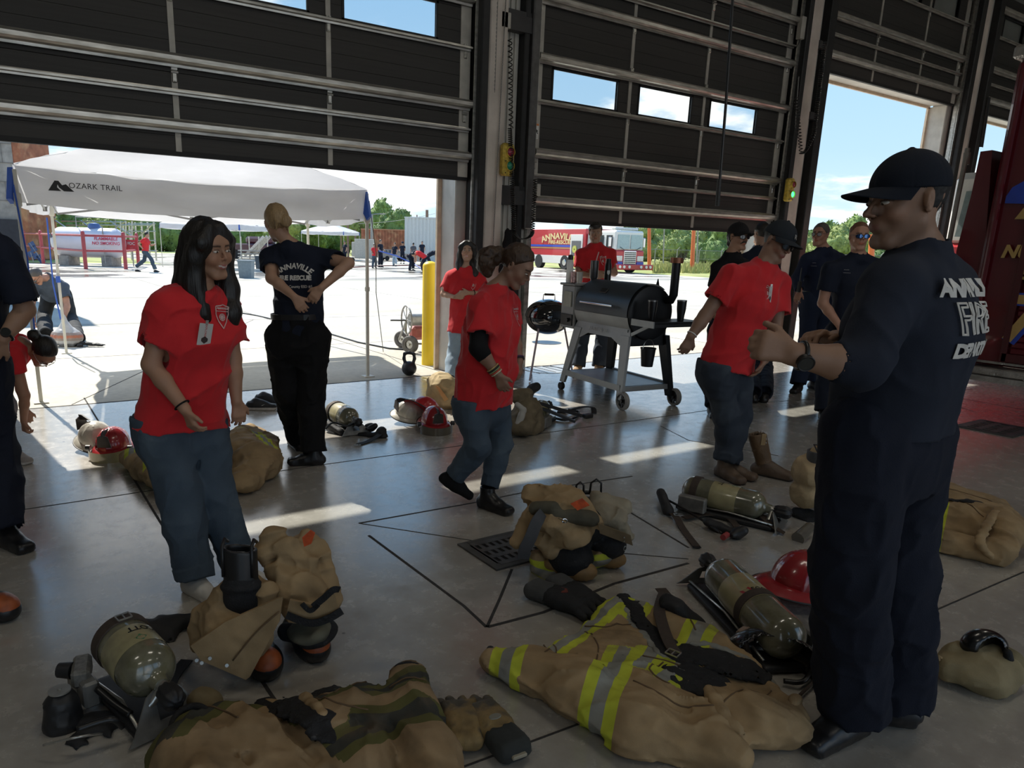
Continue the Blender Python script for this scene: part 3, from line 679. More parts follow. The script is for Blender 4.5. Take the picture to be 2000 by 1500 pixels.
def eyes_obj(parent,c,B,hs,gaze=(0,0),iris=(.05,.025,.012)):
    for q in(-1,1):
        e=c+(B[0]*q*.0308+B[1]*.0785+B[2]*.0070)*hs; g=unit(B[1]+B[0]*gaze[0]+B[2]*gaze[1])
        mb=MB(); mb.sphere(e,A(.0140,.0102,.0058)*hs,14,0,B)
        bb=basis(g); mb.sphere(e+g*.0082*hs,A(.0050,.0044,.0026)*hs,12,1,bb); mb.sphere(e+g*.0102*hs,A(.0024,.0024,.0012)*hs,8,2,bb)
        o=mb.build('eye',[M('eye_white',(.62,.57,.52),.25,var=0),M('iris_brown',iris,.15,var=0),M('pupil',(.004,.004,.004),.1,var=0)],parent,smooth=True,angle=None)
    return o
def cap_obj(parent,c,B,hs,mat,brim=1,bm=None,tilt=0,name='baseball_cap',logo=None,big=1.04):
    P=lambda x,y,z: c+(B[0]*x+B[1]*y+B[2]*z)*hs
    t=math.radians(tilt); pn=unit(-B[2]*math.cos(t)+B[1]*math.sin(t))   # rim plane
    s=S(); ro=P(0,0,.035)
    s.ell(P(0,-.012,.045),A(.084,.104,.092)*hs*big,B,k=0,cut=[(ro,pn)])
    s.ell(P(0,-.012,.137*big),A(.009,.009,.005)*hs,B,k=.003)
    s.disp=lambda Q:-.0010*np.exp(-((np.mod(np.arctan2((Q-c)@B[0],(Q-c)@B[1]+.012)+math.pi/6,math.pi/3)-math.pi/6)/.03)**2); s.da=.002
    co=s.obj(name,mat,parent,h=.0035*max(1,hs)) ; LOC[co.name]=LOC[parent.name]
    mb=MB(); f2=unit(B[1]*math.cos(t)+B[2]*math.sin(t)*1.)
    def br(u,v,th):
        a=(u-.5)*math.radians(150); x=math.sin(a)*.080*big; y0=-.012+math.cos(a)*.100*big; ln=(.088)*max(0,math.cos(a*1.05))**.7*v
        z=.037+.010*math.cos(a*1.2)-(.010+.022*abs(math.sin(a))**2)*v-.0*v
        return P(x*(1+.02*v),y0+ln,z+th)+ (-B[2]*math.sin(t)*0)
    for th in(0,.003): mb.grid(lambda u,v:br(u,v,th),24,6)
    n=25*7; Fc=[]
    for i in range(24): Fc.append((i*7+6,(i+1)*7+6,(i+1)*7+6+n,i*7+6+n))
    V=np.vstack(mb.v); mb.f+=Fc; mb.m+=[0]*len(Fc)
    mb.build('brim',bm or mat,co,smooth=True)
    return co
def glasses_obj(parent,c,B,hs,lens,frame,name='sunglasses',sq=1.,cast=None):
    P=lambda x,y,z: c+(B[0]*x+B[1]*y+B[2]*z)*hs
    mb=MB()
    for q in(-1,1):
        def g(u,v,q=q):
            a=u*2*math.pi; r=v; x=.031+.025*r*math.cos(a)*sq; z=.004+.017*r*math.sin(a); return P(q*x,.101-((x)/.062)**2*.018,z)
        mb.grid(g,20,3,0)
        ring=[P(q*(.031+.0258*math.cos(a)*sq),.102-(((.031+.0258*math.cos(a)))/.062)**2*.018,.004+.0178*math.sin(a)) for a in [2*math.pi*i/20 for i in range(20)]]
        mb.tube(ring,.0018*hs,6,closed=True,mi=1); mb.tube([P(q*.056,.084,.012),P(q*.072,.05,.012),P(q*.079,-.01,.008)],.0022*hs,6,mi=1)
    mb.tube([P(-.008,.101,.010),P(0,.104,.012),P(.008,.101,.010)],.002*hs,6,mi=1)
    return mb.build(name,[lens,frame],parent,smooth=True)
def hair_short(parent,c,B,hs,mat,h=.005,line=.050,th=.007,side=-.02,name='hair',top=0.):
    P=lambda x,y,z: c+(B[0]*x+B[1]*y+B[2]*z)*hs
    s=S(); s.ell(P(0,-.016,.036+top/2),A(.073+th,.093+th,.089+th+top)*hs,B,k=0,cut=[(P(0,line,.06),unit(B[1]*1-B[2]*.55)),(P(0,-.06,side-.03),unit(-B[2]+B[1]*1.0))])
    s.disp=lambda Q:.0035*(vnoise(Q*150)-.5)*2+.007*(vnoise(Q*45)-.6); s.da=.006
    return s.obj(name,mat,parent,h=h)
def shoe(parent,an,toe,mat,sole,s=1.,boot=0.,name='shoe',h=.007,z0=0.,sock=False,up=None):
    """an: ankle, toe: direction on the ground"""
    t=unit(A(toe[0],toe[1],0)) if up is None else unit(toe); u=A(0,0,1) if up is None else unit(np.asarray(up,float)-(np.asarray(up,float)@t)*t); sd=np.cross(t,u); g=an-u*(.085*s)
    if up is None: g[2]=z0
    k=S(); hl=g-t*.055*s+u*.033*s; tp=g+t*.155*s+u*.026*s; ml=g+t*.05*s+u*.034*s
    k.stad(hl,ml,sd,.035*s,.032*s,.041*s,.036*s,k=.02); k.stad(ml,tp,sd,.041*s,.036*s,.043*s,.026*s,k=.03)
    k.cap(g+u*.05*s-t*.01*s,g+u*(.09+boot)*s-t*.012*s,.044*s,.046*s,k=.04,cut=[(g+u*(.085+boot)*s,u)]); k.cap(g+u*.07*s+t*.0*s,g+u*.045*s+t*.08*s,.035*s,.027*s,k=.03)
    if not sock: k.stad(hl-u*.022*s,tp-u*.016*s,sd,.038*s,.011*s,.044*s,.010*s,k=.004)
    k.disp=lambda Q:.0015*fold(Q,40,st=1); k.da=.002
    o=k.obj(name,mat,parent,h=h,attrs={'band':lambda V:((V-g)@u)})
    return o
def person(label,D,J,s=1.,female=False,h=.006,face=(0,0,0),skin=(.42,.25,.17),lip=None,brow=(.03,.02,.015),build=1.,
           top=None,pants=None,shoes=None,hands=None,group=None,mouth='closed',name='person',eyes=True,hs=None,gaze=(0,0),extra=None,after=None,stubble=None,loc=None,belly=0.):
    j={}
    for k,v in J.items():
        if isinstance(v,np.ndarray): j[k]=v
        elif len(v)==4: j[k]=fl(v[0],v[1],v[2])      # stands at a height above the floor
        else: j[k]=atD(v[0],v[1],D+v[2])
    base=(j['anR']+j['anL'])/2; base=A(base[0],base[1],0) if loc is None else loc
    T=thing(name,label,'person',base,group)
    hs=hs or s*1.0; B=heading(*face); lr=unit(j['shL']-j['shR']); pc=(j['hipL']+j['hipR'])/2; nc=j['neck']; upv=unit(nc-pc); fwd=unit(np.cross(lr,upv)); lr=unit(np.cross(upv,fwd))
    hl=unit(j['hipL']-j['hipR']); hf=unit(np.cross(hl,upv)); hl=unit(np.cross(upv,hf))
    if hl@lr<0: hl=lr; 
    Lt=np.linalg.norm(nc-pc); b=build*s; sw=np.linalg.norm(j['shL']-j['shR'])/2
    wid=dict(h=.165,w=.135,c=.160,s=.155) if not female else dict(h=.168,w=.122,c=.145,s=.135); dp=dict(h=.105,w=.098,c=.115,s=.078) if not female else dict(h=.105,w=.09,c=.105,s=.07)
    sh=(j['shL']+j['shR'])/2
    sec=[(pc-upv*.03*s,hl,wid['h']*b,dp['h']*b),(pc+(sh-pc)*.38+fwd*belly*.5,unit(hl+lr),(wid['w']+belly*.5)*b,(dp['w']+belly)*b),(pc+(sh-pc)*.74,lr,wid['c']*b,dp['c']*b),(sh-upv*.015*s,lr,max(wid['s']*b,sw*.8),dp['s']*b)]
    # ---- body: head, neck, chest and arms in one surface
    S_=S(); head_solid(S_,j['head'],B,hs,female,mouth=mouth)
    skull=j['head']-B[1]*.02*hs-B[2]*.06*hs; S_.cap(skull,nc+upv*.0,(.052 if not female else .044)*s,(.058 if not female else .047)*s,k=.03)
    for i in range(3): S_.stad(sec[i][0],sec[i+1][0],sec[i][1],sec[i][2]*.9,sec[i][3]*.9,sec[i+1][2]*.9,sec[i+1][3]*.9,k=.04)
    HD={}
    for q in 'RL':
        S_.cap(nc,j['sh'+q],.045*s,.05*b,k=.04)
        ar=1. if not female else .86
        S_.cap(j['sh'+q],j['el'+q],.052*b*ar,.040*b*ar,k=.03)
        e,w=j['el'+q],j['wr'+q]; S_.cap(e,e+(w-e)*.35,.040*b*ar,.040*b*ar,k=.02); S_.cap(e+(w-e)*.35,w,.040*b*ar,.027*b*ar,k=.015)
        if hands and hands.get(q):
            hd=hands[q]; hand(S_,w,A(*hd[0]) if not isinstance(hd[0],np.ndarray) else hd[0],hd[1],hd[2],hd[3],s*(1. if not female else .93))
    body=S_.obj('body',skin_mat('skin',(.4,.25,.17)),T,h=h,attrs={'Col':head_colors(skin,lip or tuple(A(*skin)*A(1.0,.55,.5)),brow,j['head'],B,hs,extra,stubble)},sm=1)
    if eyes: eyes_obj(T,j['head'],B,hs,gaze)
    # ---- top
    g=None
    if top:
        g=S(); f=top.get('fit',.018)*s; ex=top.get('hem',.12)*s; hemd=top.get('hemdir',unit(-upv-A(0,0,.8))); hp=pc+hemd*ex
        g.stad(sec[1][0],hp+hemd*.1,sec[1][1],(wid['w']*b+f*1.2+sec[0][2])/2,dp['w']*b+f+belly*b,sec[0][2]+f*top.get('flare',1.3),sec[0][3]+f*top.get('flare',1.3),k=.05,cut=[(hp,hemd)])
        for i in(1,2): g.stad(sec[i][0],sec[i+1][0],sec[i][1],sec[i][2]+f,sec[i][3]+f,sec[i+1][2]+f*.6,sec[i+1][3]+f*.6,k=.06)
        g.cap(nc-upv*.02*s,nc+upv*.012*s,.068*s,.060*s,k=.03,cut=[(nc+upv*.018*s+fwd*.0,upv+fwd*.25)])
        sl=top.get('sleeve',.6)
        for q in 'RL':
            a,e,w=j['sh'+q],j['el'+q],j['wr'+q]; g.cap(nc-upv*.01*s,a,.058*s,.06*b,k=.05)
            ar=1. if not female else .9
            if sl<=1:
                en=a+(e-a)*sl; d=unit(e-a); r0=.066*b*ar; r1=(.062+top.get('loose',.012))*b*ar
                g.cap(a,en+d*.05,r0,r1,k=.04,cut=[(en,d)]); g.cap(en-d*.004,en+d*.05,r1-.014,r1-.010,k=.004,op='-')
            else:
                fr=sl-1; en=e+(w-e)*fr; d=unit(w-e); g.cap(a,e,.068*b*ar,.056*b*ar,k=.04); g.cap(e,en+d*.03,.056*b*ar,.043*b*ar,k=.025,cut=[(en,d)]); g.cap(en-d*.02,en+d*.03,.036*b*ar,.036*b*ar,k=0,op='-')
        g.cap(nc-upv*.005*s,nc+upv*.08*s,(.055 if not female else .051)*s,(.062)*s,k=.004,op='-')
        am=top.get('amp',.008); fr=top.get('freq',9); ax=top.get('axis',unit(upv+lr*.5)); sd=top.get('seed',1)
        g.disp=lambda P:crease(P,am*1.15,fr,ax,.5,sd); g.da=am*1.9
        g.obj(top.get('name','t_shirt'),top['mat'],T,h=h*1.15,sm=1)
    # ---- trousers
    if pants:
        p=S(); R=pants.get('r',(.098,.078,.070)); zp=pants.get('rise',.10)*s
        p.stad(pc-upv*.08*s,pc+upv*zp,hl,(wid['h']+.006)*b,(dp['h']+.006)*b,(wid['h']-.014)*b,(dp['h']-.004)*b,k=.04,cut=[(pc+upv*zp,upv)])
        p.ell(pc-hf*.045*b-upv*.05*s,A(.14,.085,.11)*b,np.array([hl,hf,upv]),k=.05)
        for q in 'RL':
            hp_,kn,an=j['hip'+q],j['kn'+q],j['an'+q]; d=unit(an-kn); en=an+d*pants.get('drop',.02)*s; lg=S()
            lg.cap(hp_,kn,R[0]*b,R[1]*b,k=.035); m=kn+(en-kn)*.4; lg.cap(kn,m,R[1]*b,(R[1]*.45+R[2]*.55+.004)*b,k=.03); lg.cap(m,en+d*.05,(R[1]*.45+R[2]*.55+.004)*b,R[2]*b,k=.03,cut=[(en,d)]); lg.cap(en-d*.004,en+d*.05,(R[2]-.016)*b,(R[2]-.014)*b,k=.004,op='-')
            if pants.get('cuff'): lg.cap(en-d*.045,en+d*.02,(R[2]+.008)*b,(R[2]+.006)*b,k=.003,cut=[(en,d),(en-d*.04,-d)])
            if q=='R': p.sub(lg,.05)
            else: p.sub(lg,.012)
        if top and not pants.get('belt'):
            hp2=hp-hemd*.035
            p._a(lambda P:(hp2-P)@hemd if False else -((P-hp2)@hemd),pc,5.,0,'&',None)
        am=pants.get('amp',.007); fq=pants.get('freq',11); sd=pants.get('seed',4)
        p.disp=lambda P:crease(P,am*1.2,fq,unit(A(.35,.2,1)),.6,sd); p.da=am*1.9
        po=p.obj(pants.get('name','jeans'),pants['mat'],T,h=h*1.2,sm=1)
        if pants.get('belt'):
            mb=MB(); c0=pc+upv*(zp-.018*s); W,Dp=(wid['h']-.006)*b,(dp['h']+.004)*b
            ring=[]
            for i in range(40):
                a=2*math.pi*i/40; x=math.cos(a); y=math.sin(a); xx=np.sign(x)*max(W-Dp,0)+x*Dp if abs(x)>1e-6 else 0
                ring.append(c0+hl*(xx)+hf*y*Dp)
            V=[]; 
            for r_ in ring:
                o_=unit(r_-c0)
                for (aa,zz) in((.0,-.018),(.007,-.018),(.007,.018),(.0,.018)): V.append(r_+o_*aa+upv*zz)
            Fc=[(i*4+k_,((i+1)%40)*4+k_,((i+1)%40)*4+(k_+1)%4,i*4+(k_+1)%4) for i in range(40) for k_ in range(4)]
            mb.add(V,Fc); mb.box(c0+hf*(Dp+.006),(.045,.012,.035),np.array([hl,hf,upv]),mi=1); mb.build('belt',[M('black_leather',(.012,.012,.012),.4,var=.2),M('buckle_metal',(.5,.48,.42),.3,.9,var=0)],T)
    if shoes:
        for q in 'RL':
            sp=shoes.get(q)
            if sp is None: continue
            toe=sp['toe']; toe=heading(toe)[1] if not isinstance(toe,np.ndarray) else toe
            shoe(T,j['an'+q],toe,sp['mat'],None,s*sp.get('s',1.),sp.get('boot',0),sp.get('name','shoe'),h*1.1,sock=sp.get('sock',False),up=sp.get('up'))
    ctx=dict(T=T,j=j,B=B,hs=hs,g=g,lr=lr,up=upv,fwd=fwd,pc=pc,nc=nc,sec=sec,body=S_,s=s,b=b,h=h)
    if after: after(ctx)
    return T
def badge_shield(x,c,w,hgt,mat,name='shield_print',dist=.3):
    """white outlined shield print with a small crest, wrapped on the shirt; c sits on the chest"""
    g=x['g']; r=x.get('tr',x['lr']); u=x['up']; n=unit(np.cross(r,u)); V=[];F=[]
    def strip(P,wd):
        b0=len(V)
        for i,p in enumerate(P):
            a=P[max(i-1,0)];b=P[min(i+1,len(P)-1)]; d=unit(A(*b)-A(*a)); nn=A(-d[1],d[0])*wd; V.append((p[0]+nn[0],p[1]+nn[1])); V.append((p[0]-nn[0],p[1]-nn[1]))
        for i in range(len(P)-1): F.append((b0+2*i,b0+2*i+1,b0+2*i+3,b0+2*i+2))
    def lin(P,m=6):
        o=[]
        for a,b in zip(P[:-1],P[1:]): o+=[tuple(A(*a)+(A(*b)-A(*a))*t/m) for t in range(m)]
        return o+[P[-1]]
    W,H=w/2,hgt
    out=[(-W,0),(-W*.95,-H*.35),(-W*.6,-H*.7),(0,-H),(W*.6,-H*.7),(W*.95,-H*.35),(W,0),(W*.45,H*.04),(0,H*.1),(-W*.45,H*.04),(-W,0)]
    strip(lin(out),.0022); strip(lin([(-W*.93,-H*.22),(W*.93,-H*.22)]),.0015)
    for k in range(4): a=k*math.pi/4; strip(lin([(math.cos(a)*W*.4,-H*.5+math.sin(a)*W*.4),(-math.cos(a)*W*.4,-H*.5-math.sin(a)*W*.4)]),.0022)
    strip([(math.cos(a)*W*.42,-H*.5+math.sin(a)*W*.42) for a in [2*math.pi*i/16 for i in range(17)]],.0016)
    V=np.array(V); P=c+V[:,:1]*r+V[:,1:2]*u+n*dist; t=np.zeros(len(P))
    for _ in range(40): t+=np.clip(g.pt(P-n*t[:,None])-.0018,-.01,.05)*.7
    P=P-n*t[:,None]; o=mkobj(name,P,F,mat,x['T'],False)
    text_wrap(g,'lettering','ANNAVILLE',w*.17,c-u*hgt*.08,r,u,mat,x['T'],dist=dist,extr=.0003,fine=.01,bold=.0008)
    return o
def vw(r,u,f): return HR*r+A(0,0,1)*u+HF*f
m_red=cloth_mat('red_cotton',(.60,.024,.030),sheen=.15); m_navy=cloth_mat('navy_cotton',(.012,.016,.030)); m_navy2=cloth_mat('navy_trouser_cloth',(.010,.013,.024),bump=.2,bs=260)
m_black=cloth_mat('black_cloth',(.008,.008,.009)); m_denim=cloth_mat('blue_denim',(.060,.085,.115),bump=.25,bs=300,wear=((.13,.17,.20),.52,3.,.5)); m_denimd=cloth_mat('dark_denim',(.035,.045,.062),bump=.25,bs=300,wear=((.09,.11,.13),.54,4.,.5)); m_deniml=cloth_mat('light_denim',(.30,.38,.45),bump=.2)
m_sole=M('white_rubber',(.6,.59,.55),.5,var=.1); m_print=M('white_print',(.62,.60,.56),.7,var=.12,vs=30); m_printr=M('pale_shirt_print',(.62,.42,.40),.7,var=.2,vs=60)
m_bl=M('black_leather_shoe',(.010,.010,.011),.35,var=.2,band=[(.012,(.02,.02,.02))]); m_wsh=M('white_sneaker',(.55,.53,.49),.55,var=.12,band=[(.022,(.62,.6,.56))])
m_lens=M('dark_lens',(.008,.009,.012),.06,var=0,spec=.8); m_lensb=M('blue_mirror_lens',(.06,.14,.35),.08,.85,var=0); m_frame=M('black_frame',(.01,.01,.01),.35,var=0)
m_hblk=M('black_hair',(.010,.0075,.006),.42,var=.45,vs=60,st=(3,3,.15),bump=.35,bs=60,spec=.5); m_hbrn=M('brown_hair',(.050,.026,.013),.5,var=.45,vs=60,st=(3,3,.3),bump=.4,bs=60); m_hbld=M('blond_hair',(.34,.225,.11),.5,var=.35,vs=60,st=(3,3,.3),bump=.4,bs=60); m_hgry=M('grey_hair',(.09,.08,.072),.6,var=.4,vs=150)
def strandy(s,am,fq=55,ax=(0,0,1),sd=2):
    s.disp=lambda P:am*(vnoise(np.stack([P[...,0]*fq,P[...,1]*fq,P[...,2]*fq*.10],-1),sd)-.5)*2+am*.8*(vnoise(P*9,sd+1)-.5)*2; s.da=am*2
def name_badge(x,c,r,u,w=.055,hgt=.088,n=None,tilt=0):
    n=unit(np.cross(r,u)) if n is None else n; t=math.radians(tilt); r2=unit(r*math.cos(t)+u*math.sin(t)); u2=unit(u*math.cos(t)-r*math.sin(t))
    P=c+n*.3; d=0.
    for _ in range(50): d+=float(np.clip(x['g'].pt([P-n*d])[0]-.004,-.02,.05))*.7
    c=P-n*d+n*.003; Bm=np.array([r2,u2,n]); mb=MB(); mb.box(c,(w,hgt,.0025),Bm,bev=.001); o=mb.build('name_badge',M('badge_card',(.62,.60,.58),.4,var=.03),x['T'])
    mb=MB(); mb.prism([c+n*.0016+r2*a*w+u2*b*hgt for a,b in((0,-.42),(.24,-.30),(.24,-.18),(0,-.08),(-.24,-.18),(-.24,-.30))],n*.0004); mb.build('crest',M('badge_ink',(.05,.03,.03),.6,var=0),o)
    text_on('lettering','EXPLORER',w*.20,c+n*.0016+u2*hgt*.16,-u2,r2,M('badge_red',(.5,.05,.04),.6,var=0),o,extr=.0003)
    mb=MB(); mb.box(c+u2*(hgt*.5+.006)+n*.001,(.012,.016,.004),Bm); mb.build('clip',m_galv,o)
def band_ring(x,a,b,t,r,w,mat,name='bracelet'):
    p=a+(b-a)*t; d=unit(b-a); mb=MB(); Bm=basis(d)
    mb.tube([p+(Bm[0]*math.cos(q)+Bm[1]*math.sin(q))*r for q in [2*math.pi*i/24 for i in range(24)]],w,8,closed=True); return mb.build(name,mat,x['T'],smooth=True,angle=None)
# ---------------------------------------------------------------- woman in red with long black hair, large, near the boots
def after1(x):
    c,B,hs=x['j']['head'],x['B'],x['hs']; P=lambda a,b,d:c+(B[0]*a+B[1]*b+B[2]*d)*hs; T=x['T']
    s=S(); s.ell(P(0,-.022,.040),A(.086,.102,.097)*hs,B,k=0); s.ell(P(0,.075,-.045),A(.050,.062,.098)*hs,B,k=.02,op='-')
    sd=-B[0]*np.sign(B[0]@HF) # towards the viewer
    for q in(-1,1):
        s.chain([P(q*.030,.045,.100),P(q*.070,.038,.045),P(q*.082,.008,-.02),P(q*.080,-.01,-.12)],[.022,.026,.028,.034],k=.03)
    s.chain([P(0,-.075,.02),P(0,-.088,-.08),P(0,-.085,-.20),P(0,-.07,-.30)],[.065,.070,.075,.05],k=.04)
    near=1 if B[0]@HF<0 else -1
    s.chain([P(near*.075,-.01,-.05),P(near*.088,-.015,-.16),P(near*.085,.02,-.27),P(near*.070,.045,-.36)],[.040,.048,.050,.030],k=.04,sq=(B[0],.55))
    s.chain([P(near*.04,-.06,-.10),P(near*.06,-.06,-.22),P(near*.065,-.02,-.33)],[.06,.06,.035],k=.05,sq=(B[0],.6))
    s.chain([P(-near*.075,.0,-.06),P(-near*.080,.03,-.17),P(-near*.060,.065,-.27),P(-near*.045,.085,-.33)],[.030,.040,.042,.020],k=.03)
    strandy(s,.006); s.obj('hair',m_hblk,T,h=.0055)
    mb=MB(); mb.sphere(P(near*.079,.0,-.036),.0035,8); mb.build('earring',M('silver',(.7,.7,.7),.2,1.,var=0),T)
    g=x['g']; j=x['j']
    badge_shield(x,atD(443,603,3.02),.062,.085,m_printr)
    name_badge(x,atD(377,641,3.0),x['lr'],x['up'],.06,.092)
    band_ring(x,j['elR'],j['wrR'],.90,.031,.0035,m_black,'wristband')
person('smiling young woman in red t-shirt and wide jeans with long black hair',3.02,
  dict(head=(408,488,.04),neck=(392,573,.03),shR=(322,600,-.07),shL=(440,597,.13),elR=(295,712,-.13),wrR=(362,800,-.17),elL=(455,700,.12),wrL=(462,783,.08),
       hipR=(305,820,-.03),hipL=(402,822,.10),knR=(352,960,-.06),knL=(418,960,.06),anR=(378,1117,.10,0),anL=(462,1085,.10,0)),
  s=.92,female=True,h=.0046,face=(60,8,-4),skin=(.40,.22,.14),lip=(.42,.12,.11),hs=.97,build=1.12,gaze=(.0,0),
  top=dict(mat=m_red,sleeve=.66,hem=.02,fit=.026,loose=.02,amp=.010,freq=8,flare=1.6,seed=3),
  pants=dict(mat=m_denim,r=(.094,.082,.070),amp=.009,freq=9,cuff=True,drop=.025,rise=.10),
  shoes=dict(R=dict(toe=55,mat=m_wsh,s=.95,name='sneaker'),L=dict(toe=60,mat=m_wsh,s=.95,name='sneaker')),
  hands=dict(R=(vw(.35,-.9,-.05),vw(.6,.2,.75),vw(.7,0,-.4),38),L=(vw(.1,-1,0),vw(-.6,0,.7),vw(.6,0,-.6),30)),after=after1,
  mouth='smile',extra=lambda q,mixc,V:mixc((np.abs(q)<.16).all(1)*(q[:,1]>.074)*(np.abs(q[:,0])<.022)*(np.abs(q[:,2]+.0572-np.abs(q[:,0])*.30)<.0030)*.9,(.72,.68,.63)))
# ---------------------------------------------------------------- firefighter seen from behind, blond bun
def back_lettering(x,lines,mat,right,up,dist=.3,lift=.0042):
    for (t,sz,c,kw) in lines: text_wrap(x['g'],'lettering',t,sz,c,right,up,mat,x['T'],lift=lift,dist=dist,extr=.0005,**kw)
def after2(x):
    c,B,hs=x['j']['head'],x['B'],x['hs']; P=lambda a,b,d:c+(B[0]*a+B[1]*b+B[2]*d)*hs; T=x['T']
    s=S(); s.ell(P(0,-.02,.038),A(.081,.099,.094)*hs,B,k=0,cut=[(P(0,.055,.06),unit(B[1]-B[2]*.5)),(P(0,-.06,-.06),unit(-B[2]+B[1]))])
    bu=c+vw(.078,.012,-.07); s.ell(bu,.040*hs,k=.012); s.tor(bu+vw(.006,.0,-.018),np.array([HR,A(0,0,1),-HF]),.024,.015,k=.008)
    s.chain([P(.02,-.12,-.005),P(.03,-.10,-.05),P(.045,-.08,-.075)],[.014,.010,.004],k=.01); s.chain([P(-.03,-.11,-.0),P(-.04,-.09,-.05)],[.012,.004],k=.01)
    strandy(s,.004,70); s.obj('hair',m_hbld,T,h=.0055)
    glasses_obj(T,c,B,hs,M('clear_lens',(.3,.3,.3),.1,var=0),m_frame,'glasses',.85)
    r=x['lr']; r=r if r@HR>0 else -r; u=x['up']
    cc=atD(590,508,4.75); 
    back_lettering(x,[('ANNAVILLE',.047,x['nc']+r*.035-u*.115,dict(arc=.17,bold=.0018,spacing=1.02)),('FIRE RESCUE',.040,x['nc']+r*.035-u*.19,dict(bold=.0024,spacing=1.0)),('Nueces County ESD #1',.024,x['nc']+r*.035-u*.245,dict(bold=.0005))],m_print,r,u)
    mb=MB(); q=atD(627,612,4.75); mb.box(q,(.03,.05,.015),np.array([HR,HF,A(0,0,1)]),bev=.004)
person('firefighter with blond bun seen from behind, both hands on lower back',4.85,
  dict(head=(541,436,.0),neck=(571,484,.0),shL=(528,503,.02),shR=(640,506,.0),elL=(530,543,-.12),wrL=(574,579,-.22),elR=(681,514,-.10),wrR=(628,562,-.22),
       hipL=(550,660,.0),hipR=(613,660,.0),knL=(562,765,.02),knR=(607,770,.0),anL=(582,852,.10,0),anR=(612,880,.10,0)),
  s=.97,female=True,h=.006,face=(-150,5,8),skin=(.46,.27,.18),build=1.04,eyes=False,
  top=dict(mat=m_navy,sleeve=.55,hem=.0,fit=.016,amp=.008,freq=9,loose=.014,seed=8),
  pants=dict(mat=m_black,r=(.112,.092,.082),amp=.010,freq=10,rise=.17,belt=True,drop=.0),
  shoes=dict(R=dict(toe=-80,mat=m_bl,s=1.02,boot=.08,name='boot'),L=dict(toe=-150,mat=m_bl,s=1.0,boot=.08,name='boot')),
  hands=dict(L=(vw(.55,-.75,-.1),vw(-.2,.1,1),vw(.4,.8,-.1),35),R=(vw(-.6,-.75,-.1),vw(.2,.1,1),vw(-.4,.9,-.1),30)),after=after2)
# ---------------------------------------------------------------- woman in red looking down, one boot off
def after3(x):
    c,B,hs=x['j']['head'],x['B'],x['hs']; P=lambda a,b,d:c+(B[0]*a+B[1]*b+B[2]*d)*hs; T=x['T']
    s=S(); s.ell(P(0,-.02,.040),A(.082,.100,.094)*hs,B,k=0,cut=[(P(0,.050,.06),unit(B[1]-B[2]*.55)),(P(0,-.05,-.05),unit(-B[2]+B[1]*1.2))])
    a=P(0,-.115,-.005); s.ell(P(0,-.10,.0),A(.03,.03,.03)*hs,B,k=.02)
    s.chain([a,a+vw(-.05,-.0,0),a+vw(-.085,-.04,-.02),a+vw(-.075,-.10,-.03)],[.03,.046,.050,.022],k=.03)
    s.chain([a+vw(-.03,.02,0),a+vw(-.10,.01,-.02),a+vw(-.12,-.05,0)],[.025,.03,.012],k=.03)
    s.disp=lambda Q:.011*(vnoise(Q*34,3)-.5)*2*(((Q-P(0,-.09,0))@(-B[1])>0))+.004*(vnoise(Q*80,7)-.5)*2; s.da=.014
    s.obj('hair',m_hbrn,T,h=.0055)
    j=x['j']; e=j['elR']; 
    mb=S(); mb.cap(e+(j['shR']-e)*.28,e,.049,.050,k=.01); mb.cap(e,e+(j['wrR']-e)*.22,.050,.046,k=.01); mb.disp=lambda Q:.002*fold(Q,30,st=1); mb.da=.003; mb.obj('elbow_sleeve',m_black,T,h=.006)
    cols=[(.5,.35,.15),(.02,.02,.02),(.25,.3,.15),(.55,.08,.05),(.6,.55,.4)]
    for i,cl in enumerate(cols): band_ring(x,j['elR'],j['wrR'],.74+.05*i,.034-.0008*i,.0042,M('bracelet_%d'%i,cl,.5,var=.3,vs=60),'bracelet')
    for i,cl in enumerate(((.08,.02,.1),(.02,.02,.02))): band_ring(x,j['elL'],j['wrL'],.86+.06*i,.030,.004,M('bracelet_p%d'%i,cl,.5),'bracelet')
    badge_shield(x,atD(1016,602,4.05),.07,.10,m_printr)
    V=fl(938,762,.0); mb=MB(); q=atD(938,762,3.90); mb.box(q,(.055,.004,.035),np.array([HR,HF,A(0,0,1)]),bev=.001); mb.build('card',m_white,T)
person('woman in red t-shirt with brown ponytail looking down, one shoe off',4.03,
  dict(head=(1010,521,.0),neck=(966,568,.0),shR=(936,600,-.12),shL=(992,596,.14),elR=(934,680,-.20),wrR=(972,731,-.20),elL=(1004,660,.14),wrL=(1014,706,.05),
       hipR=(918,778,-.08),hipL=(966,778,.09),knR=(934,872,-.16),knL=(978,868,.08),anR=(888,930,-.08),anL=(955,955,.12,0)),
  s=.93,female=True,h=.0055,face=(66,34,0),skin=(.30,.175,.12),lip=(.34,.12,.11),build=1.13,belly=.02,gaze=(0,-.3),
  top=dict(mat=m_red,sleeve=.62,hem=.03,fit=.022,amp=.011,freq=9,seed=12,loose=.016),
  pants=dict(mat=m_denim,r=(.088,.064,.052),amp=.006,freq=13,rise=.08,drop=-.01,seed=22),
  shoes=dict(R=dict(toe=vw(.86,-.50,-.1),up=vw(.45,.85,0),mat=m_black,s=.93,name='sock',sock=True),L=dict(toe=48,mat=m_bl,s=1.06,boot=.05,name='boot')),
  hands=dict(R=(vw(.42,-.9,.05),vw(.3,.1,.95),vw(.8,.3,0),28),L=(vw(.12,-1,-.1),vw(-.9,0,.3),vw(.2,-.1,-.9),38)),after=after3)
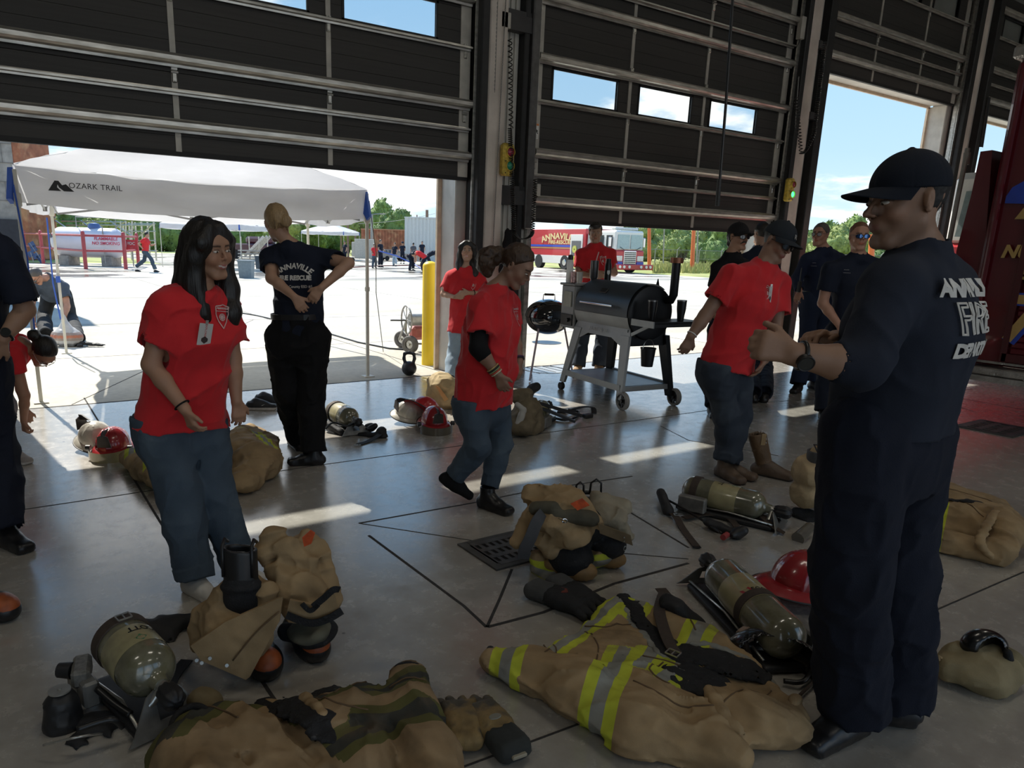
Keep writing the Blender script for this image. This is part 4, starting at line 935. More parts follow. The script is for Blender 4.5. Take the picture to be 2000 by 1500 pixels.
# ---------------------------------------------------------------- the large firefighter in the right foreground
def watch(x,q,mat,r=.031,t=.93,face_dir=None):
    j=x['j']; a,b=j['el'+q],j['wr'+q]; p=a+(b-a)*t; d=unit(b-a); Bm=basis(d); mb=MB()
    mb.tube([p+(Bm[0]*math.cos(k)+Bm[1]*math.sin(k))*r+d*o for k in [2*math.pi*i/24 for i in range(24)] for o in(0,)],.006,8,closed=True,flat=1.)
    o=mb.build('watch',mat,x['T'],smooth=True,angle=None)
    fd=unit(face_dir-(face_dir@d)*d); mb=MB(); mb.cyl(p+fd*(r-.004),p+fd*(r+.010),.021,.020,24); mb.tube([p+fd*(r+.010)+(d*math.cos(k)+np.cross(fd,d)*math.sin(k))*.0195 for k in [2*math.pi*i/24 for i in range(24)]],.0025,6,closed=True); mb.build('watch_case',mat,o,smooth=True)
    mb=MB(); mb.cyl(p+fd*(r+.0102),p+fd*(r+.0112),.017,.017,24,); mb.build('dial',M('watch_dial',(.02,.022,.02),.15,var=0,spec=.7),o)
def after11(x):
    c,B,hs=x['j']['head'],x['B'],x['hs']; T=x['T']
    hair_short(T,c,B,hs,M('faded_black_hair',(.012,.010,.009),.7,var=.4,vs=200),h=.004,line=.02,th=.003,side=-.045)
    cap_obj(T,c,B,hs,cloth_mat('navy_cap_twill',(.008,.011,.019),bump=.2,bs=400),tilt=4,big=1.0)
    r=unit(-x['lr']); r=r if r@HR>0 else -r; 
    back_lettering(x,[('ANNAVILLE',.060,x['nc']-x['up']*.085,dict(bold=.0035,spacing=.95)),('FIRE',.115,x['nc']-x['up']*.165,dict(outline=.0028,spacing=1.05,fine=.02)),('DEPARTMENT',.050,x['nc']-x['up']*.245+unit(np.cross(x['up'],-x['fwd']))*.04,dict(bold=.003,spacing=.95))],m_print,unit(np.cross(x['up'],-x['fwd'])),x['up'],dist=.35,lift=.0095)
    watch(x,'L',m_frame,.033,.90,vw(-.25,-.35,-1))
person('tall firefighter in navy cap and navy lettered shirt, closest to the camera',2.04,
  dict(head=(1768,396,.0),neck=(1795,497,.02),shL=(1745,566,-.12),shR=(1846,562,.16),elL=(1682,716,-.22),wrL=(1551,692,-.22),elR=(1745,700,.22),wrR=(1632,664,.10),
       hipL=(1685,850,-.06),hipR=(1775,850,.10),knL=(1662,1110,-.10),knR=(1752,1110,.08),anL=(1663,1372,.12,0),anR=(1748,1345,.12,0)),
  s=1.03,h=.006,face=(-84,8,0),skin=(.30,.175,.115),lip=(.27,.12,.10),build=1.09,hs=1.0,gaze=(0,-.3),
  top=dict(mat=cloth_mat('navy_jersey',(.017,.022,.036),bump=.2,bs=500),sleeve=1.42,hem=-.02,fit=.024,amp=.006,freq=6.5,seed=31,loose=.03,flare=1.4),
  pants=dict(mat=m_navy2,r=(.104,.092,.088),amp=.010,freq=8,rise=.13,belt=True,drop=.03,seed=41),
  shoes=dict(L=dict(toe=-62,mat=m_bl,s=1.1,boot=.1,name='boot'),R=dict(toe=-100,mat=m_bl,s=1.1,boot=.1,name='boot')),
  hands=dict(L=(vw(-.95,.25,.1),vw(-.2,-.2,.95),vw(.1,.95,.1),[75,78,80,80]),R=(vw(-.93,.2,-.3),vw(-.1,-.9,-.3),vw(-.2,.3,-.9),[48,55,60,62])),after=after11,
  stubble=(.14,.09,.07,.35))
# ---------------------------------------------------------------- girl in red behind the yellow bollard
def crossed(R,L): return dict(R=R,L=L)
def after4(x):
    c,B,hs=x['j']['head'],x['B'],x['hs']; P=lambda a,b,d:c+(B[0]*a+B[1]*b+B[2]*d)*hs; T=x['T']
    s=S(); s.ell(P(0,-.022,.040),A(.086,.102,.097)*hs,B,k=0); s.ell(P(0,.075,-.035),A(.056,.062,.100)*hs,B,k=.02,op='-')
    for q in(-1,1): s.chain([P(q*.030,.050,.100),P(q*.074,.030,.045),P(q*.084,.0,-.04),P(q*.090,.0,-.14),P(q*.095,.02,-.27),P(q*.075,.03,-.36)],[.018,.026,.030,.036,.040,.018],k=.03)
    s.chain([P(0,-.06,.0),P(0,-.07,-.12),P(0,-.06,-.26)],[.06,.075,.06],k=.04)
    strandy(s,.006); s.obj('hair',m_hblk,T,h=.009)
    badge_shield(x,atD(924,547,8.07),.07,.10,m_printr); band_ring(x,x['j']['elL'],x['j']['wrL'],.75,.031,.004,m_black,'wristband')
person('smiling girl in red t-shirt with long dark hair, standing behind the yellow bollard',8.07,
  dict(head=(913,491,.0),neck=(909,526,.0),shR=(879,541,.0),shL=(937,541,.0),elR=(866,574,.02),wrR=(888,580,-.14),elL=(948,573,.0),wrL=(916,572,-.16),
       hipR=(893,638,.0),hipL=(919,638,.0),knR=(885,690,.0),knL=(915,690,.0),anR=(880,733,.10,0),anL=(910,733,.10,0)),
  s=.93,female=True,h=.009,face=(-4,-2,0),skin=(.48,.29,.20),lip=(.5,.15,.13),gaze=(0,0),
  top=dict(mat=m_red,sleeve=.75,hem=.06,fit=.030,amp=.010,freq=8,loose=.02,seed=15),
  pants=dict(mat=m_deniml,r=(.085,.070,.066),amp=.006),shoes=dict(R=dict(toe=-10,mat=m_wsh),L=dict(toe=10,mat=m_wsh)),
  hands=dict(R=(vw(.9,.1,-.2),vw(0,-.1,1),vw(.2,.9,0),35),L=(vw(-.95,-.1,0),vw(0,0,1),vw(0,.9,0),35)),after=after4,
  mouth='smile',extra=lambda q,mixc,V:mixc((np.abs(q)<.16).all(1)*(q[:,1]>.074)*(np.abs(q[:,0])<.020)*(np.abs(q[:,2]+.0572-np.abs(q[:,0])*.3)<.0030)*.8,(.72,.68,.63)))
# ---------------------------------------------------------------- boy with arms crossed behind the grill
def after5(x):
    c,B,hs=x['j']['head'],x['B'],x['hs']; T=x['T']; P=lambda a,b,d:c+(B[0]*a+B[1]*b+B[2]*d)*hs
    s=S(); s.ell(P(0,-.015,.048),A(.083,.102,.092)*hs,B,k=0,cut=[(P(0,.075,.035),unit(B[1]*.2-B[2])),(P(0,-.06,-.04),unit(-B[2]+B[1]))]); s.ell(P(.01,.05,.085),A(.07,.055,.04)*hs,B,k=.02)
    strandy(s,.005,70); s.obj('hair',m_hblk,T,h=.008); badge_shield(x,atD(1180,501,9.0),.075,.11,m_print)
person('boy in red t-shirt with dark fringe, arms crossed behind the pellet grill',9.18,
  dict(head=(1163,456,.0),neck=(1163,481,.0),shR=(1134,497,.0),shL=(1192,497,.0),elR=(1129,533,-.02),wrR=(1160,541,-.20),elL=(1200,533,-.02),wrL=(1168,533,-.17),
       hipR=(1151,602,.0),hipL=(1176,602,.0),knR=(1137,665,-.03),knL=(1176,665,.0),anR=(1130,709,.10,0),anL=(1170,709,.10,0)),
  s=1.0,h=.010,face=(-5,2,0),skin=(.40,.24,.16),top=dict(mat=m_red,sleeve=.7,hem=.07,fit=.022,amp=.009,freq=8,seed=5,loose=.014),
  pants=dict(mat=m_denimd,r=(.09,.08,.085),drop=.04),shoes=dict(R=dict(toe=-20,mat=M('tan_boot',(.30,.18,.09),.6)),L=dict(toe=10,mat=M('tan_boot',(.3,.18,.09),.6))),
  hands=dict(R=(vw(.9,.2,.0),vw(0,-.1,1),vw(0,.9,0),20),L=(vw(-.95,.05,.1),vw(0,0,1),vw(0,.9,0),20)),after=after5)
# ---------------------------------------------------------------- young man in red leaning, grey cap and sunglasses
def after6(x):
    c,B,hs=x['j']['head'],x['B'],x['hs']; T=x['T']
    hair_short(T,c,B,hs,m_hblk,h=.006,line=.02,th=.004,side=-.03)
    co=cap_obj(T,c,B,hs,cloth_mat('charcoal_cap',(.022,.027,.034)),tilt=2)
    pc_=c+(B[1]*.095+B[2]*.075)*hs; V,F=text_mesh('R',.04*hs,extr=.001,bold=.001); 
    up_=unit(B[2]-B[1]*.5); mkobj('lettering',pc_+V[:,:1]*(-B[0] if (-B[0])@HR>0 else B[0])+V[:,1:2]*up_+np.cross((-B[0] if (-B[0])@HR>0 else B[0]),up_)*.003,F,m_print,co,False)
    glasses_obj(T,c,B,hs,m_lens,m_frame); badge_shield(x,atD(1508,562,4.62),.05,.075,m_printr)
    name_badge(x,atD(1513,577,4.6),unit(HR),A(0,0,1),.02,.10,n=unit(x['fwd']*.9-HF*.2)); band_ring(x,x['j']['elR'],x['j']['wrR'],.90,.031,.004,m_white,'wristband')
m_boot=M('worn_brown_leather',(.10,.065,.042),.55,var=.3,vs=14,band=[(.014,(.03,.022,.018))],bump=.2,bs=50)
person('young man in red t-shirt, charcoal cap and sunglasses, leaning towards the tall firefighter',4.77,
  dict(head=(1519,474,.0),neck=(1490,522,.0),shR=(1428,540,-.10),shL=(1522,556,.06),elR=(1377,617,-.12),wrR=(1349,657,-.16),elL=(1514,648,-.02),wrL=(1494,703,-.10),
       hipR=(1394,712,-.06),hipL=(1440,716,.06),knR=(1418,808,-.04),knL=(1442,810,.04),anR=(1426,897,.12,0),anL=(1418,900,.12,0)),
  s=1.0,h=.0065,face=(28,22,12),skin=(.27,.16,.11),lip=(.30,.12,.10),build=1.04,
  top=dict(mat=m_red,sleeve=.60,hem=.02,fit=.022,amp=.010,freq=7,seed=17,loose=.02,hemdir=unit(vw(-.15,-1,0))),
  pants=dict(mat=m_denimd,r=(.098,.078,.072),amp=.008,freq=9,cuff=True,drop=.0),shoes=dict(R=dict(toe=52,mat=m_boot,boot=.05,s=1.08,name='boot'),L=dict(toe=20,mat=m_boot,boot=.05,s=1.05,name='boot')),
  hands=dict(R=(vw(-.3,-.95,.1),vw(-.1,.1,1),vw(.8,0,-.5),35),L=(vw(-.35,-.9,.1),vw(-.9,.2,.3),vw(.3,0,-.9),25)),after=after6)
# ---------------------------------------------------------------- man in black cap and moustache
def moust(y=-.040,wd=.028,th=.008,col=(.015,.01,.008)):
    return lambda q,mixc,V:mixc((np.abs(q)<.16).all(1)*(q[:,1]>.075)*(np.abs(q[:,0])<wd)*(np.abs(q[:,2]-y+np.abs(q[:,0])*.25)<th*.8),col)
def moust_obj(T,c,B,hs,mat):
    P=lambda a,b,d:c+(B[0]*a+B[1]*b+B[2]*d)*hs; s=S(); s.chain([P(-.032,.074,-.056),P(-.014,.092,-.040),P(.014,.092,-.040),P(.032,.074,-.056)],[.004,.0075,.0075,.004],k=.004); s.disp=lambda Q:.002*(vnoise(Q*200)-.5); s.da=.002; s.obj('moustache',mat,T,h=.004)
def after7(x):
    c,B,hs=x['j']['head'],x['B'],x['hs']; T=x['T']; P=lambda a,b,d:c+(B[0]*a+B[1]*b+B[2]*d)*hs
    s=S(); s.ell(P(0,-.03,.01),A(.08,.085,.085)*hs,B,k=0,cut=[(P(0,-.02,.0),B[1]),(P(0,0,-.055),-B[2])]); s.ell(P(0,-.075,-.06),A(.06,.03,.03)*hs,B,k=.02); strandy(s,.006,50); s.obj('hair',m_hblk,T,h=.008)
    cap_obj(T,c,B,hs,cloth_mat('black_cap',(.012,.011,.012)),tilt=0); glasses_obj(T,c,B,hs,m_lens,m_frame); moust_obj(T,c,B,hs,m_hblk)
person('man with moustache in black cap, sunglasses and black t-shirt behind the leaning young man',6.94,
  dict(head=(1442,464,.0),neck=(1430,497,.0),shR=(1404,524,.0),shL=(1452,522,.12),elR=(1392,585,.02),wrR=(1404,640,.0),elL=(1456,590,.12),wrL=(1446,640,.05),
       hipR=(1402,645,.0),hipL=(1434,645,.15),knR=(1396,728,.0),knL=(1446,722,.1),anR=(1393,789,.11,0),anL=(1455,760,.11,0)),
  s=1.0,h=.010,face=(22,0,0),skin=(.36,.20,.13),top=dict(mat=m_black,sleeve=.6,hem=-.02,fit=.016,amp=.007),pants=dict(mat=m_navy2,r=(.095,.083,.080),belt=True,drop=.03),
  shoes=dict(R=dict(toe=-10,mat=m_bl,boot=.08,name='boot'),L=dict(toe=50,mat=m_bl,boot=.08,name='boot')),hands=dict(R=(vw(.1,-1,0),vw(.6,0,.5),vw(.5,0,-.8),30),L=(vw(0,-1,0),vw(-.6,0,.5),vw(-.5,0,-.8),30)),after=after7)
def after8(x):
    c,B,hs=x['j']['head'],x['B'],x['hs']; T=x['T']; hair_short(T,c,B,hs,m_hblk,h=.008,th=.008,side=-.04)
    back_lettering(x,[('FIRE',.05,x['nc']-x['up']*.10,dict(bold=.002))],m_print,unit(np.cross(x['up'],-x['fwd'])),x['up'],dist=.35)
person('dark-haired man in navy shirt seen from behind between the two capped men',8.7,
  dict(head=(1487,456,.0),neck=(1484,484,.0),shR=(1510,505,.0),shL=(1458,505,.0),elR=(1518,560,-.05),wrR=(1500,600,.1),elL=(1452,560,.0),wrL=(1462,600,.1),
       hipR=(1494,618,.0),hipL=(1468,618,.0),knR=(1494,700,.0),knL=(1470,700,.0),anR=(1494,765,.11,0),anL=(1472,765,.11,0)),
  s=1.0,h=.012,face=(-160,0,0),skin=(.38,.22,.15),eyes=False,top=dict(mat=m_navy,sleeve=.6,hem=-.02,fit=.016,amp=.007),pants=dict(mat=m_navy2,r=(.095,.083,.080),belt=True,drop=.03),
  shoes=dict(R=dict(toe=160,mat=m_bl,name='boot'),L=dict(toe=180,mat=m_bl,name='boot')),after=after8)
# ---------------------------------------------------------------- two men by the open doorway
def after9(x):
    c,B,hs=x['j']['head'],x['B'],x['hs']; T=x['T']; hair_short(T,c,B,hs,m_hgry,h=.007,th=.006,line=.052,side=-.03); glasses_obj(T,c,B,hs,M('clear_lens',(.3,.3,.3),.1,var=0),m_frame,'glasses',.8)
    r=unit(np.cross(x['up'],x['fwd'])); text_wrap(x['g'],'name_embroidery','-----',.03,atD(1588,513,8.1),HR,A(0,0,1),m_print,T,dist=.3,extr=.0004); text_wrap(x['g'],'name_embroidery','-----------',.02,atD(1588,519,8.1),HR,A(0,0,1),m_print,T,dist=.3,extr=.0004)
    mb=MB(); q=atD(1561,560,7.98); mb.box(q,(.04,.035,.12),bev=.006); mb.cyl(q+A(0,0,.05),q+A(0,0,.2),.006,n=8); mb.build('radio',m_frame,T)
person('older man with glasses in navy long-sleeved shirt, hand on hip, by the doorway',8.19,
  dict(head=(1602,459,.0),neck=(1609,488,.0),shR=(1577,508,-.05),shL=(1640,508,.12),elR=(1556,545,.0),wrR=(1562,568,-.15),elL=(1652,550,.1),wrL=(1650,590,.0),
       hipR=(1581,585,.0),hipL=(1608,585,.08),knR=(1577,665,.0),knL=(1605,665,.05),anR=(1560,745,.12,0),anL=(1592,740,.12,0)),
  s=1.04,h=.011,face=(-48,0,0),skin=(.42,.22,.15),top=dict(mat=cloth_mat('navy_sweat',(.014,.020,.045)),sleeve=1.9,hem=-.02,fit=.014,amp=.007),
  pants=dict(mat=cloth_mat('blue_work_trousers',(.016,.024,.05)),r=(.098,.085,.080),belt=True,drop=.03),belly=.01,
  shoes=dict(R=dict(toe=-40,mat=m_bl,boot=.05,name='boot'),L=dict(toe=20,mat=m_bl,boot=.05,name='boot')),hands=dict(R=(vw(-.3,-.9,-.2),vw(.6,0,.4),vw(.5,.2,-.6),30),L=(vw(0,-1,0),vw(-.5,0,.6),vw(.5,0,-.6),30)),after=after9)
def after10(x):
    c,B,hs=x['j']['head'],x['B'],x['hs']; T=x['T']; hair_short(T,c,B,hs,M('ginger_hair',(.16,.07,.035),.6,var=.3,vs=150),h=.006,th=.003,line=.058,side=-.0); glasses_obj(T,c,B,hs,m_lensb,m_frame,sq=1.1)
    for i,(t,sz) in enumerate((('------',.024),('----------',.02))): text_wrap(x['g'],'name_embroidery',t,sz,atD(1660,527+i*6,6.6),HR,A(0,0,1),m_print,T,dist=.3,extr=.0004)
person('man in blue mirrored sunglasses and tight navy t-shirt standing by the doorway',6.74,
  dict(head=(1678,462,.0),neck=(1676,500,.0),shR=(1622,527,.0),shL=(1728,527,.05),elR=(1607,592,.02),wrR=(1638,634,-.12),elL=(1735,590,.0),wrL=(1700,630,-.1),
       hipR=(1634,650,.0),hipL=(1682,650,.05),knR=(1618,722,.0),knL=(1690,722,.05),anR=(1612,797,.12,0),anL=(1700,790,.12,0)),
  s=1.03,h=.009,face=(-8,2,0),skin=(.47,.25,.17),build=1.08,top=dict(mat=m_navy,sleeve=.62,hem=-.02,fit=.012,amp=.006,loose=.006),pants=dict(mat=m_navy2,r=(.098,.085,.082),belt=True,drop=.03),
  shoes=dict(R=dict(toe=-12,mat=m_bl,boot=.08,name='boot'),L=dict(toe=20,mat=m_bl,boot=.08,name='boot')),hands=dict(R=(vw(.5,-.85,-.1),vw(.3,0,.9),vw(.5,.5,-.3),35),L=(vw(-.7,-.6,0),vw(0,0,1),vw(0,.9,0),35)),after=after10)
# ---------------------------------------------------------------- left edge: firefighter with a watch, girl bending, man with charcoal
def after12(x):
    watch(x,'L',m_frame,.033,.88,vw(.4,.2,-1)); hair_short(x['T'],x['j']['head'],x['B'],x['hs'],m_hblk,h=.008,th=.008,line=.05,side=-.03)
person('navy-clad firefighter with hand on hip and black watch, standing beside the bending girl',3.42,
  dict(head=(-75,330,.0),neck=(-70,425,.0),shR=(-130,470,.05),shL=(8,500,-.05),elL=(50,605,-.05),wrL=(6,662,-.16),elR=(-150,600,.05),wrR=(-120,700,.0),
       hipR=(-90,715,.05),hipL=(-28,715,-.02),knR=(-80,880,.0),knL=(-10,880,.0),anR=(-80,1010,.12,0),anL=(8,1020,.12,0)),
  s=1.03,h=.008,face=(100,0,0),skin=(.34,.2,.13),top=dict(mat=m_navy,sleeve=.85,hem=-.02,fit=.02,amp=.01,loose=.02),pants=dict(mat=m_navy2,r=(.105,.095,.088),belt=True,drop=.03,amp=.01),
  shoes=dict(L=dict(toe=60,mat=m_bl,boot=.08,name='boot',s=1.05),R=dict(toe=60,mat=m_bl,boot=.08,name='boot')),hands=dict(L=(vw(-.6,-.75,-.1),vw(-.3,0,.9),vw(.5,-.4,0),30)),after=after12)
def after13(x):
    c,B,hs=x['j']['head'],x['B'],x['hs']; P=lambda a,b,d:c+(B[0]*a+B[1]*b+B[2]*d)*hs; T=x['T']
    s=S(); s.ell(P(0,-.02,.040),A(.082,.100,.094)*hs,B,k=0,cut=[(P(0,.050,.06),unit(B[1]-B[2]*.55)),(P(0,-.05,-.05),unit(-B[2]+B[1]*1.2))]); s.ell(c+vw(-.03,.12,-.03),.042,k=.012)
    strandy(s,.003,70); s.obj('hair',m_hblk,T,h=.007); glasses_obj(T,c,B,hs,M('clear_lens',(.3,.3,.3),.1,var=0),m_galv,'glasses',.85)
person('girl in red t-shirt with dark hair bun bending down to her grey sneaker',4.86,
  dict(head=(84,688,.0),neck=(38,672,.0),shR=(28,700,-.10),shL=(40,672,.16),elR=(48,772,-.12),wrR=(46,822,-.10),elL=(35,740,.18),wrL=(50,800,.15),
       hipR=(-45,728,-.08),hipL=(-38,712,.09),knR=(-18,800,-.05),knL=(10,790,.09),anR=(-22,880,.10,0),anL=(24,873,.10,0)),
  s=.92,female=True,h=.007,face=(62,68,0),skin=(.36,.19,.12),gaze=(0,0),top=dict(mat=m_red,sleeve=.4,hem=.02,fit=.024,amp=.01,hemdir=unit(vw(-1,-.45,0))),
  pants=dict(mat=M('grey_shorts',(.25,.25,.27),.8),r=(.095,.075,.055),drop=-.14,name='trousers'),
  shoes=dict(L=dict(toe=65,mat=M('grey_sneaker',(.30,.27,.25),.7,band=[(.022,(.6,.58,.55))])),R=dict(toe=65,mat=M('grey_sneaker',(.30,.27,.25),.7))),
  hands=dict(R=(vw(.05,-1,0),vw(.5,0,.8),vw(.8,0,-.3),65),L=(vw(.1,-1,0),vw(-.5,0,.8),vw(.8,0,-.3),40)),after=after13)
def after14(x):
    c,B,hs=x['j']['head'],x['B'],x['hs']; T=x['T']; hair_short(T,c,B,hs,m_hgry,h=.010,th=.008,line=.05,side=-.02); glasses_obj(T,c,B,hs,m_lens,m_frame); moust_obj(T,c,B,hs,m_hblk)
person('man with moustache and dark glasses in grey-blue t-shirt bending over a charcoal bag outside',11.4,
  dict(head=(72,540,-.42),neck=(92,543,-.26),shR=(70,552,-.22),shL=(124,560,-.18),elR=(62,598,-.40),wrR=(66,626,-.44),elL=(131,598,-.30),wrL=(127,616,-.42),
       hipR=(96,574,.12),hipL=(125,574,.14),knR=(86,620,-.02),knL=(139,624,.0),anR=(90,652,.11,0),anL=(152,660,.11,0)),
  s=1.0,h=.012,face=(-22,52,0),skin=(.46,.24,.16),build=1.12,belly=.03,top=dict(mat=cloth_mat('slate_cotton',(.075,.095,.125)),sleeve=.6,hem=-.02,fit=.014,amp=.01,hemdir=unit(vw(.1,-.2,1))),
  pants=dict(mat=cloth_mat('charcoal_trousers',(.030,.032,.034)),r=(.098,.085,.085),belt=True,drop=.03),shoes=dict(R=dict(toe=-20,mat=m_bl,name='boot'),L=dict(toe=35,mat=m_bl,name='boot')),
  hands=dict(R=(vw(.2,-.9,-.2),vw(.6,0,.6),vw(.6,0,-.4),45),L=(vw(-.1,-1,-.1),vw(-.6,0,.6),vw(-.6,0,-.4),60)),after=after14)
# ---------------------------------------------------------------- people far away on the apron
def far(label,px,topy,boty,shirt,pants,pose='stand',dx=0,hair=m_hblk,group='people far away on the apron',face=0,arms=0,capm=None,h=None):
    a=fl(px,boty); D=dep(a); k=np.linalg.norm(atD(px,topy,D)-atD(px,boty,D)); s=max(.55,min(1.05,k/1.76)) if pose=='stand' else 1.0
    r=HR; U=A(0,0,1); Hd=heading(face); f=Hd[1]; sd=unit(np.cross(U,f)); # left side
    def q(x,y,z): return a+sd*x*s+f*y*s+U*z*s
    if pose=='stand':
        J=dict(head=q(0,.03,1.64),neck=q(0,0,1.46),shR=q(-.17,0,1.40),shL=q(.17,0,1.40),elR=q(-.24,.03,1.13),elL=q(.24,.03,1.13),wrR=q(-.22,.12+arms,.92+arms),wrL=q(.22,.12+arms,.92+arms),hipR=q(-.09,0,.92),hipL=q(.09,0,.92),knR=q(-.11,.02,.5),knL=q(.12,.04,.5),anR=q(-.13,-.02,.09),anL=q(.13,0,.09)); pt=0
    elif pose=='bend':
        J=dict(head=q(0,.55,.98),neck=q(0,.38,1.12),shR=q(-.17,.34,1.10),shL=q(.17,.34,1.10),elR=q(-.2,.4,.82),elL=q(.2,.4,.82),wrR=q(-.1,.45,.58),wrL=q(.1,.45,.58),hipR=q(-.09,-.12,.88),hipL=q(.09,-.12,.88),knR=q(-.12,.03,.5),knL=q(.13,.03,.5),anR=q(-.14,-.05,.09),anL=q(.14,0,.09)); pt=60
    else:
        J=dict(head=q(0,.12,1.60),neck=q(0,.06,1.44),shR=q(-.17,.02,1.38),shL=q(.17,.08,1.38),elR=q(-.22,-.2,1.2),elL=q(.22,.2,1.15),wrR=q(-.18,-.05,1.0),wrL=q(.16,.4,1.2),hipR=q(-.09,0,.92),hipL=q(.09,0,.92),knR=q(-.1,.25,.55),knL=q(.1,-.1,.5),anR=q(-.1,.38,.14),anL=q(.1,-.45,.22)); pt=5
    def aft(x):
        c,B,hs=x['j']['head'],x['B'],x['hs']
        if capm: cap_obj(x['T'],c,B,1.3,capm)
        else: hair_short(x['T'],c,B,hs,hair,h=.022,th=.012,side=-.05)
    return person(label,D,J,s=s,h=h or (.016 if D<35 else .022),face=(face,pt,0),eyes=False,loc=A(a[0],a[1],0),top=dict(mat=shirt,sleeve=.6,hem=.04,fit=.02,amp=.006),pants=dict(mat=pants,r=(.09,.08,.08)),shoes=dict(R=dict(toe=face,mat=m_bl),L=dict(toe=face,mat=m_bl)),after=aft,group=group)
m_red2=cloth_mat('red_far',(.62,.035,.04)); m_grey=cloth_mat('grey_shirt',(.22,.24,.22))
far('person in navy uniform and cap beside the concrete block pillar',6,452,532,m_navy,m_navy2,capm=m_navy,face=10)
far('person in grey shirt half hidden behind the white tent leg',42,458,530,m_grey,M('khaki',(.25,.22,.17),.8),face=60)
far('person in red t-shirt running past the white tank',287,460,531,m_red2,m_denim,'run',face=100)
far('distant person in navy beside the far white canopy',674,471,514,m_navy,m_navy2,face=-40)
far('distant person in red t-shirt holding the blue hose near the metal cabinet',731,476,524,m_red2,m_denim,face=40,arms=.1)
far('distant tall person in navy holding the hose next to the red-shirted one',743,468,522,m_navy,m_navy2,face=60,arms=.12)
far('distant person in dark t-shirt and light jeans in front of the suv',771,474,520,m_navy,m_deniml,face=-30)
far('distant person in navy cap in front of the suv tailgate',786,473,515,m_navy,m_navy2,capm=m_navy,face=-10,arms=.1)
far('distant person seen from behind with white lettering, by the ribbed container',807,474,516,cloth_mat('dark_lettered',(.09,.09,.1)),m_navy2,face=180)
far('distant person in navy facing the viewer in front of the ribbed container',824,471,512,m_navy,m_navy2,face=0)
far('distant person in navy bending over the hose',804,491,529,m_navy,m_navy2,'bend',face=60)
far('distant person in red t-shirt bending over the hose',826,498,534,m_red2,m_navy2,'bend',face=-70)
far('distant person in navy bending towards the yellow bollard',838,492,528,m_navy,m_navy2,'bend',face=90)
# ================================================================ outside
m_fab=M('white_tent_fabric',(.74,.74,.76),.7,var=.05,vs=4,bump=.12,bs=5,st=(1,1,3)); m_fab.node_tree.nodes['Principled BSDF'].inputs['Transmission Weight'].default_value=0
m_blue=M('blue_strap',(.03,.10,.45),.6); m_leg=M('cream_tent_leg',(.60,.58,.50),.45,var=.08); m_steel=M('dull_steel',(.30,.30,.29),.45,.7,var=.2)
def add_translucency(m,w=.35,col=(.8,.8,.82)):
    nt=m.node_tree; N=nt.nodes; L=nt.links; b=N['Principled BSDF']; o=[n for n in N if n.type=='OUTPUT_MATERIAL'][0]
    t=N.new('ShaderNodeBsdfTranslucent'); t.inputs[0].default_value=(*col,1); x=N.new('ShaderNodeMixShader'); x.inputs[0].default_value=w; L.new(b.outputs[0],x.inputs[1]); L.new(t.outputs[0],x.inputs[2]); L.new(x.outputs[0],o.inputs[0])
add_translucency(m_fab)
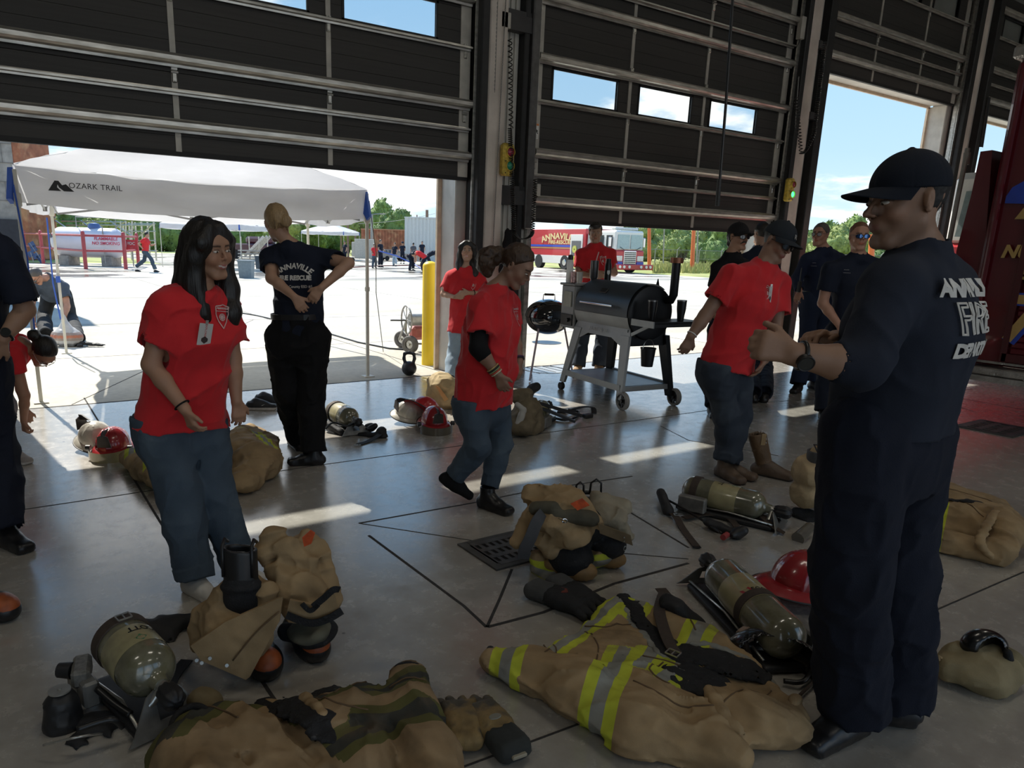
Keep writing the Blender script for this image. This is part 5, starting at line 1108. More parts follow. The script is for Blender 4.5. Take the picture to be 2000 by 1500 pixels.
def tent(label,C,zb,zt,zp,group=None,logo=None,detail=True):
    """C: four ground corners FL, FR, BR, BL"""
    C=[A(*c,0) for c in C]; ctr=sum(C)/4; t=thing('canopy_tent',label,'tent',ctr,group)
    U=A(0,0,1); mb=MB(); n=14
    for i in range(4):
        a,b=C[i],C[(i+1)%4]; out=unit(np.cross(b-a,U)); out=out if out@((a+b)/2-ctr)>0 else -out
        def roof(u,v,a=a,b=b):
            e=a+(b-a)*u; z0=zt-.05*math.sin(math.pi*u); p=e*(1-v)+ctr*v; z=z0+(zp-z0)*(v**.92); z-=.07*math.sin(math.pi*u)*math.sin(math.pi*v); z+=.012*math.sin(u*37+v*9)*math.sin(v*22+u*5)*(1-v)
            return p+U*z
        mb.grid(roof,n,n)
        def val(u,v,a=a,b=b,out=out): e=a+(b-a)*u; return e+U*(zt-.05*math.sin(math.pi*u)+(zb-zt)*v-.012*abs(math.sin(u*math.pi*2))*v)+out*(.01+.018*v*math.sin(u*31))
        mb.grid(val,n*2,4)
    mb.build('canopy',m_fab,t,smooth=True,angle=40)
    for i in range(4):
        c=C[i]; mb=MB(); mb.bar(c,c+U*(zt-.04),.032,.032,bev=.004); mb.box(c+U*.006,(.12,.12,.012)); 
        mb.box(c+U*1.0,(.045,.045,.05),bev=.006); mb.box(c+U*(zb+.02),(.06,.06,.12),bev=.01)
        mb.build('leg',m_leg,t)
        if detail:
            mb=MB(); d=unit(c-ctr); p=c+d*.012+U*((zt+zb)/2); mb.prism([p+U*.13+d*.0,p-U*.13+d*.045,p-U*.17+d*.01,p-U*.10-d*.03],np.cross(d,U)*.06); mb.build('corner_strap',m_blue,t)
    mb=MB()
    for i in range(4):
        a,b=[p+unit(ctr-p)*.09 for p in(C[i],C[(i+1)%4])]; k=2
        for q in range(k):
            p=a+(b-a)*q/k; r=a+(b-a)*(q+1)/k
            for z0,z1 in((zb-.01,zb+.24),(zb+.24,zb-.01)): mb.bar(p+U*z0,r+U*z1,.012,.024)
        mb.box((a+b)/2+U*(zb+.0),(.04,.04,.05)); mb.bar((a+b)/2+U*(zb+.2),ctr+U*(zp-.12),.012,.022)
    mb.cyl(ctr+U*(zp-.35),ctr+U*(zp-.02),.02)
    mb.build('truss_frame',m_steel,t)
    if logo:
        a,b=C[0],C[1]; r=unit(b-a); out=-unit(np.cross(U,r)) ; out=out if out@(ctr-a)<0 else -out
        c=a+r*.52+out*.035+U*((zt+zb)/2+.005); text_on('lettering','OZARK TRAIL',.066,c+r*.09,r,U,M('black_print',(.02,.02,.02),.6,var=0),t,extr=.001,spacing=1.05)
        mb=MB(); q=a+r*.235+out*.036+U*((zt+zb)/2-.045); P_=[(0,0),(.055,.085),(.085,.085),(.11,.05),(.14,.06),(.20,0),(.12,0),(.085,.03),(.075,.055),(.07,.03),(.10,0)]
        mb.prism([q+r*x_+U*y_ for x_,y_ in P_],out*.002); mb.build('logo',M('black_print',(.02,.02,.02),.6,var=0),t)
    return t
tent('large white canopy tent with lettered valance just outside the raised door',((.27,7.5),(3.55,7.5),(4.05,10.6),(.73,10.64)),1.76,2.07,2.72,logo=True)
c=A(3.55,7.5,0); mb=MB(); mb.tube([c+A(.02,-.02,1.95),c+A(.28,.35,1.4),c+A(.5,.8,.9),c+A(1.0,1.6,.02)],.005,6); single(mb,'guy_rope',m_frame,'thin dark guy rope running down from the tent corner','rope')
mb=MB(); c=A(.27,7.5,0); mb.tube([c+A(-.02,-.05,1.9),c+A(.02,-.06,1.3),c+A(.01,-.05,.5)],.008,6); single(mb,'tent_strap',m_blue,'blue strap hanging beside the near left tent leg','strap')
mb=MB(); c=A(.73,10.64,0); mb.tube([c+A(-.06,-.04,1.7),c+A(-.07,-.05,.9),c+A(-.03,-.05,.45)],.010,6); mb.box(c+A(-.01,-.05,.95),(.05,.04,.08)); single(mb,'tent_strap',m_blue,'blue strap hanging along the far left tent leg','strap')
def gp(px,py): return fl(px,py)[:2]
def tent_px(label,pl,pr_,depth,hh,**k):
    a=gp(*pl); b=gp(*pr_); d=unit(A(*(b-a),0)); o=A(-d[1],d[0],0); o=o if o[1]>0 else -o; c2=b+o[:2]*depth; c3=a+o[:2]*depth
    return tent(label,(a,b,c2,c3),hh-.25,hh,hh+.75,detail=True,**k)
tent_px('small distant canopy tent with blue corners near the white tank',(318,521),(472,528),3.0,2.25,group='distant canopies')
tent_px('distant canopy tent with pale blue roof behind the blond firefighter',(590,505),(672,508),3.,2.45,group='distant canopies')
# ---- red pipe fence with tank, sign, chairs
m_rp=M('red_pipe_paint',(.40,.065,.075),.5,var=.12,vs=5)
F_=[fl(*p) for p in((52,509),(85,515),(168,526),(246,526),(271,520))]; t=thing('pipe_fence','red pipe fence around the white tank','fence',F_[2])
U=A(0,0,1)
for p in F_: mb=MB(); mb.cyl(p,p+U*1.62,.085,n=14); mb.sphere(p+U*1.62,.085,12); mb.build('post',m_rp,t,smooth=True)
for z in(.83,1.50):
    for a,b in zip(F_[:-1],F_[1:]): mb=MB(); mb.cyl(a+U*z,b+U*z,.052,n=12); mb.build('rail',m_rp,t,smooth=True)
D=dep(fl(176,519)); t0=atD(107,494,D); t1=atD(244,497,D); t0[2]=t1[2]=1.15; ax=unit(t1-t0); L_=np.linalg.norm(t1-t0); t=thing('storage_tank','long white horizontal gas tank on concrete cradles behind the red fence','tank',A(*((t0+t1)/2)[:2],0))
Bt=basis(ax); r_=.74; prof=[(0.001,0)]+[(r_*math.sin(a),.45*(1-math.cos(a))) for a in [math.pi/2*i/8 for i in range(1,9)]]; prof+= [(r_,L_-.45)]+[(r_*math.cos(a),L_-.45+.45*math.sin(a)) for a in [math.pi/2*i/8 for i in range(1,9)]]
mb=MB(); mb.lathe(prof,t0,Bt,36); mb.build('tank_shell',M('tank_white',(.68,.66,.70),.4,var=.06,vs=1.5),t,smooth=True,angle=60)
for q in(.2,.8):
    p=t0+ax*L_*q; mb=MB(); mb.box((p[0],p[1],.25),(.5,1.1,.5),np.array([ax,np.cross(U,ax),U]),bev=.02); mb.build('cradle',m_block,t)
p=(t0+t1)/2+ax*.35; mb=MB(); mb.lathe([(.001,.28),(.24,.24),(.30,.1),(.30,0)],A(p[0],p[1],1.15+.70),None,20); mb.build('dome',M('blue_dome',(.06,.12,.30),.4),t,smooth=True)
mb=MB(); mb.tube([p+A(0,0,.7)-ax*.9,p+A(0,0,1.25)-ax*.9,p+A(0,0,1.25)+ax*1.1,p+A(0,0,.7)+ax*1.1],.03,8); mb.tube([p+A(0,-.75,.8)+ax*.3,p+A(0,-.8,-1.0)+ax*.3],.03,8); mb.build('pipework',m_steel,t)
nf=unit(np.cross(ax,U)); nf=nf if nf@HF<0 else -nf
mp_=M('red_stencil',(.62,.06,.10),.6,var=0); q=(t0+t1)/2
for i,(tx,sz) in enumerate((('FLAMMABLE',.22),('NO SMOKING',.22))): text_on('stencil',tx,sz,q+ax*1.25*(1)+nf*(r_*math.cos(math.radians(16-i*17))+.03)+U*(r_*math.sin(math.radians(16-i*17))),ax if ax@HR>0 else -ax,unit(U*.95-nf*.3),mp_,t,bold=.004)
mb=MB(); c=q-ax*1.5+nf*(r_*.9+.03)+U*.30; mb.prism([c+ax*.16,c+U*.12,c-ax*.16,c-U*.12],nf*.01); mb.build('hazard_diamond',M('diamond',(.12,.12,.15),.5),t)
c=atD(257,479,dep(F_[4])-.6); mb=MB(); mb.box(c,(.62,.03,.55),np.array([HR,HF,U])); o=single(mb,'sign_plate',M('red_sign',(.55,.04,.05),.5),'square red FDC sign at the end of the red fence','sign'); text_on('lettering','FDC',.2,c-HF*.03+U*.08,HR,U,m_print,o,bold=.004,extr=.003); text_on('fine_print','-----',.10,c-HF*.03-U*.14,HR,U,m_print,o,extr=.003)
mb=MB(); g_=A(c[0],c[1],0); mb.cyl(g_+HF*.05,c-U*.25+HF*.05,.03,n=10); mb.build('pole',m_steel,o)
t=thing('hand_cart','blue folding cart leaning inside the red fence','cart',fl(78,514)); 
for i,(x_,y_) in enumerate(((62,478),(66,486),(60,496),(70,500),(78,503),(82,508))): mb=MB(); mb.box(atD(x_,y_,dep(F_[1])+.6),(.3,.05,.28),np.array([unit(HR+U*.5),HF,unit(U-HR*.5)])); mb.build('panel',M('blue_panel',(.03,.07,.18),.5),t)
mb=MB(); a=atD(58,474,dep(F_[1])+.6); b=atD(84,512,dep(F_[1])+.6); mb.tube([a,b],.03,8); mb.tube([a+U*-.5,b-HR*.5],.03,8); mb.build('frame',m_steel,t)
# ---- scaffold of galvanised pipe (training rig) behind the fence
t=thing('scaffold','tall galvanised pipe scaffold frame behind the white tank','scaffold',fl(200,505)); mb=MB(); D=46
def sp(x,y,dd=0): return atD(x,y,D+dd)
for pth in (((40,424),(108,508)),((108,424),(56,500)),((108,431),(215,500)),((245,432),(190,470)),((115,446),(160,446)),((158,431),(220,478)),((180,431),(225,465)),((120,432),(246,434)),((246,432),(246,505)),((236,432),(236,505)),((258,432),(258,505)),((100,432),(112,505)),((130,440),(300,440)),((215,432),(270,470)),((300,436),(262,470))):
    mb.tube([sp(*pth[0]),sp(*pth[1])],.05,6)
mb.build('brace',m_galv,t)
for x_ in(240,252,264,276,288,300): mb=MB(); a=sp(x_,434,x_*.01); mb.tube([a,A(a[0],a[1],0)],.06,6); mb.build('upright',m_galv,t)
for y_ in(437,452,470,490): mb=MB(); mb.tube([sp(238,y_),sp(304,y_,.6)],.04,6); mb.build('rail',m_galv,t)
# ---- bleacher-like stair, bins, hose reel
t=thing('metal_stairs','grey metal stairs and railings beside the distant canopy','stairs',fl(510,515)); D=dep(fl(505,515))
for q in range(3): mb=MB(); mb.bar(atD(478+q*9,500-q*1,D+q*.3),atD(515+q*7,462-q*1,D+q*.3),.08,.16); mb.build('stringer',m_galv,t)
for q in range(4): mb=MB(); mb.box(atD(495,490+q*6,D),(1.9,.5,.08),np.array([HR,HF,U])); mb.build('tread',m_steel,t)
for x_ in(470,486,505,522): mb=MB(); a=atD(x_,462,D); mb.tube([a,A(a[0],a[1],0)],.04,6); mb.build('post',m_galv,t)
t=thing('pickup_truck','dark maroon pickup truck behind the metal stairs','truck',fl(505,506)); c=fl(505,506)
mb=MB(); mb.box(c+U*.85,(5.2,1.9,.75),np.array([HR,HF,U]),bev=.1); mb.box(c+U*1.5+HR*.3,(2.2,1.7,.6),np.array([HR,HF,U]),bev=.18); mb.build('bodywork',M('maroon_paint',(.07,.02,.03),.3,coat=.5),t)
for q in(-1.6,1.6): mb=MB(); mb.cyl(c+HR*q-HF*.95+U*.38,c+HR*q-HF*.7+U*.38,.38,n=20); mb.build('wheel',m_rubber,t)
def bin_(px,sz,m,label,name='plastic_bin',cat='bin'):
    c=fl(*px); t=thing(name,label,cat,c); B_=np.array([HR,HF,U]); mb=MB(); w,d,h_=sz; k=.86
    V=[c+HR*x*w/2*f+HF*y*d/2*f+U*z for (z,f) in((0,k),(h_,1)) for x in(-1,1) for y in(-1,1)]; mb.add(V,[(0,1,3,2),(0,2,6,4),(1,5,7,3),(0,4,5,1),(2,3,7,6),(4,6,7,5)]); mb.build('tub',m,t)
    mb=MB(); mb.box(c+U*h_,(w*1.08,d*1.08,.06),B_,bev=.01); mb.build('rim',m,t); return t
bin_((482,543),(.55,.5,.68),M('grey_blue_plastic',(.17,.22,.25),.55),'grey-blue plastic bin standing open on the apron'); bin_((510,525),(.5,.5,.65),M('slate_plastic',(.07,.09,.11),.55),'dark bin partly hidden by the blond firefighter')
for i,(x_,h_) in enumerate(((475,.25),(486,.30),(484,.24))): mb=MB(); c=fl(x_,543-i*.6); mb.lathe([(.001,0),(.045,0),(.045,h_*.7),(.02,h_*.85),(.02,h_),(.001,h_)],c,None,12); single(mb,'water_bottle',m_white,('clear water bottle in front of the grey-blue bin, leftmost','tallest white bottle in front of the grey-blue bin','small bottle between the two others by the bin')[i],'bottle',smooth=True)
# ---- far row: cabinet, suv, containers, poles
c=fl(712,511); t=thing('metal_cabinet','large beige metal cabinet on wheels with a hose drum, far across the apron','cabinet',c); B_=np.array([HR,HF,U]); s_=1403/dep(c)
mb=MB(); mb.box(c+U*1.05,(34/s_,1.2,1.6),B_,bev=.04); mb.build('housing',M('beige_metal',(.42,.40,.35),.5),t); mb=MB(); mb.box(c+U*1.0-HR*17/s_,(.5,1.0,1.2),B_,bev=.05); mb.build('side_unit',M('beige_metal',(.42,.40,.35),.5),t)
for q in(-.9,.9): mb=MB(); mb.cyl(c+HR*q-HF*.62+U*.15,c+HR*q-HF*.5+U*.15,.17,n=14); mb.build('wheel',m_rubber,t)
c=fl(768,509); t=thing('suv','silver-grey suv parked in front of the ribbed container','car',c); X_=unit(HR*.86+HF*.5); Y_=unit(np.cross(U,X_)); B_=np.array([X_,Y_,U]); k_=52/(1403/dep(c))/4.6*1.05
pr_=[(-2.3,.45),(-2.3,1.0),(-1.9,1.12),(-1.2,1.18),(-.6,1.72),(1.9,1.75),(2.2,1.15),(2.3,.9),(2.25,.45)]
mb=MB(); mb.prism([c+X_*(-x)*k_-Y_*.95*k_+U*z*k_ for x,z in pr_][::-1],Y_*1.9*k_); mb.build('bodywork',M('grey_car_paint',(.30,.30,.29),.3,.4,coat=.6,var=.05),t)
for (x0,x1) in((-.75,.25),(.35,1.2),(1.3,1.95)): mb=MB(); mb.prism([c+X_*(-a)*k_-Y_*.96*k_+U*z*k_ for a,z in((x0+.02-.25*(x0<-.5),1.2),(x1,1.2),(x1,1.65),(x0+.25,1.65))],-Y_*.02); mb.build('side_window',M('car_glass',(.10,.13,.15),.08,spec=.8),t)
mb=MB(); mb.prism([c-X_*(-2.0*k_*-1)*0+X_*-2.13*k_+Y_*y*k_+U*z*k_-X_*(-.0) for y,z in((-.75,1.22),(.75,1.22),(.68,1.62),(-.68,1.62))],-X_*.10); mb.build('rear_window',M('car_glass',(.1,.13,.15),.08),t)
for q in(-1.45,1.45):
    for w in(-.97,.8): mb=MB(); p=c+X_*q*k_+Y_*w*k_+U*.37*k_; mb.cyl(p,p+Y_*.18*k_,.37*k_,n=20); mb.build('wheel',m_rubber,t)
def rib_box(name,label,cat,c,X_,L_,W_,H_,m,pitch=.28,cap=None):
    Y_=unit(np.cross(U,X_)); t=thing(name,label,cat,c); mb=MB(); n=int(L_/pitch)
    for i in range(n): 
        x=-L_/2+pitch*(i+.5)
        for y in(-1,1): mb.box(c+X_*x+Y_*y*W_/2+U*H_/2,(pitch*.5,.08,H_-.1),np.array([X_,Y_,U]))
    mb.box(c+U*H_/2,(L_,W_-.02,H_-.05),np.array([X_,Y_,U])); mb.build('ribbed_walls',m,t)
    mb=MB()
    for z in(.06,H_-.05):
        for y in(-1,1): mb.box(c+Y_*y*W_/2+U*z,(L_+.05,.14,.12),np.array([X_,Y_,U]))
    mb.build('frame',cap or m,t); return t
rust=M('rusty_corrugated',(.30,.11,.06),.8,var=.3,vs=2,wear=((.42,.22,.12),.5,1.5,.8))
c=fl(822,512); s_=1403/dep(c); rib_box('shipping_container','tall white ribbed container beside the bollard, far across the apron','container',c+HF*4.5+HR*.6,HR,101/s_,2.4,85/s_,M('container_white',(.60,.62,.60),.5,var=.05),.34)
c=fl(738,504); s_=1403/dep(c); rib_box('shipping_container','rusty brown corrugated container behind the parked suv','container',c+HF*6,unit(HR),82/s_*1.08,2.4,(504-453)/s_*1.08,rust,.34,M('rust_frame',(.40,.2,.12),.8))
c=fl(30,520); rib_box('training_tower','rust-brown training tower rising behind the tent corner','tower',A(*(atY(46,350,52)[:2]),0),HR,1.7,3,6.9,rust,.34)
D=40; a=atY(22,300,20); props(MB().box((a[0]-5,20,3),(10,1.0,6)).build('wall_yard',m_block),kind='structure')
mb=MB()
for k in range(15):
    mb.box((a[0]-5,19.495,.4*k+.2),(10.0,.012,.012))
    for q in range(8): mb.box((a[0]-.4*(q*1.0)-(.2 if k%2 else 0),19.495,.4*k+.4),(.012,.012,.4))
props(mb.build('trim_60',M('mortar',(.18,.17,.155),.9)),kind='structure')
props(MB().box((a[0]-.55,19.45,.9),(1.1,.2,1.8)).build('trim_61',M('dark_base',(.04,.04,.045),.9)),kind='structure')  # darker slab across the foot of the block wall
def pole(label,px,top,D,r,m,cross=False,lamp=False,cat='pole',name='utility_pole'):
    a=atD(px[0],px[1],D); a=A(a[0],a[1],0); b=atD(top[0],top[1],D); t=thing(name,label,cat,a)
    mb=MB(); mb.cyl(a,b,r,r*.8,n=10); mb.build('shaft',m,t,smooth=True)
    if cross: mb=MB(); mb.bar(b-HR*1.3-U*.8,b+HR*1.3-U*.8,.12,.12); mb.cyl(b-HR*1-U*.75,b-HR*1-U*.5,.06,n=8); mb.cyl(b+HR*1-U*.75,b+HR*1-U*.5,.06,n=8); mb.build('crossarm',m,t)
    if lamp: mb=MB(); mb.tube([b,b+HR*.8+U*.1],.05,6); mb.box(b+HR*1.0+U*.08,(.5,.2,.1),np.array([HR,HF,U])); mb.build('lamp_head',m,t)
    return b
m_wood=M('pole_wood',(.20,.13,.10),.85,var=.2); m_op=M('orange_paint',(.72,.16,.05),.5,var=.08)
b1=pole('wooden utility pole with crossarm above the white container',(834,500),(834,410),75,.18,m_wood,cross=True)
pole('grey lamp pole rising behind the rusty container',(726,500),(726,419),70,.14,m_steel,lamp=True)
pole('thin wooden pole between the canopies and the rusty container',(680,500),(679,430),80,.12,m_wood); pole('shorter thin pole beside the tent corner',(694,500),(694,448),80,.1,m_wood)
pole('slim dark pole behind the distant pale canopy',(666,490),(666,446),90,.1,m_wood)
pole('orange post left of the fenced field, beside the fire engine',(1270,505),(1268,432),62,.16,m_op,name='orange_post'); pole('tall orange post in the middle of the grass behind the chain-link fence',(1352,524),(1356,430),58,.17,m_op,name='orange_post')
pole('grey steel pole behind the tall orange post',(1362,505),(1364,430),70,.08,m_steel); pole('slim grey pole by the chain-link fence near the engine',(1297,500),(1298,428),70,.07,m_steel)
pole('orange post seen past the face of the tall firefighter',(1703,520),(1703,458),70,.30,m_op,name='orange_post')
mb=MB()
for q in(0,.5,1.1): 
    P_=[atD(1520+ (1900-1520)*i/10, 452+q*14-i*.8+6*math.sin(math.pi*i/10),150) for i in range(11)]; mb.tube(P_,.035,5)
single(mb,'power_lines',m_frame,'thin power lines crossing the sky past the doorway','wires')
mb=MB(); P_=[atD(700+150*i/10,437-i*2+4*math.sin(math.pi*i/10),75) for i in range(11)]; mb.tube(P_,.02,5); single(mb,'power_line',m_steel,'faint power line reaching the wooden utility pole','wire')
# ---- chain link fence
t=thing('chain_link_fence','chain-link fence along the grass field beyond the apron','fence',fl(1330,523)); a=fl(1235,520); b=fl(1760,536); d=unit(b-a); Lf=np.linalg.norm(b-a); n=12
for i in range(n+1): mb=MB(); p=a+d*Lf*i/n; mb.cyl(p,p+U*1.78,.045,n=8); mb.bar(p+U*1.75,p+U*2.0+HR*.25,.04,.04); mb.build('post',m_steel,t)
mb=MB(); mb.cyl(a+U*1.72,b+U*1.72,.03,n=6)
for z in(.1,.9): mb.cyl(a+U*z,b+U*z,.012,n=5)
mb.build('rail',m_steel,t)
mk=pane_mat('chain_mesh',(.86,.86,.85),.02); mb=MB(); mb.add([a,b,b+U*1.7,a+U*1.7],[(0,1,2,3)]); mb.build('wire_mesh',mk,t)
# ---- trees
m_leaf=[M('leaf_green_%s'%k,c_,.85,var=.35,vs=1.5) for k,c_ in(('a',(.19,.27,.075)),('b',(.13,.20,.06)),('c',(.25,.30,.10)))]; m_bark=M('grey_bark',(.16,.13,.10),.9)
def make_tree(k,seed,wd,ht):
    rn=np.random.RandomState(seed); t=thing('field_tree','x','tree',(0,0,0),'trees along the field'); mb=MB()
    cs=[]; 
    for i in range(9): cs.append((A(rn.uniform(-.42,.42)*wd,rn.uniform(-.3,.3)*wd,ht*rn.uniform(.20,.78)),ht*rn.uniform(.18,.29)))
    s=S()
    for c_,r_ in cs: s.ell(c_,A(r_*1.3,r_*1.2,r_),k=.2)
    s.disp=lambda P:.30*(vnoise(P*1.8,seed)-.5)*2+.2*(vnoise(P*4.5,seed+1)-.5); s.da=.5
    V,Fq=s.mesh(.28); n=len(V); idx=rn.choice(n,min(n*2,3200)); ct=V.mean(0)
    P=V[idx]+rn.normal(0,.10,(len(idx),3)); LV=[];LF=[]
    for i,p in enumerate(P):
        a_=rn.normal(size=3); a_/=np.linalg.norm(a_); b_=np.cross(a_,rn.normal(size=3)); b_/=np.linalg.norm(b_); z=rn.uniform(.09,.2); LV+= [p+a_*z,p+b_*z*.6,p-a_*z,p-b_*z*.6]; LF.append((4*i,4*i+1,4*i+2,4*i+3))
    VV=np.vstack([V,np.array(LV)]); FF=[tuple(f) for f in Fq]+[tuple(q+n for q in f) for f in LF]
    mkobj('crown',VV,FF,m_leaf[k],t,True)
    mb=MB(); 
    for c_,r_ in cs[:5]: mb.tube([A(rn.uniform(-.2,.2),0,0),A(c_[0]*.4,c_[1]*.4,ht*.3),c_],[.14,.09,.04],7)
    mb.build('trunk',m_bark,t,smooth=True); return t
protos=[make_tree(0,3,6,5.2),make_tree(1,5,7,5.8),make_tree(2,8,5.5,4.6)]
used=set()
TR=[(75,80,0,1.0),(118,84,1,1.15),(165,82,0,1.05),(210,86,2,1.1),(250,80,0,1.0),(300,84,1,1.0),(345,90,2,1.),(400,88,0,1.),(455,90,1,1.),(505,92,0,1.),(550,95,2,1.),(600,88,0,1.05),(640,86,1,1.15),(690,92,2,1.1),(735,100,0,1.25),(770,98,1,1.2),
    (1255,100,2,1.1),(1300,97,0,1.1),(1335,99,2,1.15),(1375,96,0,1.1),(1412,98,1,1.1),(1455,99,2,1.1),(1500,100,0,1.1),(1545,96,2,1.1),(1590,94,0,1.15),(1640,92,2,1.2),(1690,90,0,1.1),(1740,92,1,1.1),(1800,92,2,1.1),(1860,95,0,1.1)]
lm={}
for i,(px,D,k,sc) in enumerate(TR):
    o=protos[k] if k not in used else tree_copy(protos[k]); used.add(k)
    p=atD(px,480,D+((i*2)%5)*6.5); o.location=(p[0],p[1],0); o.rotation_euler=(0,0,i*1.7); q_=sc*(1+((i*2)%5)*.05); o.scale=(q_*.8,q_*.8,q_*(.92+.08*((i*7)%3)))
    side='the white tank' if px<330 else ('the large canopy tent' if px<620 else ('the rusty container' if px<800 else ('the chain-link fence' if px<1480 else 'the open doorway')))
    kind=('mid green','dark green','pale green')[k]; lm.setdefault((kind,side),[]).append(o)
for (kind,side),L in lm.items():
    for o in L: o['label']='%s bushy tree in the row beyond %s'%(kind,side); o['group']='%s trees beyond %s'%(kind,side)
# tufts of tall grass by the fence
gt=MB(); rn=np.random.RandomState(4)
for i in range(2600):
    x_=rn.uniform(1275,1420) if i%3 else rn.uniform(1420,1720); p=fl(x_,rn.uniform(521,534)); h_=rn.uniform(.2,.75); w=rn.uniform(.05,.12); a_=rn.uniform(0,6.28); d_=A(math.cos(a_),math.sin(a_),0); gt.add([p-d_*w,p+d_*w,p+d_*rn.uniform(-.3,.3)+U*h_],[(0,1,2)])
single(gt,'tall_grass',M('dry_grass',(.40,.40,.15),.9,var=.35,vs=.8),'tall dry grass growing along the chain-link fence','grass',kind='stuff')
# ---- wet-area hoses
mb=MB(); mb.tube([fl(*p) +U*.03 for p in((690,523),(740,520),(800,519),(870,521),(940,524))],.035,6); single(mb,'fire_hose',M('red_hose',(.22,.05,.04),.7),'dark red hose lying across the wet apron','hose')
D=dep(fl(800,528)); mb=MB(); mb.tube([atD(740,490,D),atD(775,500,D),atD(805,514,D),fl(826,530)+U*.1,fl(838,536)+U*.05],.04,6); single(mb,'fire_hose',M('blue_hose',(.08,.14,.5),.6),'blue hose held up by the distant group','hose')
mb=MB(); mb.tube([fl(*p)+U*.012 for p in((395,600),(500,617),(600,640),(700,670),(760,682),(800,685))],.012,6); single(mb,'garden_hose',m_frame,'thin dark hose running across the apron to the reel cart','hose')
# ================================================================ trucks
Z3=np.eye(3)
m_tred=M('truck_maroon',(.11,.008,.014),.25,coat=.6,var=.05,vs=1); m_tred2=M('engine_red',(.50,.02,.03),.3,coat=.5,var=.05); m_twh=M('engine_white',(.72,.71,.66),.35,coat=.4,var=.04); m_tread=M('tread_plate',(.42,.40,.37),.35,.85,var=.2,bump=.6,bs=60); m_gold=M('gold_leaf',(.52,.34,.12),.35,.3,var=.1); m_bluep=M('blue_stripe',(.02,.06,.42),.3,coat=.4); m_chrome=M('chrome',(.62,.62,.62),.12,1.,var=0)
X0=7.6
t=thing('fire_truck','dark red fire truck with gold lettering cut by the frame edge','fire truck',(X0+1.2,.6,0))
mb=MB(); mb.box((X0+1.22,.1,1.88),(2.4,6.0,2.62),bev=.03); mb.build('body',m_tred,t)
mb=MB()
for i in range(36): mb.box((X0-.002,1.66,.72+i*.056),(.02,2.1,.050),bev=.008)
mb.build('shutter_door',m_tred,t)
mb=MB(); mb.box((X0-.006,2.75,1.75),(.035,.05,2.25)); mb.box((X0-.006,1.66,2.80),(.035,2.2,.07)); mb.box((X0-.006,1.66,.66),(.035,2.2,.07)); mb.build('door_frame',M('maroon_trim',(.07,.01,.012),.35),t)
mb=MB(); mb.tube([A(X0-.03,3.02,.75),A(X0-.03,3.02,3.1)],.022,8); mb.build('grab_rail',m_tred,t,smooth=True)
mb=MB(); mb.box((X0+1.2,.1,3.24),(2.5,6.05,.11),bev=.02); mb.build('roof_edge',m_tread,t)
mb=MB(); mb.prism([A(X0+.1,3.05,3.3),A(X0+.1,2.82,3.3),A(X0+.1,2.62,4.3),A(X0+.1,-2,4.3),A(X0+.1,-2,3.3)],A(1.8,0,0)); mb.build('upper_body',m_tred,t)
mb=MB(); P_=[atX(*p,X0+.06)[1:] for p in((1938,293),(1915,296),(1897,380),(1868,490),(1852,640),(1884,724),(1906,724))]; mb.prism([A(X0+.06,a,b) for a,b in P_],A(1.9,0,0)); mb.build('cab_shoulder',m_tred,t)
mb=MB(); mb.box((X0+.05,.3,.52),(.25,5.4,.07),bev=.01); mb.box((X0-.02,.3,.455),(.12,5.4,.05)); mb.box((X0+.02,.3,.60),(.04,5.4,.02)); mb.build('running_board',m_tread,t)
mb=MB(); mb.cyl(A(X0-.09,2.45,.52),A(X0-.07,2.45,.52),.0,.0) if 0 else mb.box((X0-.085,2.45,.505),(.02,.18,.05),bev=.02); mb.box((X0-.085,2.78,.505),(.02,.05,.03),bev=.01); mb.build('marker_lamp',M('lamp_lens',(.3,.28,.25),.15),t)
mb=MB()
for y in(1.9,-1.2): mb.cyl(A(X0+.12,y,.52),A(X0+.45,y,.52),.52,n=32)
mb.build('wheel',m_rubber,t,smooth=True,angle=40)
mb=MB(); a=atX(1848,512,7.9); b=atX(1895,292,8.6); mb.tube([atD(1846,515,dep(a)),atD(1868,400,dep(a)*.99),atD(1890,290,dep(a)*1.0)],.022,10); mb.tube([atD(1886,322,dep(a)*.999),atD(1889,298,dep(a)*.999)],.030,10); mb.build('pole',M('grey_pole',(.30,.28,.25),.5,.4),t,smooth=True)
L_=A(0,-1,0)
def side_text(tx,sz,px,**k): 
    c=atX(px[0],px[1],X0-.016); return text_on('lettering',tx,sz,c,L_,A(0,0,1),m_gold,t,extr=.004,**k)
V,Fq=text_mesh('NUECES',.15,extr=.004,bold=.006,shear=.25); c=atX(1957,492,X0-.016); V[:,0]-=V[:,0].min(); mkobj('lettering',c+V[:,:1]*L_+V[:,1:2]*A(0,0,1)+V[:,2:]*A(-1,0,0),Fq,m_gold,t,False)
V,Fq=text_mesh('ESD',.15,extr=.004,bold=.006,shear=.25); c=atX(1988,534,X0-.016); V[:,0]-=V[:,0].min(); mkobj('lettering',c+V[:,:1]*L_+V[:,1:2]*A(0,0,1)+V[:,2:]*A(-1,0,0),Fq,m_gold,t,False)
for m_,b_,e in((m_bluep,.03,.002),(m_gold,.014,.005)):
    V,Fq=text_mesh('7',.56,extr=e,bold=b_,shear=.1); c=atX(1964,625,X0-.014); V[:,0]-=V[:,0].min()+.0; mkobj('numeral',c+V[:,:1]*L_+V[:,1:2]*A(0,0,1)+V[:,2:]*A(-1,0,0),Fq,m_,t,False)
mb=MB(); mb.prism([atX(*p,X0-.014) for p in((1963,397),(1966,383),(1978,366),(2000,354),(2040,350),(2040,402),(2000,398))],A(-.006,0,0)); mb.build('stripe',m_bluep,t)
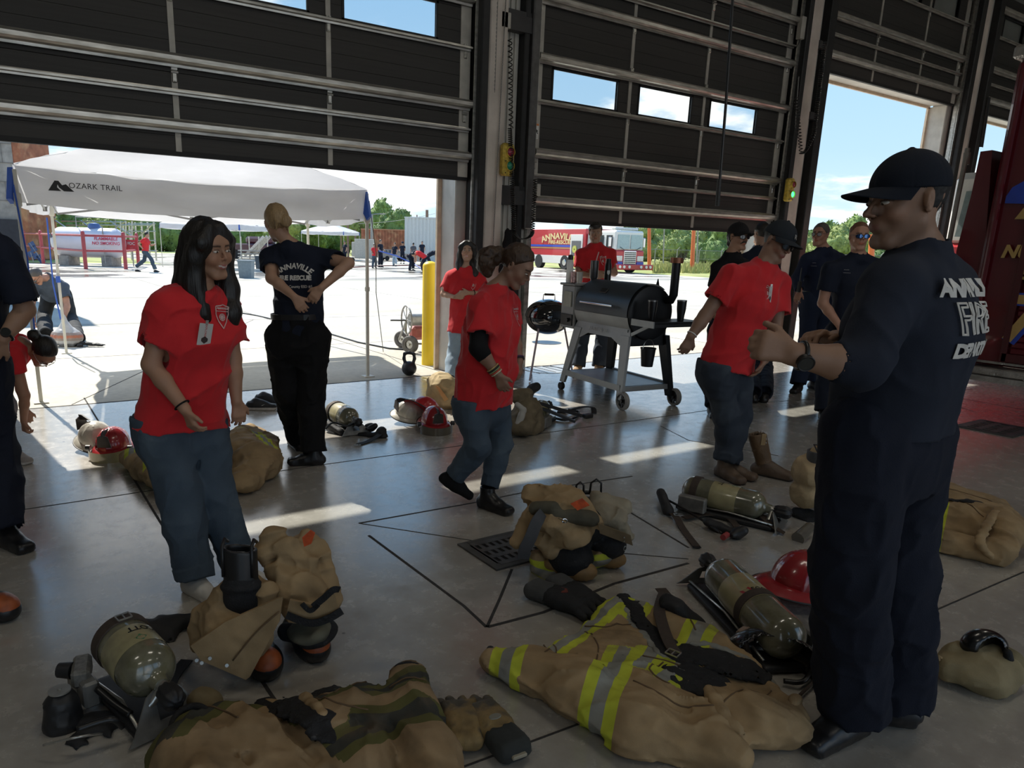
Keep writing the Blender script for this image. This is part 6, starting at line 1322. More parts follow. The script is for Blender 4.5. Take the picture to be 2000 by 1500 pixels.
mb=MB(); mb.prism([atX(*p,X0-.014) for p in((1982,428),(2000,406),(2040,402),(2040,428))],A(-.006,0,0)); mb.build('stripe',m_gold,t)
# second truck's cab beyond the dark red one
t=thing('truck_cab','white and red truck cab with roof light bar beyond the dark red truck','truck',(13.9,4.7,0)); XC=12.6
YC=4.72; mb=MB(); mb.box((XC+1.2,YC,1.15),(2.4,2.0,1.25),bev=.08); mb.build('lower_body',m_tred2,t); mb=MB(); mb.box((XC+1.2,YC,2.25),(2.36,1.95,1.1),bev=.10); mb.build('upper_body',m_twh,t)
mb=MB(); mb.prism([A(XC-.01,YC+a,b) for a,b in((-.8,1.85),(.8,1.85),(.75,2.52),(-.75,2.52))],A(-.02,0,0)); mb.build('side_window',M('cab_glass',(.22,.28,.28),.06,spec=.9),t)
mb=MB(); mb.prism([A(XC+a,YC-.99,b) for a,b in((.15,1.8),(2.2,1.8),(2.15,2.5),(.2,2.5))],A(0,-.02,0)); mb.build('rear_window',M('cab_glass',(.22,.28,.28),.06,spec=.9),t)
mb=MB(); mb.box((XC+.5,YC+.3,2.92),(.9,.5,.2),bev=.08); mb.build('light_bar',M('clear_lamp',(.55,.56,.52),.15,spec=.8),t); mb=MB(); mb.box((XC+.5,YC+.3,2.82),(1.0,.3,.08)); mb.build('bracket',m_frame,t)
for q in(4.6,): mb=MB(); mb.cyl(A(XC+.02,q,.5),A(XC+.35,q,.5),.5,n=28); mb.build('wheel',m_rubber,t,smooth=True,angle=40)
# far fire engine seen through the middle doorway
F0=fl(1231,534); F0=A(F0[0],F0[1],0); nf=unit(HR*math.sin(math.radians(27))-HF*math.cos(math.radians(27))); sd=unit(np.cross(nf,U)); sd=sd if sd@HR<0 else -sd   # sd towards the side seen
sc_=1403/dep(F0); W_=62/sc_/math.cos(math.radians(27)); t=thing('fire_engine','red and white fire engine parked across the apron behind the boy','fire engine',F0)
def EP(x,y,z): return F0-nf*x+sd*y+U*z     # x back from the bumper, y to the seen side
EB=np.array([-nf,sd,U]); h=W_/2
mb=MB(); mb.box(EP(1.35,0,1.05),(2.3,W_,.95),EB,bev=.08); mb.build('lower_cab',m_tred2,t); mb=MB(); mb.box(EP(1.4,0,2.15),(2.2,W_*.98,1.35),EB,bev=.12); mb.build('upper_cab',m_twh,t)
for s_ in(-1,1): mb=MB(); mb.prism([EP(.265,s_*.06,1.62),EP(.265,s_*(h-.16),1.62),EP(.29,s_*(h-.2),2.55),EP(.29,s_*.06,2.55)],nf*.03); mb.build('windshield',M('engine_glass',(.30,.42,.42),.08,spec=.9),t); mb=MB(); mb.tube([EP(.2,s_*.5,1.55),EP(.18,s_*.9,1.75)],.015,6); mb.build('wiper',m_frame,t)
mb=MB(); mb.box(EP(.19,0,1.0),(.08,1.05,1.0),EB,bev=.02); mb.build('grille_frame',m_chrome,t); mb=MB()
for i in range(7):
    for k in range(7): mb.box(EP(.145,-.42+.14*i,.62+.125*k),(.02,.11,.09),EB)
mb.build('grille',M('grille_dark',(.10,.11,.10),.5),t)
for s_ in(-1,1):
    mb=MB(); mb.box(EP(.19,s_*(h-.34),.98),(.08,.55,.36),EB,bev=.03); mb.build('headlamp',M('headlamp',(.75,.72,.6),.15,spec=.9),t); mb=MB(); mb.box(EP(.19,s_*(h-.34),.66),(.06,.6,.22),EB); mb.build('blue_panel',m_bluep,t)
    mb=MB(); mb.box(EP(.6,s_*(h+.22),2.05),(.12,.22,.65),EB,bev=.04); mb.tube([EP(.6,s_*(h),2.3),EP(.6,s_*(h+.25),2.38)],.02,6); mb.build('mirror',m_chrome,t)
mb=MB(); mb.box(EP(-.15,0,.42),(.6,W_*1.28,.36),EB,bev=.04); mb.build('bumper',m_tred2,t)
for s_ in(-1,1):
    for q in(.5,.95,1.3): mb=MB(); mb.cyl(EP(-.45,s_*q,.44),EP(-.50,s_*q,.44),.10,n=14); mb.build('lamp',M('headlamp',(.75,.72,.6),.15),t)
mb=MB(); mb.box(EP(.9,0,2.95),(.45,W_*.8,.18),EB,bev=.05); mb.build('light_bar',M('clear_lamp',(.55,.56,.52),.15),t)
for a in(.95,1.9): mb=MB(); mb.prism([EP(a-.32,h,1.65),EP(a+.32,h,1.65),EP(a+.32,h,2.5),EP(a-.32,h,2.5)],sd*.02); mb.build('side_window',M('dark_glass',(.02,.025,.03),.1),t)
mb=MB(); mb.box(EP(3.1,0,1.6),(1.1,W_*.9,2.0),EB,bev=.03); mb.build('pump_panel',M('panel_steel',(.5,.5,.48),.35,.6),t)
for i in range(4): mb=MB(); mb.cyl(EP(2.8+i*.2,h-.1,1.2+.25*(i%2)),EP(2.8+i*.2,h+.1,1.2+.25*(i%2)),.09,n=12); mb.build('outlet',M('teal_cap',(.05,.3,.22) if i%2 else (.5,.4,.05),.4),t)
mb=MB(); mb.box(EP(7.6,0,1.98),(7.8,W_,1.95),EB,bev=.03); mb.build('body',m_tred2,t); mb=MB(); mb.box(EP(7.6,0,.72),(7.8,W_,.6),EB,bev=.03); mb.build('lower_body',m_twh,t)
mb=MB(); mb.box(EP(7.9,h+.01,1.72),(7.0,.02,.16),EB); mb.build('blue_stripe',m_bluep,t); mb=MB(); mb.box(EP(7.9,h+.01,1.56),(7.0,.02,.07),EB); mb.build('gold_stripe',m_gold,t)
mb=MB(); mb.box(EP(4.75,h+.02,1.45),(1.5,.06,2.2),EB,bev=.01); mb.build('locker_frame',m_twh,t); mb=MB(); mb.box(EP(4.75,h+.04,1.30),(1.15,.06,1.6),EB); mb.build('locker',M('locker_dark',(.12,.12,.12),.6),t)
for i,c_ in enumerate(((.5,.04,.05),(.55,.5,.05),(.5,.1,.08),(.5,.5,.1))): mb=MB(); c=EP(4.45+.28*(i%2)+.12*(i//2),h+.09,.78+.28*0+(.72 if i>2 else 0)); mb.lathe([(.05,-.04),(.26,-.04),(.26,.04),(.05,.04)],c,np.array([-nf,U,sd]),18); mb.build('hose_roll',M('hose_roll_%d'%i,c_,.7),t)
for q in(1.5,6.2,9.8):
    for s_ in(1,-1): mb=MB(); mb.cyl(EP(q,s_*(h-.3),.52),EP(q,s_*(h+.04),.52),.52,n=28); mb.build('wheel',m_rubber,t,smooth=True,angle=40)
for q in(1.5,6.2): mb=MB(); mb.cyl(EP(q,h+.02,.52),EP(q,h+.07,.52),.26,.2,n=20); mb.build('hub',m_chrome,t)
mg=M('gold_letter',(.75,.58,.28),.5,var=0)
V,Fq=text_mesh('ANNAVILLE',.62,extr=.01,bold=.02,arc=4.5,fine=.3); mkobj('lettering',EP(7.2,h+.03,2.42)+V[:,:1]*nf*1.45+V[:,1:2]*U+V[:,2:]*sd,Fq,mg,t,False)
V,Fq=text_mesh('FIRE-RESCUE',.36,extr=.01,bold=.01); mkobj('lettering',EP(7.0,h+.03,1.98)+V[:,:1]*nf*1.45+V[:,1:2]*U+V[:,2:]*sd,Fq,mg,t,False)
# ================================================================ pellet grill
m_blk=M('grill_black_steel',(.016,.018,.021),.42,.4,var=.15,vs=6); m_hood=M('grill_hood_slate',(.045,.055,.065),.36,.35,var=.1,vs=5); m_gry=M('grill_grey_panel',(.27,.28,.28),.45,.5,var=.12,vs=5); m_cop=M('copper_cap',(.28,.12,.07),.4,.7)
G0=A(4.98,4.86,0); gx=unit(A(.13,1.0,0)); gy=unit(A(1.0,-.13,0)); GB=np.array([gx,gy,U])
def GP(u,v,z): return G0+gx*u+gy*v+U*z
t=thing('pellet_grill','large barrel-shaped black and grey pellet grill on wheeled legs','grill',GP(.5,.3,0))
R_=.265; zc=.92; vc=.33; L0,L1=.06,1.0
def barrel(a0,a1,r,mb,u0,u1,n=24):
    def f(i,j): a=a0+(a1-a0)*i; return GP(u0+(u1-u0)*j,vc-math.cos(a)*r,zc+math.sin(a)*r*1.02)
    mb.grid(f,n,2); mb.grid(lambda i,j:GP(u0+(u1-u0)*j,vc-math.cos(a0+(a1-a0)*i)*(r-.01),zc+math.sin(a0+(a1-a0)*i)*(r-.01)),n,2)
mb=MB(); prof=[(.001,0),(R_*.6,.0),(R_-.03,.0),(R_-.008,.008),(R_,.03),(R_,L1-L0-.03),(R_-.008,L1-L0-.008),(R_-.03,L1-L0),(.001,L1-L0)]; mb.lathe(prof,GP(L0,vc,zc),np.array([gy,U,gx]),48); mb.build('barrel',m_blk,t,smooth=True,angle=40)
mb=MB(); barrel(math.radians(-8),math.radians(128),R_+.008,mb,L0+.03,L1-.03); mb.build('lid',m_hood,t,smooth=True,angle=40)
mb=MB(); barrel(math.radians(-62),math.radians(-9),R_+.007,mb,L0+.02,L1-.02); mb.build('front_panel',m_gry,t,smooth=True,angle=40)
mb=MB(); a=math.radians(10); hp=lambda u:GP(u,vc-math.cos(a)*(R_+.06),zc+math.sin(a)*(R_+.06)); mb.tube([hp(.26),hp(.80)],.014,12)
for u in(.30,.76): mb.cyl(hp(u),GP(u,vc-math.cos(a)*R_,zc+math.sin(a)*R_),.010,n=8)
mb.build('handle',m_chrome,t,smooth=True,angle=40)
a=math.radians(42); mb=MB(); mb.box(GP(.56,vc-math.cos(a)*(R_+.014),zc+math.sin(a)*(R_+.014)),(.11,.012,.06),np.array([gx,unit(np.cross(gx,-gy*math.cos(a)+U*math.sin(a))),unit(-gy*math.cos(a)+U*math.sin(a))])[[0,2,1]],bev=.004); mb.build('thermometer',m_frame,t)
# hopper
mb=MB(); mb.box(GP(1.13,.30,.90),(.26,.46,.46),GB,bev=.015); mb.build('hopper',m_gry,t); mb=MB(); mb.box(GP(1.13,.30,1.135),(.29,.50,.025),GB,bev=.008); mb.build('hopper_lid',M('hopper_lid_grey',(.33,.33,.32),.4,.4),t)
mb=MB(); mb.box(GP(1.12,.062,.98),(.14,.01,.16),GB); mb.build('window',M('hopper_window',(.35,.34,.28),.2),t); mb=MB(); mb.box(GP(1.12,.060,.76),(.22,.012,.12),GB,bev=.004); mb.cyl(GP(1.08,.058,.76),GP(1.08,.03,.76),.022,n=14); mb.build('controller',m_frame,t)
# legs and frame
def leg(u0,v0,u1,v1,m,w=.10,d=.05):
    mb=MB(); a=GP(u0,v0,.70); b=GP(u1,v1,.09); V=[]
    for p,ww in((a,w),(b,w*.62)): V+=[p-gx*ww/2-gy*d/2,p+gx*ww/2-gy*d/2,p+gx*ww/2+gy*d/2,p-gx*ww/2+gy*d/2]
    mb.add(V,[(0,1,2,3),(4,7,6,5),(0,4,5,1),(1,5,6,2),(2,6,7,3),(3,7,4,0)]); mb.build('leg',m,t)
leg(.13,.10,.05,.02,m_gry,.13,.03); leg(.93,.10,1.06,.02,m_gry,.13,.03); leg(.13,.56,.05,.64,m_blk,.13); leg(.93,.56,1.06,.64,m_blk,.13)
mb=MB(); mb.prism([GP(*p) for p in((.06,.095,.70),(.06,.08,.60),(.20,.08,.60),(.34,.085,.66),(.75,.085,.66),(.88,.08,.60),(1.0,.08,.60),(1.0,.095,.70),(.95,.11,.80),(.10,.11,.80))],gy*.012); mb.build('front_apron',m_gry,t)
for u in(.10,1.0): mb=MB(); mb.prism([GP(u,.10,.60),GP(u,.56,.60),GP(u,.56,.76),GP(u,.10,.76)],gx*.014); mb.build('end_apron',m_blk,t)
V,Fq=text_mesh('AUSTIN XL',.058,extr=.001,spacing=1.15); mkobj('lettering',GP(.56,.078,.715)-V[:,:1]*gx+V[:,1:2]*U-V[:,2:]*gy,Fq,M('etched_grey',(.38,.39,.39),.5,var=0),t,False)
mb=MB(); mb.box(GP(.555,.33,.205),(1.0,.58,.02),GB); mb.bar(GP(.06,.03,.20),GP(1.05,.03,.20),.03,.06); mb.bar(GP(.06,.63,.20),GP(1.05,.63,.20),.03,.06); mb.bar(GP(.06,.03,.19),GP(.06,.63,.19),.03,.05); mb.bar(GP(1.05,.03,.19),GP(1.05,.63,.19),.03,.05); mb.build('bottom_shelf',m_gry,t)
for (u,v,r) in((.0,.02,.088),(.0,.66,.088)):
    mb=MB(); c=GP(u,v,r); mb.lathe([(r-.022,-.024),(r,-.018),(r,.018),(r-.022,.024)],c,np.array([gx,U,gy]),28); w=mb.build('wheel',M('wheel_rim_tyre',(.28,.27,.25),.6,var=.3),t,smooth=True,angle=50)
    mb=MB(); mb.cyl(c-gy*.026,c+gy*.026,.018,n=12); 
    for k in range(8): q=2*math.pi*k/8; mb.bar(c,c+(gx*math.cos(q)+U*math.sin(q))*(r-.02),.014,.02)
    mb.build('spokes',m_frame,w)
for (u,v,r) in((1.08,.02,.04),(1.10,.70,.07)): mb=MB(); mb.cyl(GP(u,v-.02,r),GP(u,v+.02,r),r,n=20); mb.cyl(GP(u-.02,v,r),GP(u-.02,v,.11),.012,n=8); mb.build('caster',m_rubber,t,smooth=True,angle=40)
mb=MB(); c=GP(-.03,.52,1.0); mb.tube([GP(.06,.50,1.05),GP(.0,.50,1.05),GP(-.03,.50,1.10),GP(-.03,.50,1.40)],.040,16); mb.build('chimney',m_blk,t,smooth=True,angle=40); mb=MB(); mb.cyl(GP(-.03,.50,1.40),GP(-.03,.50,1.45),.060,n=24); mb.build('chimney_cap',m_cop,t,smooth=True,angle=40)
mb=MB(); mb.box(GP(-.15,.36,.86),(.30,.60,.025),GB,bev=.006); mb.box(GP(-.29,.36,.85),(.02,.60,.05),GB); mb.build('side_shelf',m_blk,t); mb=MB(); mb.box(GP(-.15,.058,.85),(.32,.012,.06),GB); mb.bar(GP(.05,.10,.72),GP(-.22,.10,.84),.015,.03); mb.build('shelf_bracket',m_gry,t)
mb=MB(); mb.lathe([(.001,0),(.055,0),(.072,.17),(.076,.17),(.076,.18),(.062,.16),(.05,.01)],GP(-.02,.26,.42),None,24); bk=mb.build('grease_bucket',m_blk,t,smooth=True,angle=40); mb=MB(); mb.tube([GP(-.02,.26,.42)+A(math.cos(a)*.074,0,.17+math.sin(a)*.09) for a in [math.pi*i/10 for i in range(11)]],.003,6); mb.build('wire_handle',m_galv,bk)
mb=MB(); mb.prism([GP(.2,vc+.19,zc+.20),GP(.28,vc+.19,zc+.20),GP(.24,vc+.19,zc+.32)],gy*.01); mb.build('rear_bracket',m_blk,t)
# things standing on the grill
def vessel(name,label,cat,c,prof,mats,group=None,extra=None,n=20):
    t=thing(name,label,cat,c,group)
    for nm,pf,m in zip(('body','lid','straw'),prof,mats): mb=MB(); mb.lathe(pf,c,None,n); mb.build(nm,m,t,smooth=True,angle=40)
    if extra: extra(t)
    return t
zt=1.149
def GT(u,v): return GP(u,v,zt)
vessel('water_bottle','white water bottle with black lid on the grill hopper','bottle',GT(1.20,.12),[[(.001,0),(.036,0),(.037,.20),(.03,.24),(.001,.24)],[(.001,.24),(.028,.24),(.030,.26),(.024,.29),(.001,.295)]],[m_white,m_frame])
vessel('drink_can','red and white drink can on the grill hopper','can',GT(1.09,.10),[[(.001,0),(.026,0),(.033,.008),(.033,.11),(.027,.122),(.001,.122)]],[M('can_print',(.55,.35,.33),.35,.5,var=.5,vs=40)])
vessel('drinking_glass','clear glass tumbler standing beside the drink can','glass',GT(1.01,.12),[[(.001,0),(.030,0),(.036,.12),(.034,.12),(.028,.005)]],[M('glass_look',(.45,.44,.40),.1,spec=.9)])
vessel('travel_tumbler','grey steel tumbler with a pink straw on the hopper','tumbler',GT(1.06,.34),[[(.001,0),(.032,0),(.034,.04),(.043,.07),(.043,.24),(.001,.24)]],[M('tumbler_grey',(.10,.10,.105),.3,.7)],extra=lambda t:MB().tube([GT(1.05,.34)+U*.2,GT(1.03,.36)+U*.33],.006,8).build('straw',M('pink_straw',(.6,.38,.36),.5),t))
vessel('water_bottle','black insulated bottle with small shield sticker on the hopper','bottle',GT(1.02,.49),[[(.001,0),(.036,0),(.036,.19),(.030,.22),(.001,.22)],[(.001,.22),(.026,.22),(.026,.26),(.001,.265)]],[m_frame,m_frame],extra=lambda t:MB().prism([GT(1.02,.49)+U*z-HF*.0375+HR*x for x,z in((0,.09),(.015,.11),(.015,.14),(-.015,.14),(-.015,.11))],-HF*.001).build('shield_sticker',m_white,t))
for i,(u,v,hh) in enumerate(((-.12,.18,.175),(-.20,.46,.18))): vessel('travel_tumbler',('black tumbler on the grill side shelf, nearer the barrel','black steel tumbler at the outer end of the grill side shelf')[i],'tumbler',GP(u,v,.874),[[(.001,0),(.030,0),(.034,.05),(.042,hh*.6),(.044,hh),(.001,hh)],[(.001,hh),(.045,hh),(.045,hh+.012),(.001,hh+.014)]],[M('tumbler_black',(.02,.02,.022),.3,.5),M('tumbler_rim',(.2,.2,.2),.3,.7)],'tumblers on the side shelf')
# ---- kettle grill
K=fl(1064,738); K=A(K[0],K[1],0); t=thing('kettle_grill','round black kettle charcoal grill on tripod legs behind the pellet grill','grill',K); zc_=.72; R2=.26
mk_=M('black_enamel',(.008,.008,.009),.08,spec=.8,coat=1.,var=0)
mb=MB(); mb.lathe([(.001,-.20)]+[(R2*math.cos(a),.20*math.sin(a)) for a in [-math.pi/2+math.pi/2*i/10 for i in range(1,11)]],K+U*zc_,None,36); mb.build('bowl',mk_,t,smooth=True,angle=60)
mb=MB(); mb.lathe([(R2+.008,0),(R2+.008,.015)]+[((R2+.004)*math.cos(a),.015+.19*math.sin(a)) for a in [math.pi/2*i/10 for i in range(1,10)]]+[(.001,.205)],K+U*(zc_+.006),None,36); mb.build('lid',mk_,t,smooth=True,angle=60)
mb=MB(); mb.tube([K+HR*x+U*(zc_+z) for x,z in((-.07,.19),(-.065,.26),(.065,.26),(.07,.19))],.006,8); mb.build('handle_wire',m_chrome,t); mb=MB(); mb.tube([K-HR*.055+U*(zc_+.262),K+HR*.055+U*(zc_+.262)],.013,10); mb.build('handle',M('handle_brown',(.05,.03,.02),.5),t,smooth=True)
for a in(200,320,80): mb=MB(); d=A(math.cos(math.radians(a)),math.sin(math.radians(a)),0); mb.cyl(K+d*.20+U*(zc_-.12),K+d*.34+U*.01,.011,n=10); mb.build('leg',M('leg_alu',(.42,.34,.36),.4,.6),t,smooth=True)
mb=MB(); mb.lathe([(.001,0),(.17,.02),(.175,.025),(.001,.012)],K+U*.40,None,28); mb.build('ash_tray',M('ash_alu',(.42,.42,.42),.4,.8),t,smooth=True); mb=MB(); mb.tube([K+A(math.cos(a)*.26,math.sin(a)*.26,.10) for a in [2*math.pi*i/20 for i in range(20)]],.004,6,closed=True)
for q in range(5): mb.tube([K+A(-.24+.12*q,-.2,.10),K+A(-.24+.12*q,.2,.10)],.003,6)
mb.build('lower_rack',m_galv,t)
# ================================================================ outside by the door
B0=A(4.64,7.97,0); hB=float(atD(838,510,dep(B0))[2]); mb=MB(); mb.lathe([(.001,0),(.095,0),(.095,hB-.06)]+[(.095*math.cos(a),hB-.06+.06*math.sin(a)) for a in [math.pi/2*i/6 for i in range(1,6)]]+[(.001,hB)],B0,None,32); single(mb,'bollard',M('bollard_yellow',(.82,.58,.02),.45,var=.06,vs=3),'tall yellow bollard standing outside the door column','bollard',smooth=True,loc=B0)
K=fl(799,733); K=A(K[0],K[1],0); r_=.088; s=S(); s.ell(K+U*r_*.95,A(r_,r_,r_*.97),k=0,cut=[(K+U*.004,-U)]); s.chain([K+HR*-.045+U*.14,K+HR*-.062+U*.20,K+HR*-.055+U*.255,K+U*.270,K+HR*.055+U*.255,K+HR*.062+U*.20,K+HR*.045+U*.14],[.020,.018,.017,.017,.017,.018,.020],k=.015)
o=s.obj('kettlebell',M('cast_iron',(.035,.036,.037),.4,.6,var=.2,vs=60,bump=.2,bs=300),None,h=.006,loc=K); props(o,'black cast iron kettlebell on the threshold beside the tent leg','kettlebell')
RC=fl(806,688); RC=A(RC[0],RC[1],0); t=thing('hose_reel_cart','hose reel cart with crank wheel and pneumatic tyres behind the bollard','hose reel',RC); k_=1/(1403/dep(RC))
def RP(px,py,d=0): return atD(px,py,dep(RC)+d)
for (x_,y_,d) in((801,671,-.1),(785,664,.45),(843,671,.1)):
    c=RP(x_,y_,d); c[2]=.125; mb=MB(); ax_=unit(HF*.75+HR*.4); mb.lathe([(.06,-.035),(.10,-.045),(.122,-.03),(.126,0),(.122,.03),(.10,.045),(.06,.035)],c,basis(ax_),28); w=mb.build('tyre',M('grey_tyre',(.10,.095,.09),.8,var=.3),t,smooth=True,angle=60); mb=MB(); mb.cyl(c-ax_*.02,c+ax_*.02,.066,n=20); mb.cyl(c-ax_*.05,c+ax_*.05,.018,n=10); mb.build('hub',m_galv,w,smooth=True,angle=40)
mb=MB(); c=RP(794,625); bb=np.array([unit(HF*.9-HR*.45),U,unit(HR*.9+HF*.45)]); ring=[c+bb[0]*math.cos(a)*.20+bb[1]*math.sin(a)*.20 for a in [2*math.pi*i/32 for i in range(32)]]; mb.tube(ring,.012,8,closed=True)
for k in range(4): a=k*math.pi/4; mb.tube([c+bb[0]*math.cos(a)*.2+bb[1]*math.sin(a)*.2,c-bb[0]*math.cos(a)*.2-bb[1]*math.sin(a)*.2],.006,6)
mb.build('crank_wheel',m_steel,t,smooth=True,angle=40); mb=MB(); mb.cyl(c+bb[2]*.05,c+bb[2]*.42,.085,n=24); mb.cyl(c+bb[2]*.42,c+bb[2]*.44,.2,n=28); mb.build('drum',m_steel,t,smooth=True,angle=40)
mb=MB(); mb.tube([c-bb[2]*.03-bb[0]*.05,c-bb[2]*.20+bb[0]*.0,c-bb[2]*.24],.011,8); mb.build('crank_handle',m_frame,t,smooth=True,angle=40)
mb=MB()
for d in(0,.46): q=c+bb[2]*d; mb.tube([q,q-U*.14-HR*.02,A(q[0],q[1],.22)+HR*.02,A(q[0],q[1],.12)+HR*.06],.016,8); mb.tube([q,A(q[0],q[1],.14)+bb[0]*.3],.014,8)
mb.tube([A(*RP(801,671)[:2],.125),A(*RP(843,671)[:2],.125)],.014,8); mb.build('frame',m_steel,t,smooth=True,angle=40)
mb=MB(); c2=RP(815,655,.2); mb.box(A(c2[0],c2[1],.26),(.22,.16,.2),bev=.04); mb.build('regulator',M('red_housing',(.42,.12,.10),.5),t)
# charcoal bag
K=fl(133,676); K=A(K[0],K[1],0); s=S(); s.ell(K+U*.12,A(.21,.15,.135),np.array([HR,HF,U]),k=0,cut=[(K+U*.004,-U)]); s.cap(K+U*.18,K+U*.42-HR*.02,.10,.025,k=.08); s.disp=lambda P:.014*fold(P,14,U,.5,6); s.da=.02
def bagcol(V):
    z=V[:,2]; C=np.tile(A(.46,.45,.44),(len(V),1)); C[(z>.09)&(z<.20)]=(.28,.22,.19); C[(z>.125)&(z<.165)]=(.40,.14,.08); C[(z<.05)]=(.2,.2,.2); return C
o=s.obj('charcoal_bag',M('bag_paper',(.5,.5,.5),.5,vc=True,var=.1),None,h=.010,loc=K,attrs={'Col':bagcol}); props(o,'printed charcoal bag standing on the apron, held by the bending man','bag')
mb=MB(); q=fl(165,664); s=S(); s.ell(A(0,0,.0),A(.01,.01,.01)); s=S(); s.cap(K+A(.15,-.1,.05),K+A(.4,-.25,.03),.05,.03,k=.03,sq=(U,.5)); s.disp=lambda P:.01*fold(P,20,U,.5,2); s.da=.01; o=s.obj('rubber_mat',m_rubber,None,h=.01,loc=K+A(.2,-.2,0)); props(o,'crumpled dark cloth lying beside the charcoal bag','cloth')  # dark lump stands in for the shadow cast by the charcoal bag
# ================================================================ door furniture
def signal(px,Y,label,lit=None,w=.155,hh=.35):
    c=atY(px[0],px[1],Y); t=thing('signal_light',label,'signal light',c); mb=MB(); mb.box(c,(w,.10,hh),bev=.025); mb.build('housing',M('signal_yellow',(.60,.44,.07),.5,var=.35,vs=30),t)
    for dz,cl,nm in((hh*.22,(.30,.02,.05),'red'),(-hh*.20,(.01,.22,.12),'green')):
        m_=M('lens_%s_%s'%(nm,'lit' if lit==nm else 'off'),cl if lit!=nm else (.05,.9,.2),.25,var=0,emit=2.5 if lit==nm else 0); mb=MB(); mb.lathe([(w*.33,0),(w*.32,.012),(w*.22,.028),(.001,.034)],c+A(0,-.05,dz),np.array([A(1,0,0),A(0,0,1),A(0,-1,0)]),24); mb.build('lens',m_,t,smooth=True,angle=60,)
        mb=MB(); mb.lathe([(w*.33,0),(w*.36,0),(w*.36,.03),(w*.33,.03)],c+A(0,-.05,dz),np.array([A(1,0,0),A(0,0,1),A(0,-1,0)]),24); mb.build('bezel',M('signal_yellow',(.6,.44,.07),.5),t)
    mb=MB()
    for x_ in(-1,1):
        for z_ in(-.02,-hh*.42): mb.cyl(c+A(x_*w*.33,-.05,z_),c+A(x_*w*.33,-.056,z_),.007,n=8)
    mb.build('screws',m_frame,t)
signal((990,312),7.02,'yellow signal box with unlit red and green lenses beside the left door column'); signal((1541,371),7.0,'yellow signal box with its green lens lit, on the farther door column','green',.14,.34)
def coil(px0,px1,Y,label,n,r=.022,w=.006,mid=None,sag=False):
    P=[]; pts=[atY(*p,Y) for p in ([px0]+([mid] if mid else [])+[px1])]; segs=len(pts)-1; N_=n*10
    for i in range(N_+1):
        f=i/N_*segs; k=min(int(f),segs-1); q=pts[k]+(pts[k+1]-pts[k])*(f-k); e=.25+.75*min(1,i/N_*1.6) if sag else 1; a=2*math.pi*i/10; P.append(q+A(math.cos(a)*r,math.sin(a)*r,0) if True else q)
    return single(MB().tube(P,w,5),'coiled_cord',m_frame,label,'cord',smooth=True)
coil((996,75),(998,250),6.98,'black coiled cord hanging beside the signal box, stretched loosely',17,.022,.006)
P=[]
for i in range(900):
    f=i/899; a=2*math.pi*i/10
    if f<.55: q=atY(998+8*(f/.55)-2,250+(452-250)*(f/.55),6.96)
    else:
        g_=(f-.55)/.45; th=math.pi*min(1,g_*2.2); 
        if g_<.45: q=atY(1004+19*(1-math.cos(math.pi*g_/.45))/2*2*.95,452+15*math.sin(math.pi*g_/.45),6.96)
        else: q=atY(1040+6*((g_-.45)/.55),452-(452-350)*((g_-.45)/.55),6.96)
    P.append(q+A(math.cos(a)*.022,math.sin(a)*.022,0))
single(MB().tube(P,.0065,5),'coiled_cord',m_frame,'long black coiled cord looping under the steel door track','cord',smooth=True)
P=[]
for i in range(800):
    f=i/799; a=2*math.pi*i/10
    if f<.6: q=atY(1611+(1590-1611)*f/.6,80+(260-80)*f/.6,6.9)
    elif f<.78: g_=(f-.6)/.18; q=atY(1590-14*g_*2*.9,260+40*math.sin(math.pi*g_*.5),6.9)
    else: g_=(f-.78)/.22; q=atY(1565-10*g_,300-(300-190)*g_,6.9)
    P.append(q+A(math.cos(a)*.026,math.sin(a)*.026,0))
single(MB().tube(P,.007,5),'coiled_cord',m_frame,'black coiled cord hanging at the edge of the blue-sky doorway','cord',smooth=True)
P=[atY(1931-20*i/799,190+130*i/799,6.9)+A(math.cos(2*math.pi*i/10)*.03,math.sin(2*math.pi*i/10)*.03,0) for i in range(600)]; single(MB().tube(P,.008,5),'coiled_cord',m_frame,'black coiled cord hanging beside the dark red truck roof','cord',smooth=True)
def chain(px0,px1,Y,label,n):
    a=atY(*px0,Y); b=atY(*px1,Y); mb=MB()
    for i in range(n):
        c=a+(b-a)*(i+.5)/n; L_=np.linalg.norm(b-a)/n*.66; x_=A(1,0,0) if i%2 else A(0,1,0); mb.tube([c+x_*math.cos(q)*L_*.36+U*math.sin(q)*L_*.9 for q in [2*math.pi*k/8 for k in range(8)]],.0032,4,closed=True)
    return single(mb,'pull_chain',m_steel,label,'chain')
chain((988,0),(963,480),7.05,'steel pull chain hanging past the signal box between the doors',95); chain((972,0),(966,180),7.08,'shorter steel chain close to the tan door column',45); chain((1560,150),(1546,352),7.05,'steel pull chain above the lit signal box',55)
# pull rod hanging from the opened door operator
D=5.0; a=atD(1432,-60,D); b=atD(1401,402,D); b=A(a[0],a[1],b[2]); mb=MB(); 
P=[A(a[0],a[1],6.4),atD(1431,0,D),atD(1418,200,D),atD(1403,388,D)]; mb.tube(P,.009,8); t=thing('hanging_rod','thin black rod hanging from above in front of the middle door','rod',P[-1]); mb.build('rod',m_frame,t,smooth=True); mb=MB(); mb.tube([atD(1405,350,D),atD(1401,402,D)],.015,8); mb.build('grip',M('worn_grip',(.03,.03,.03),.6,var=.5,vs=120),t,smooth=True)
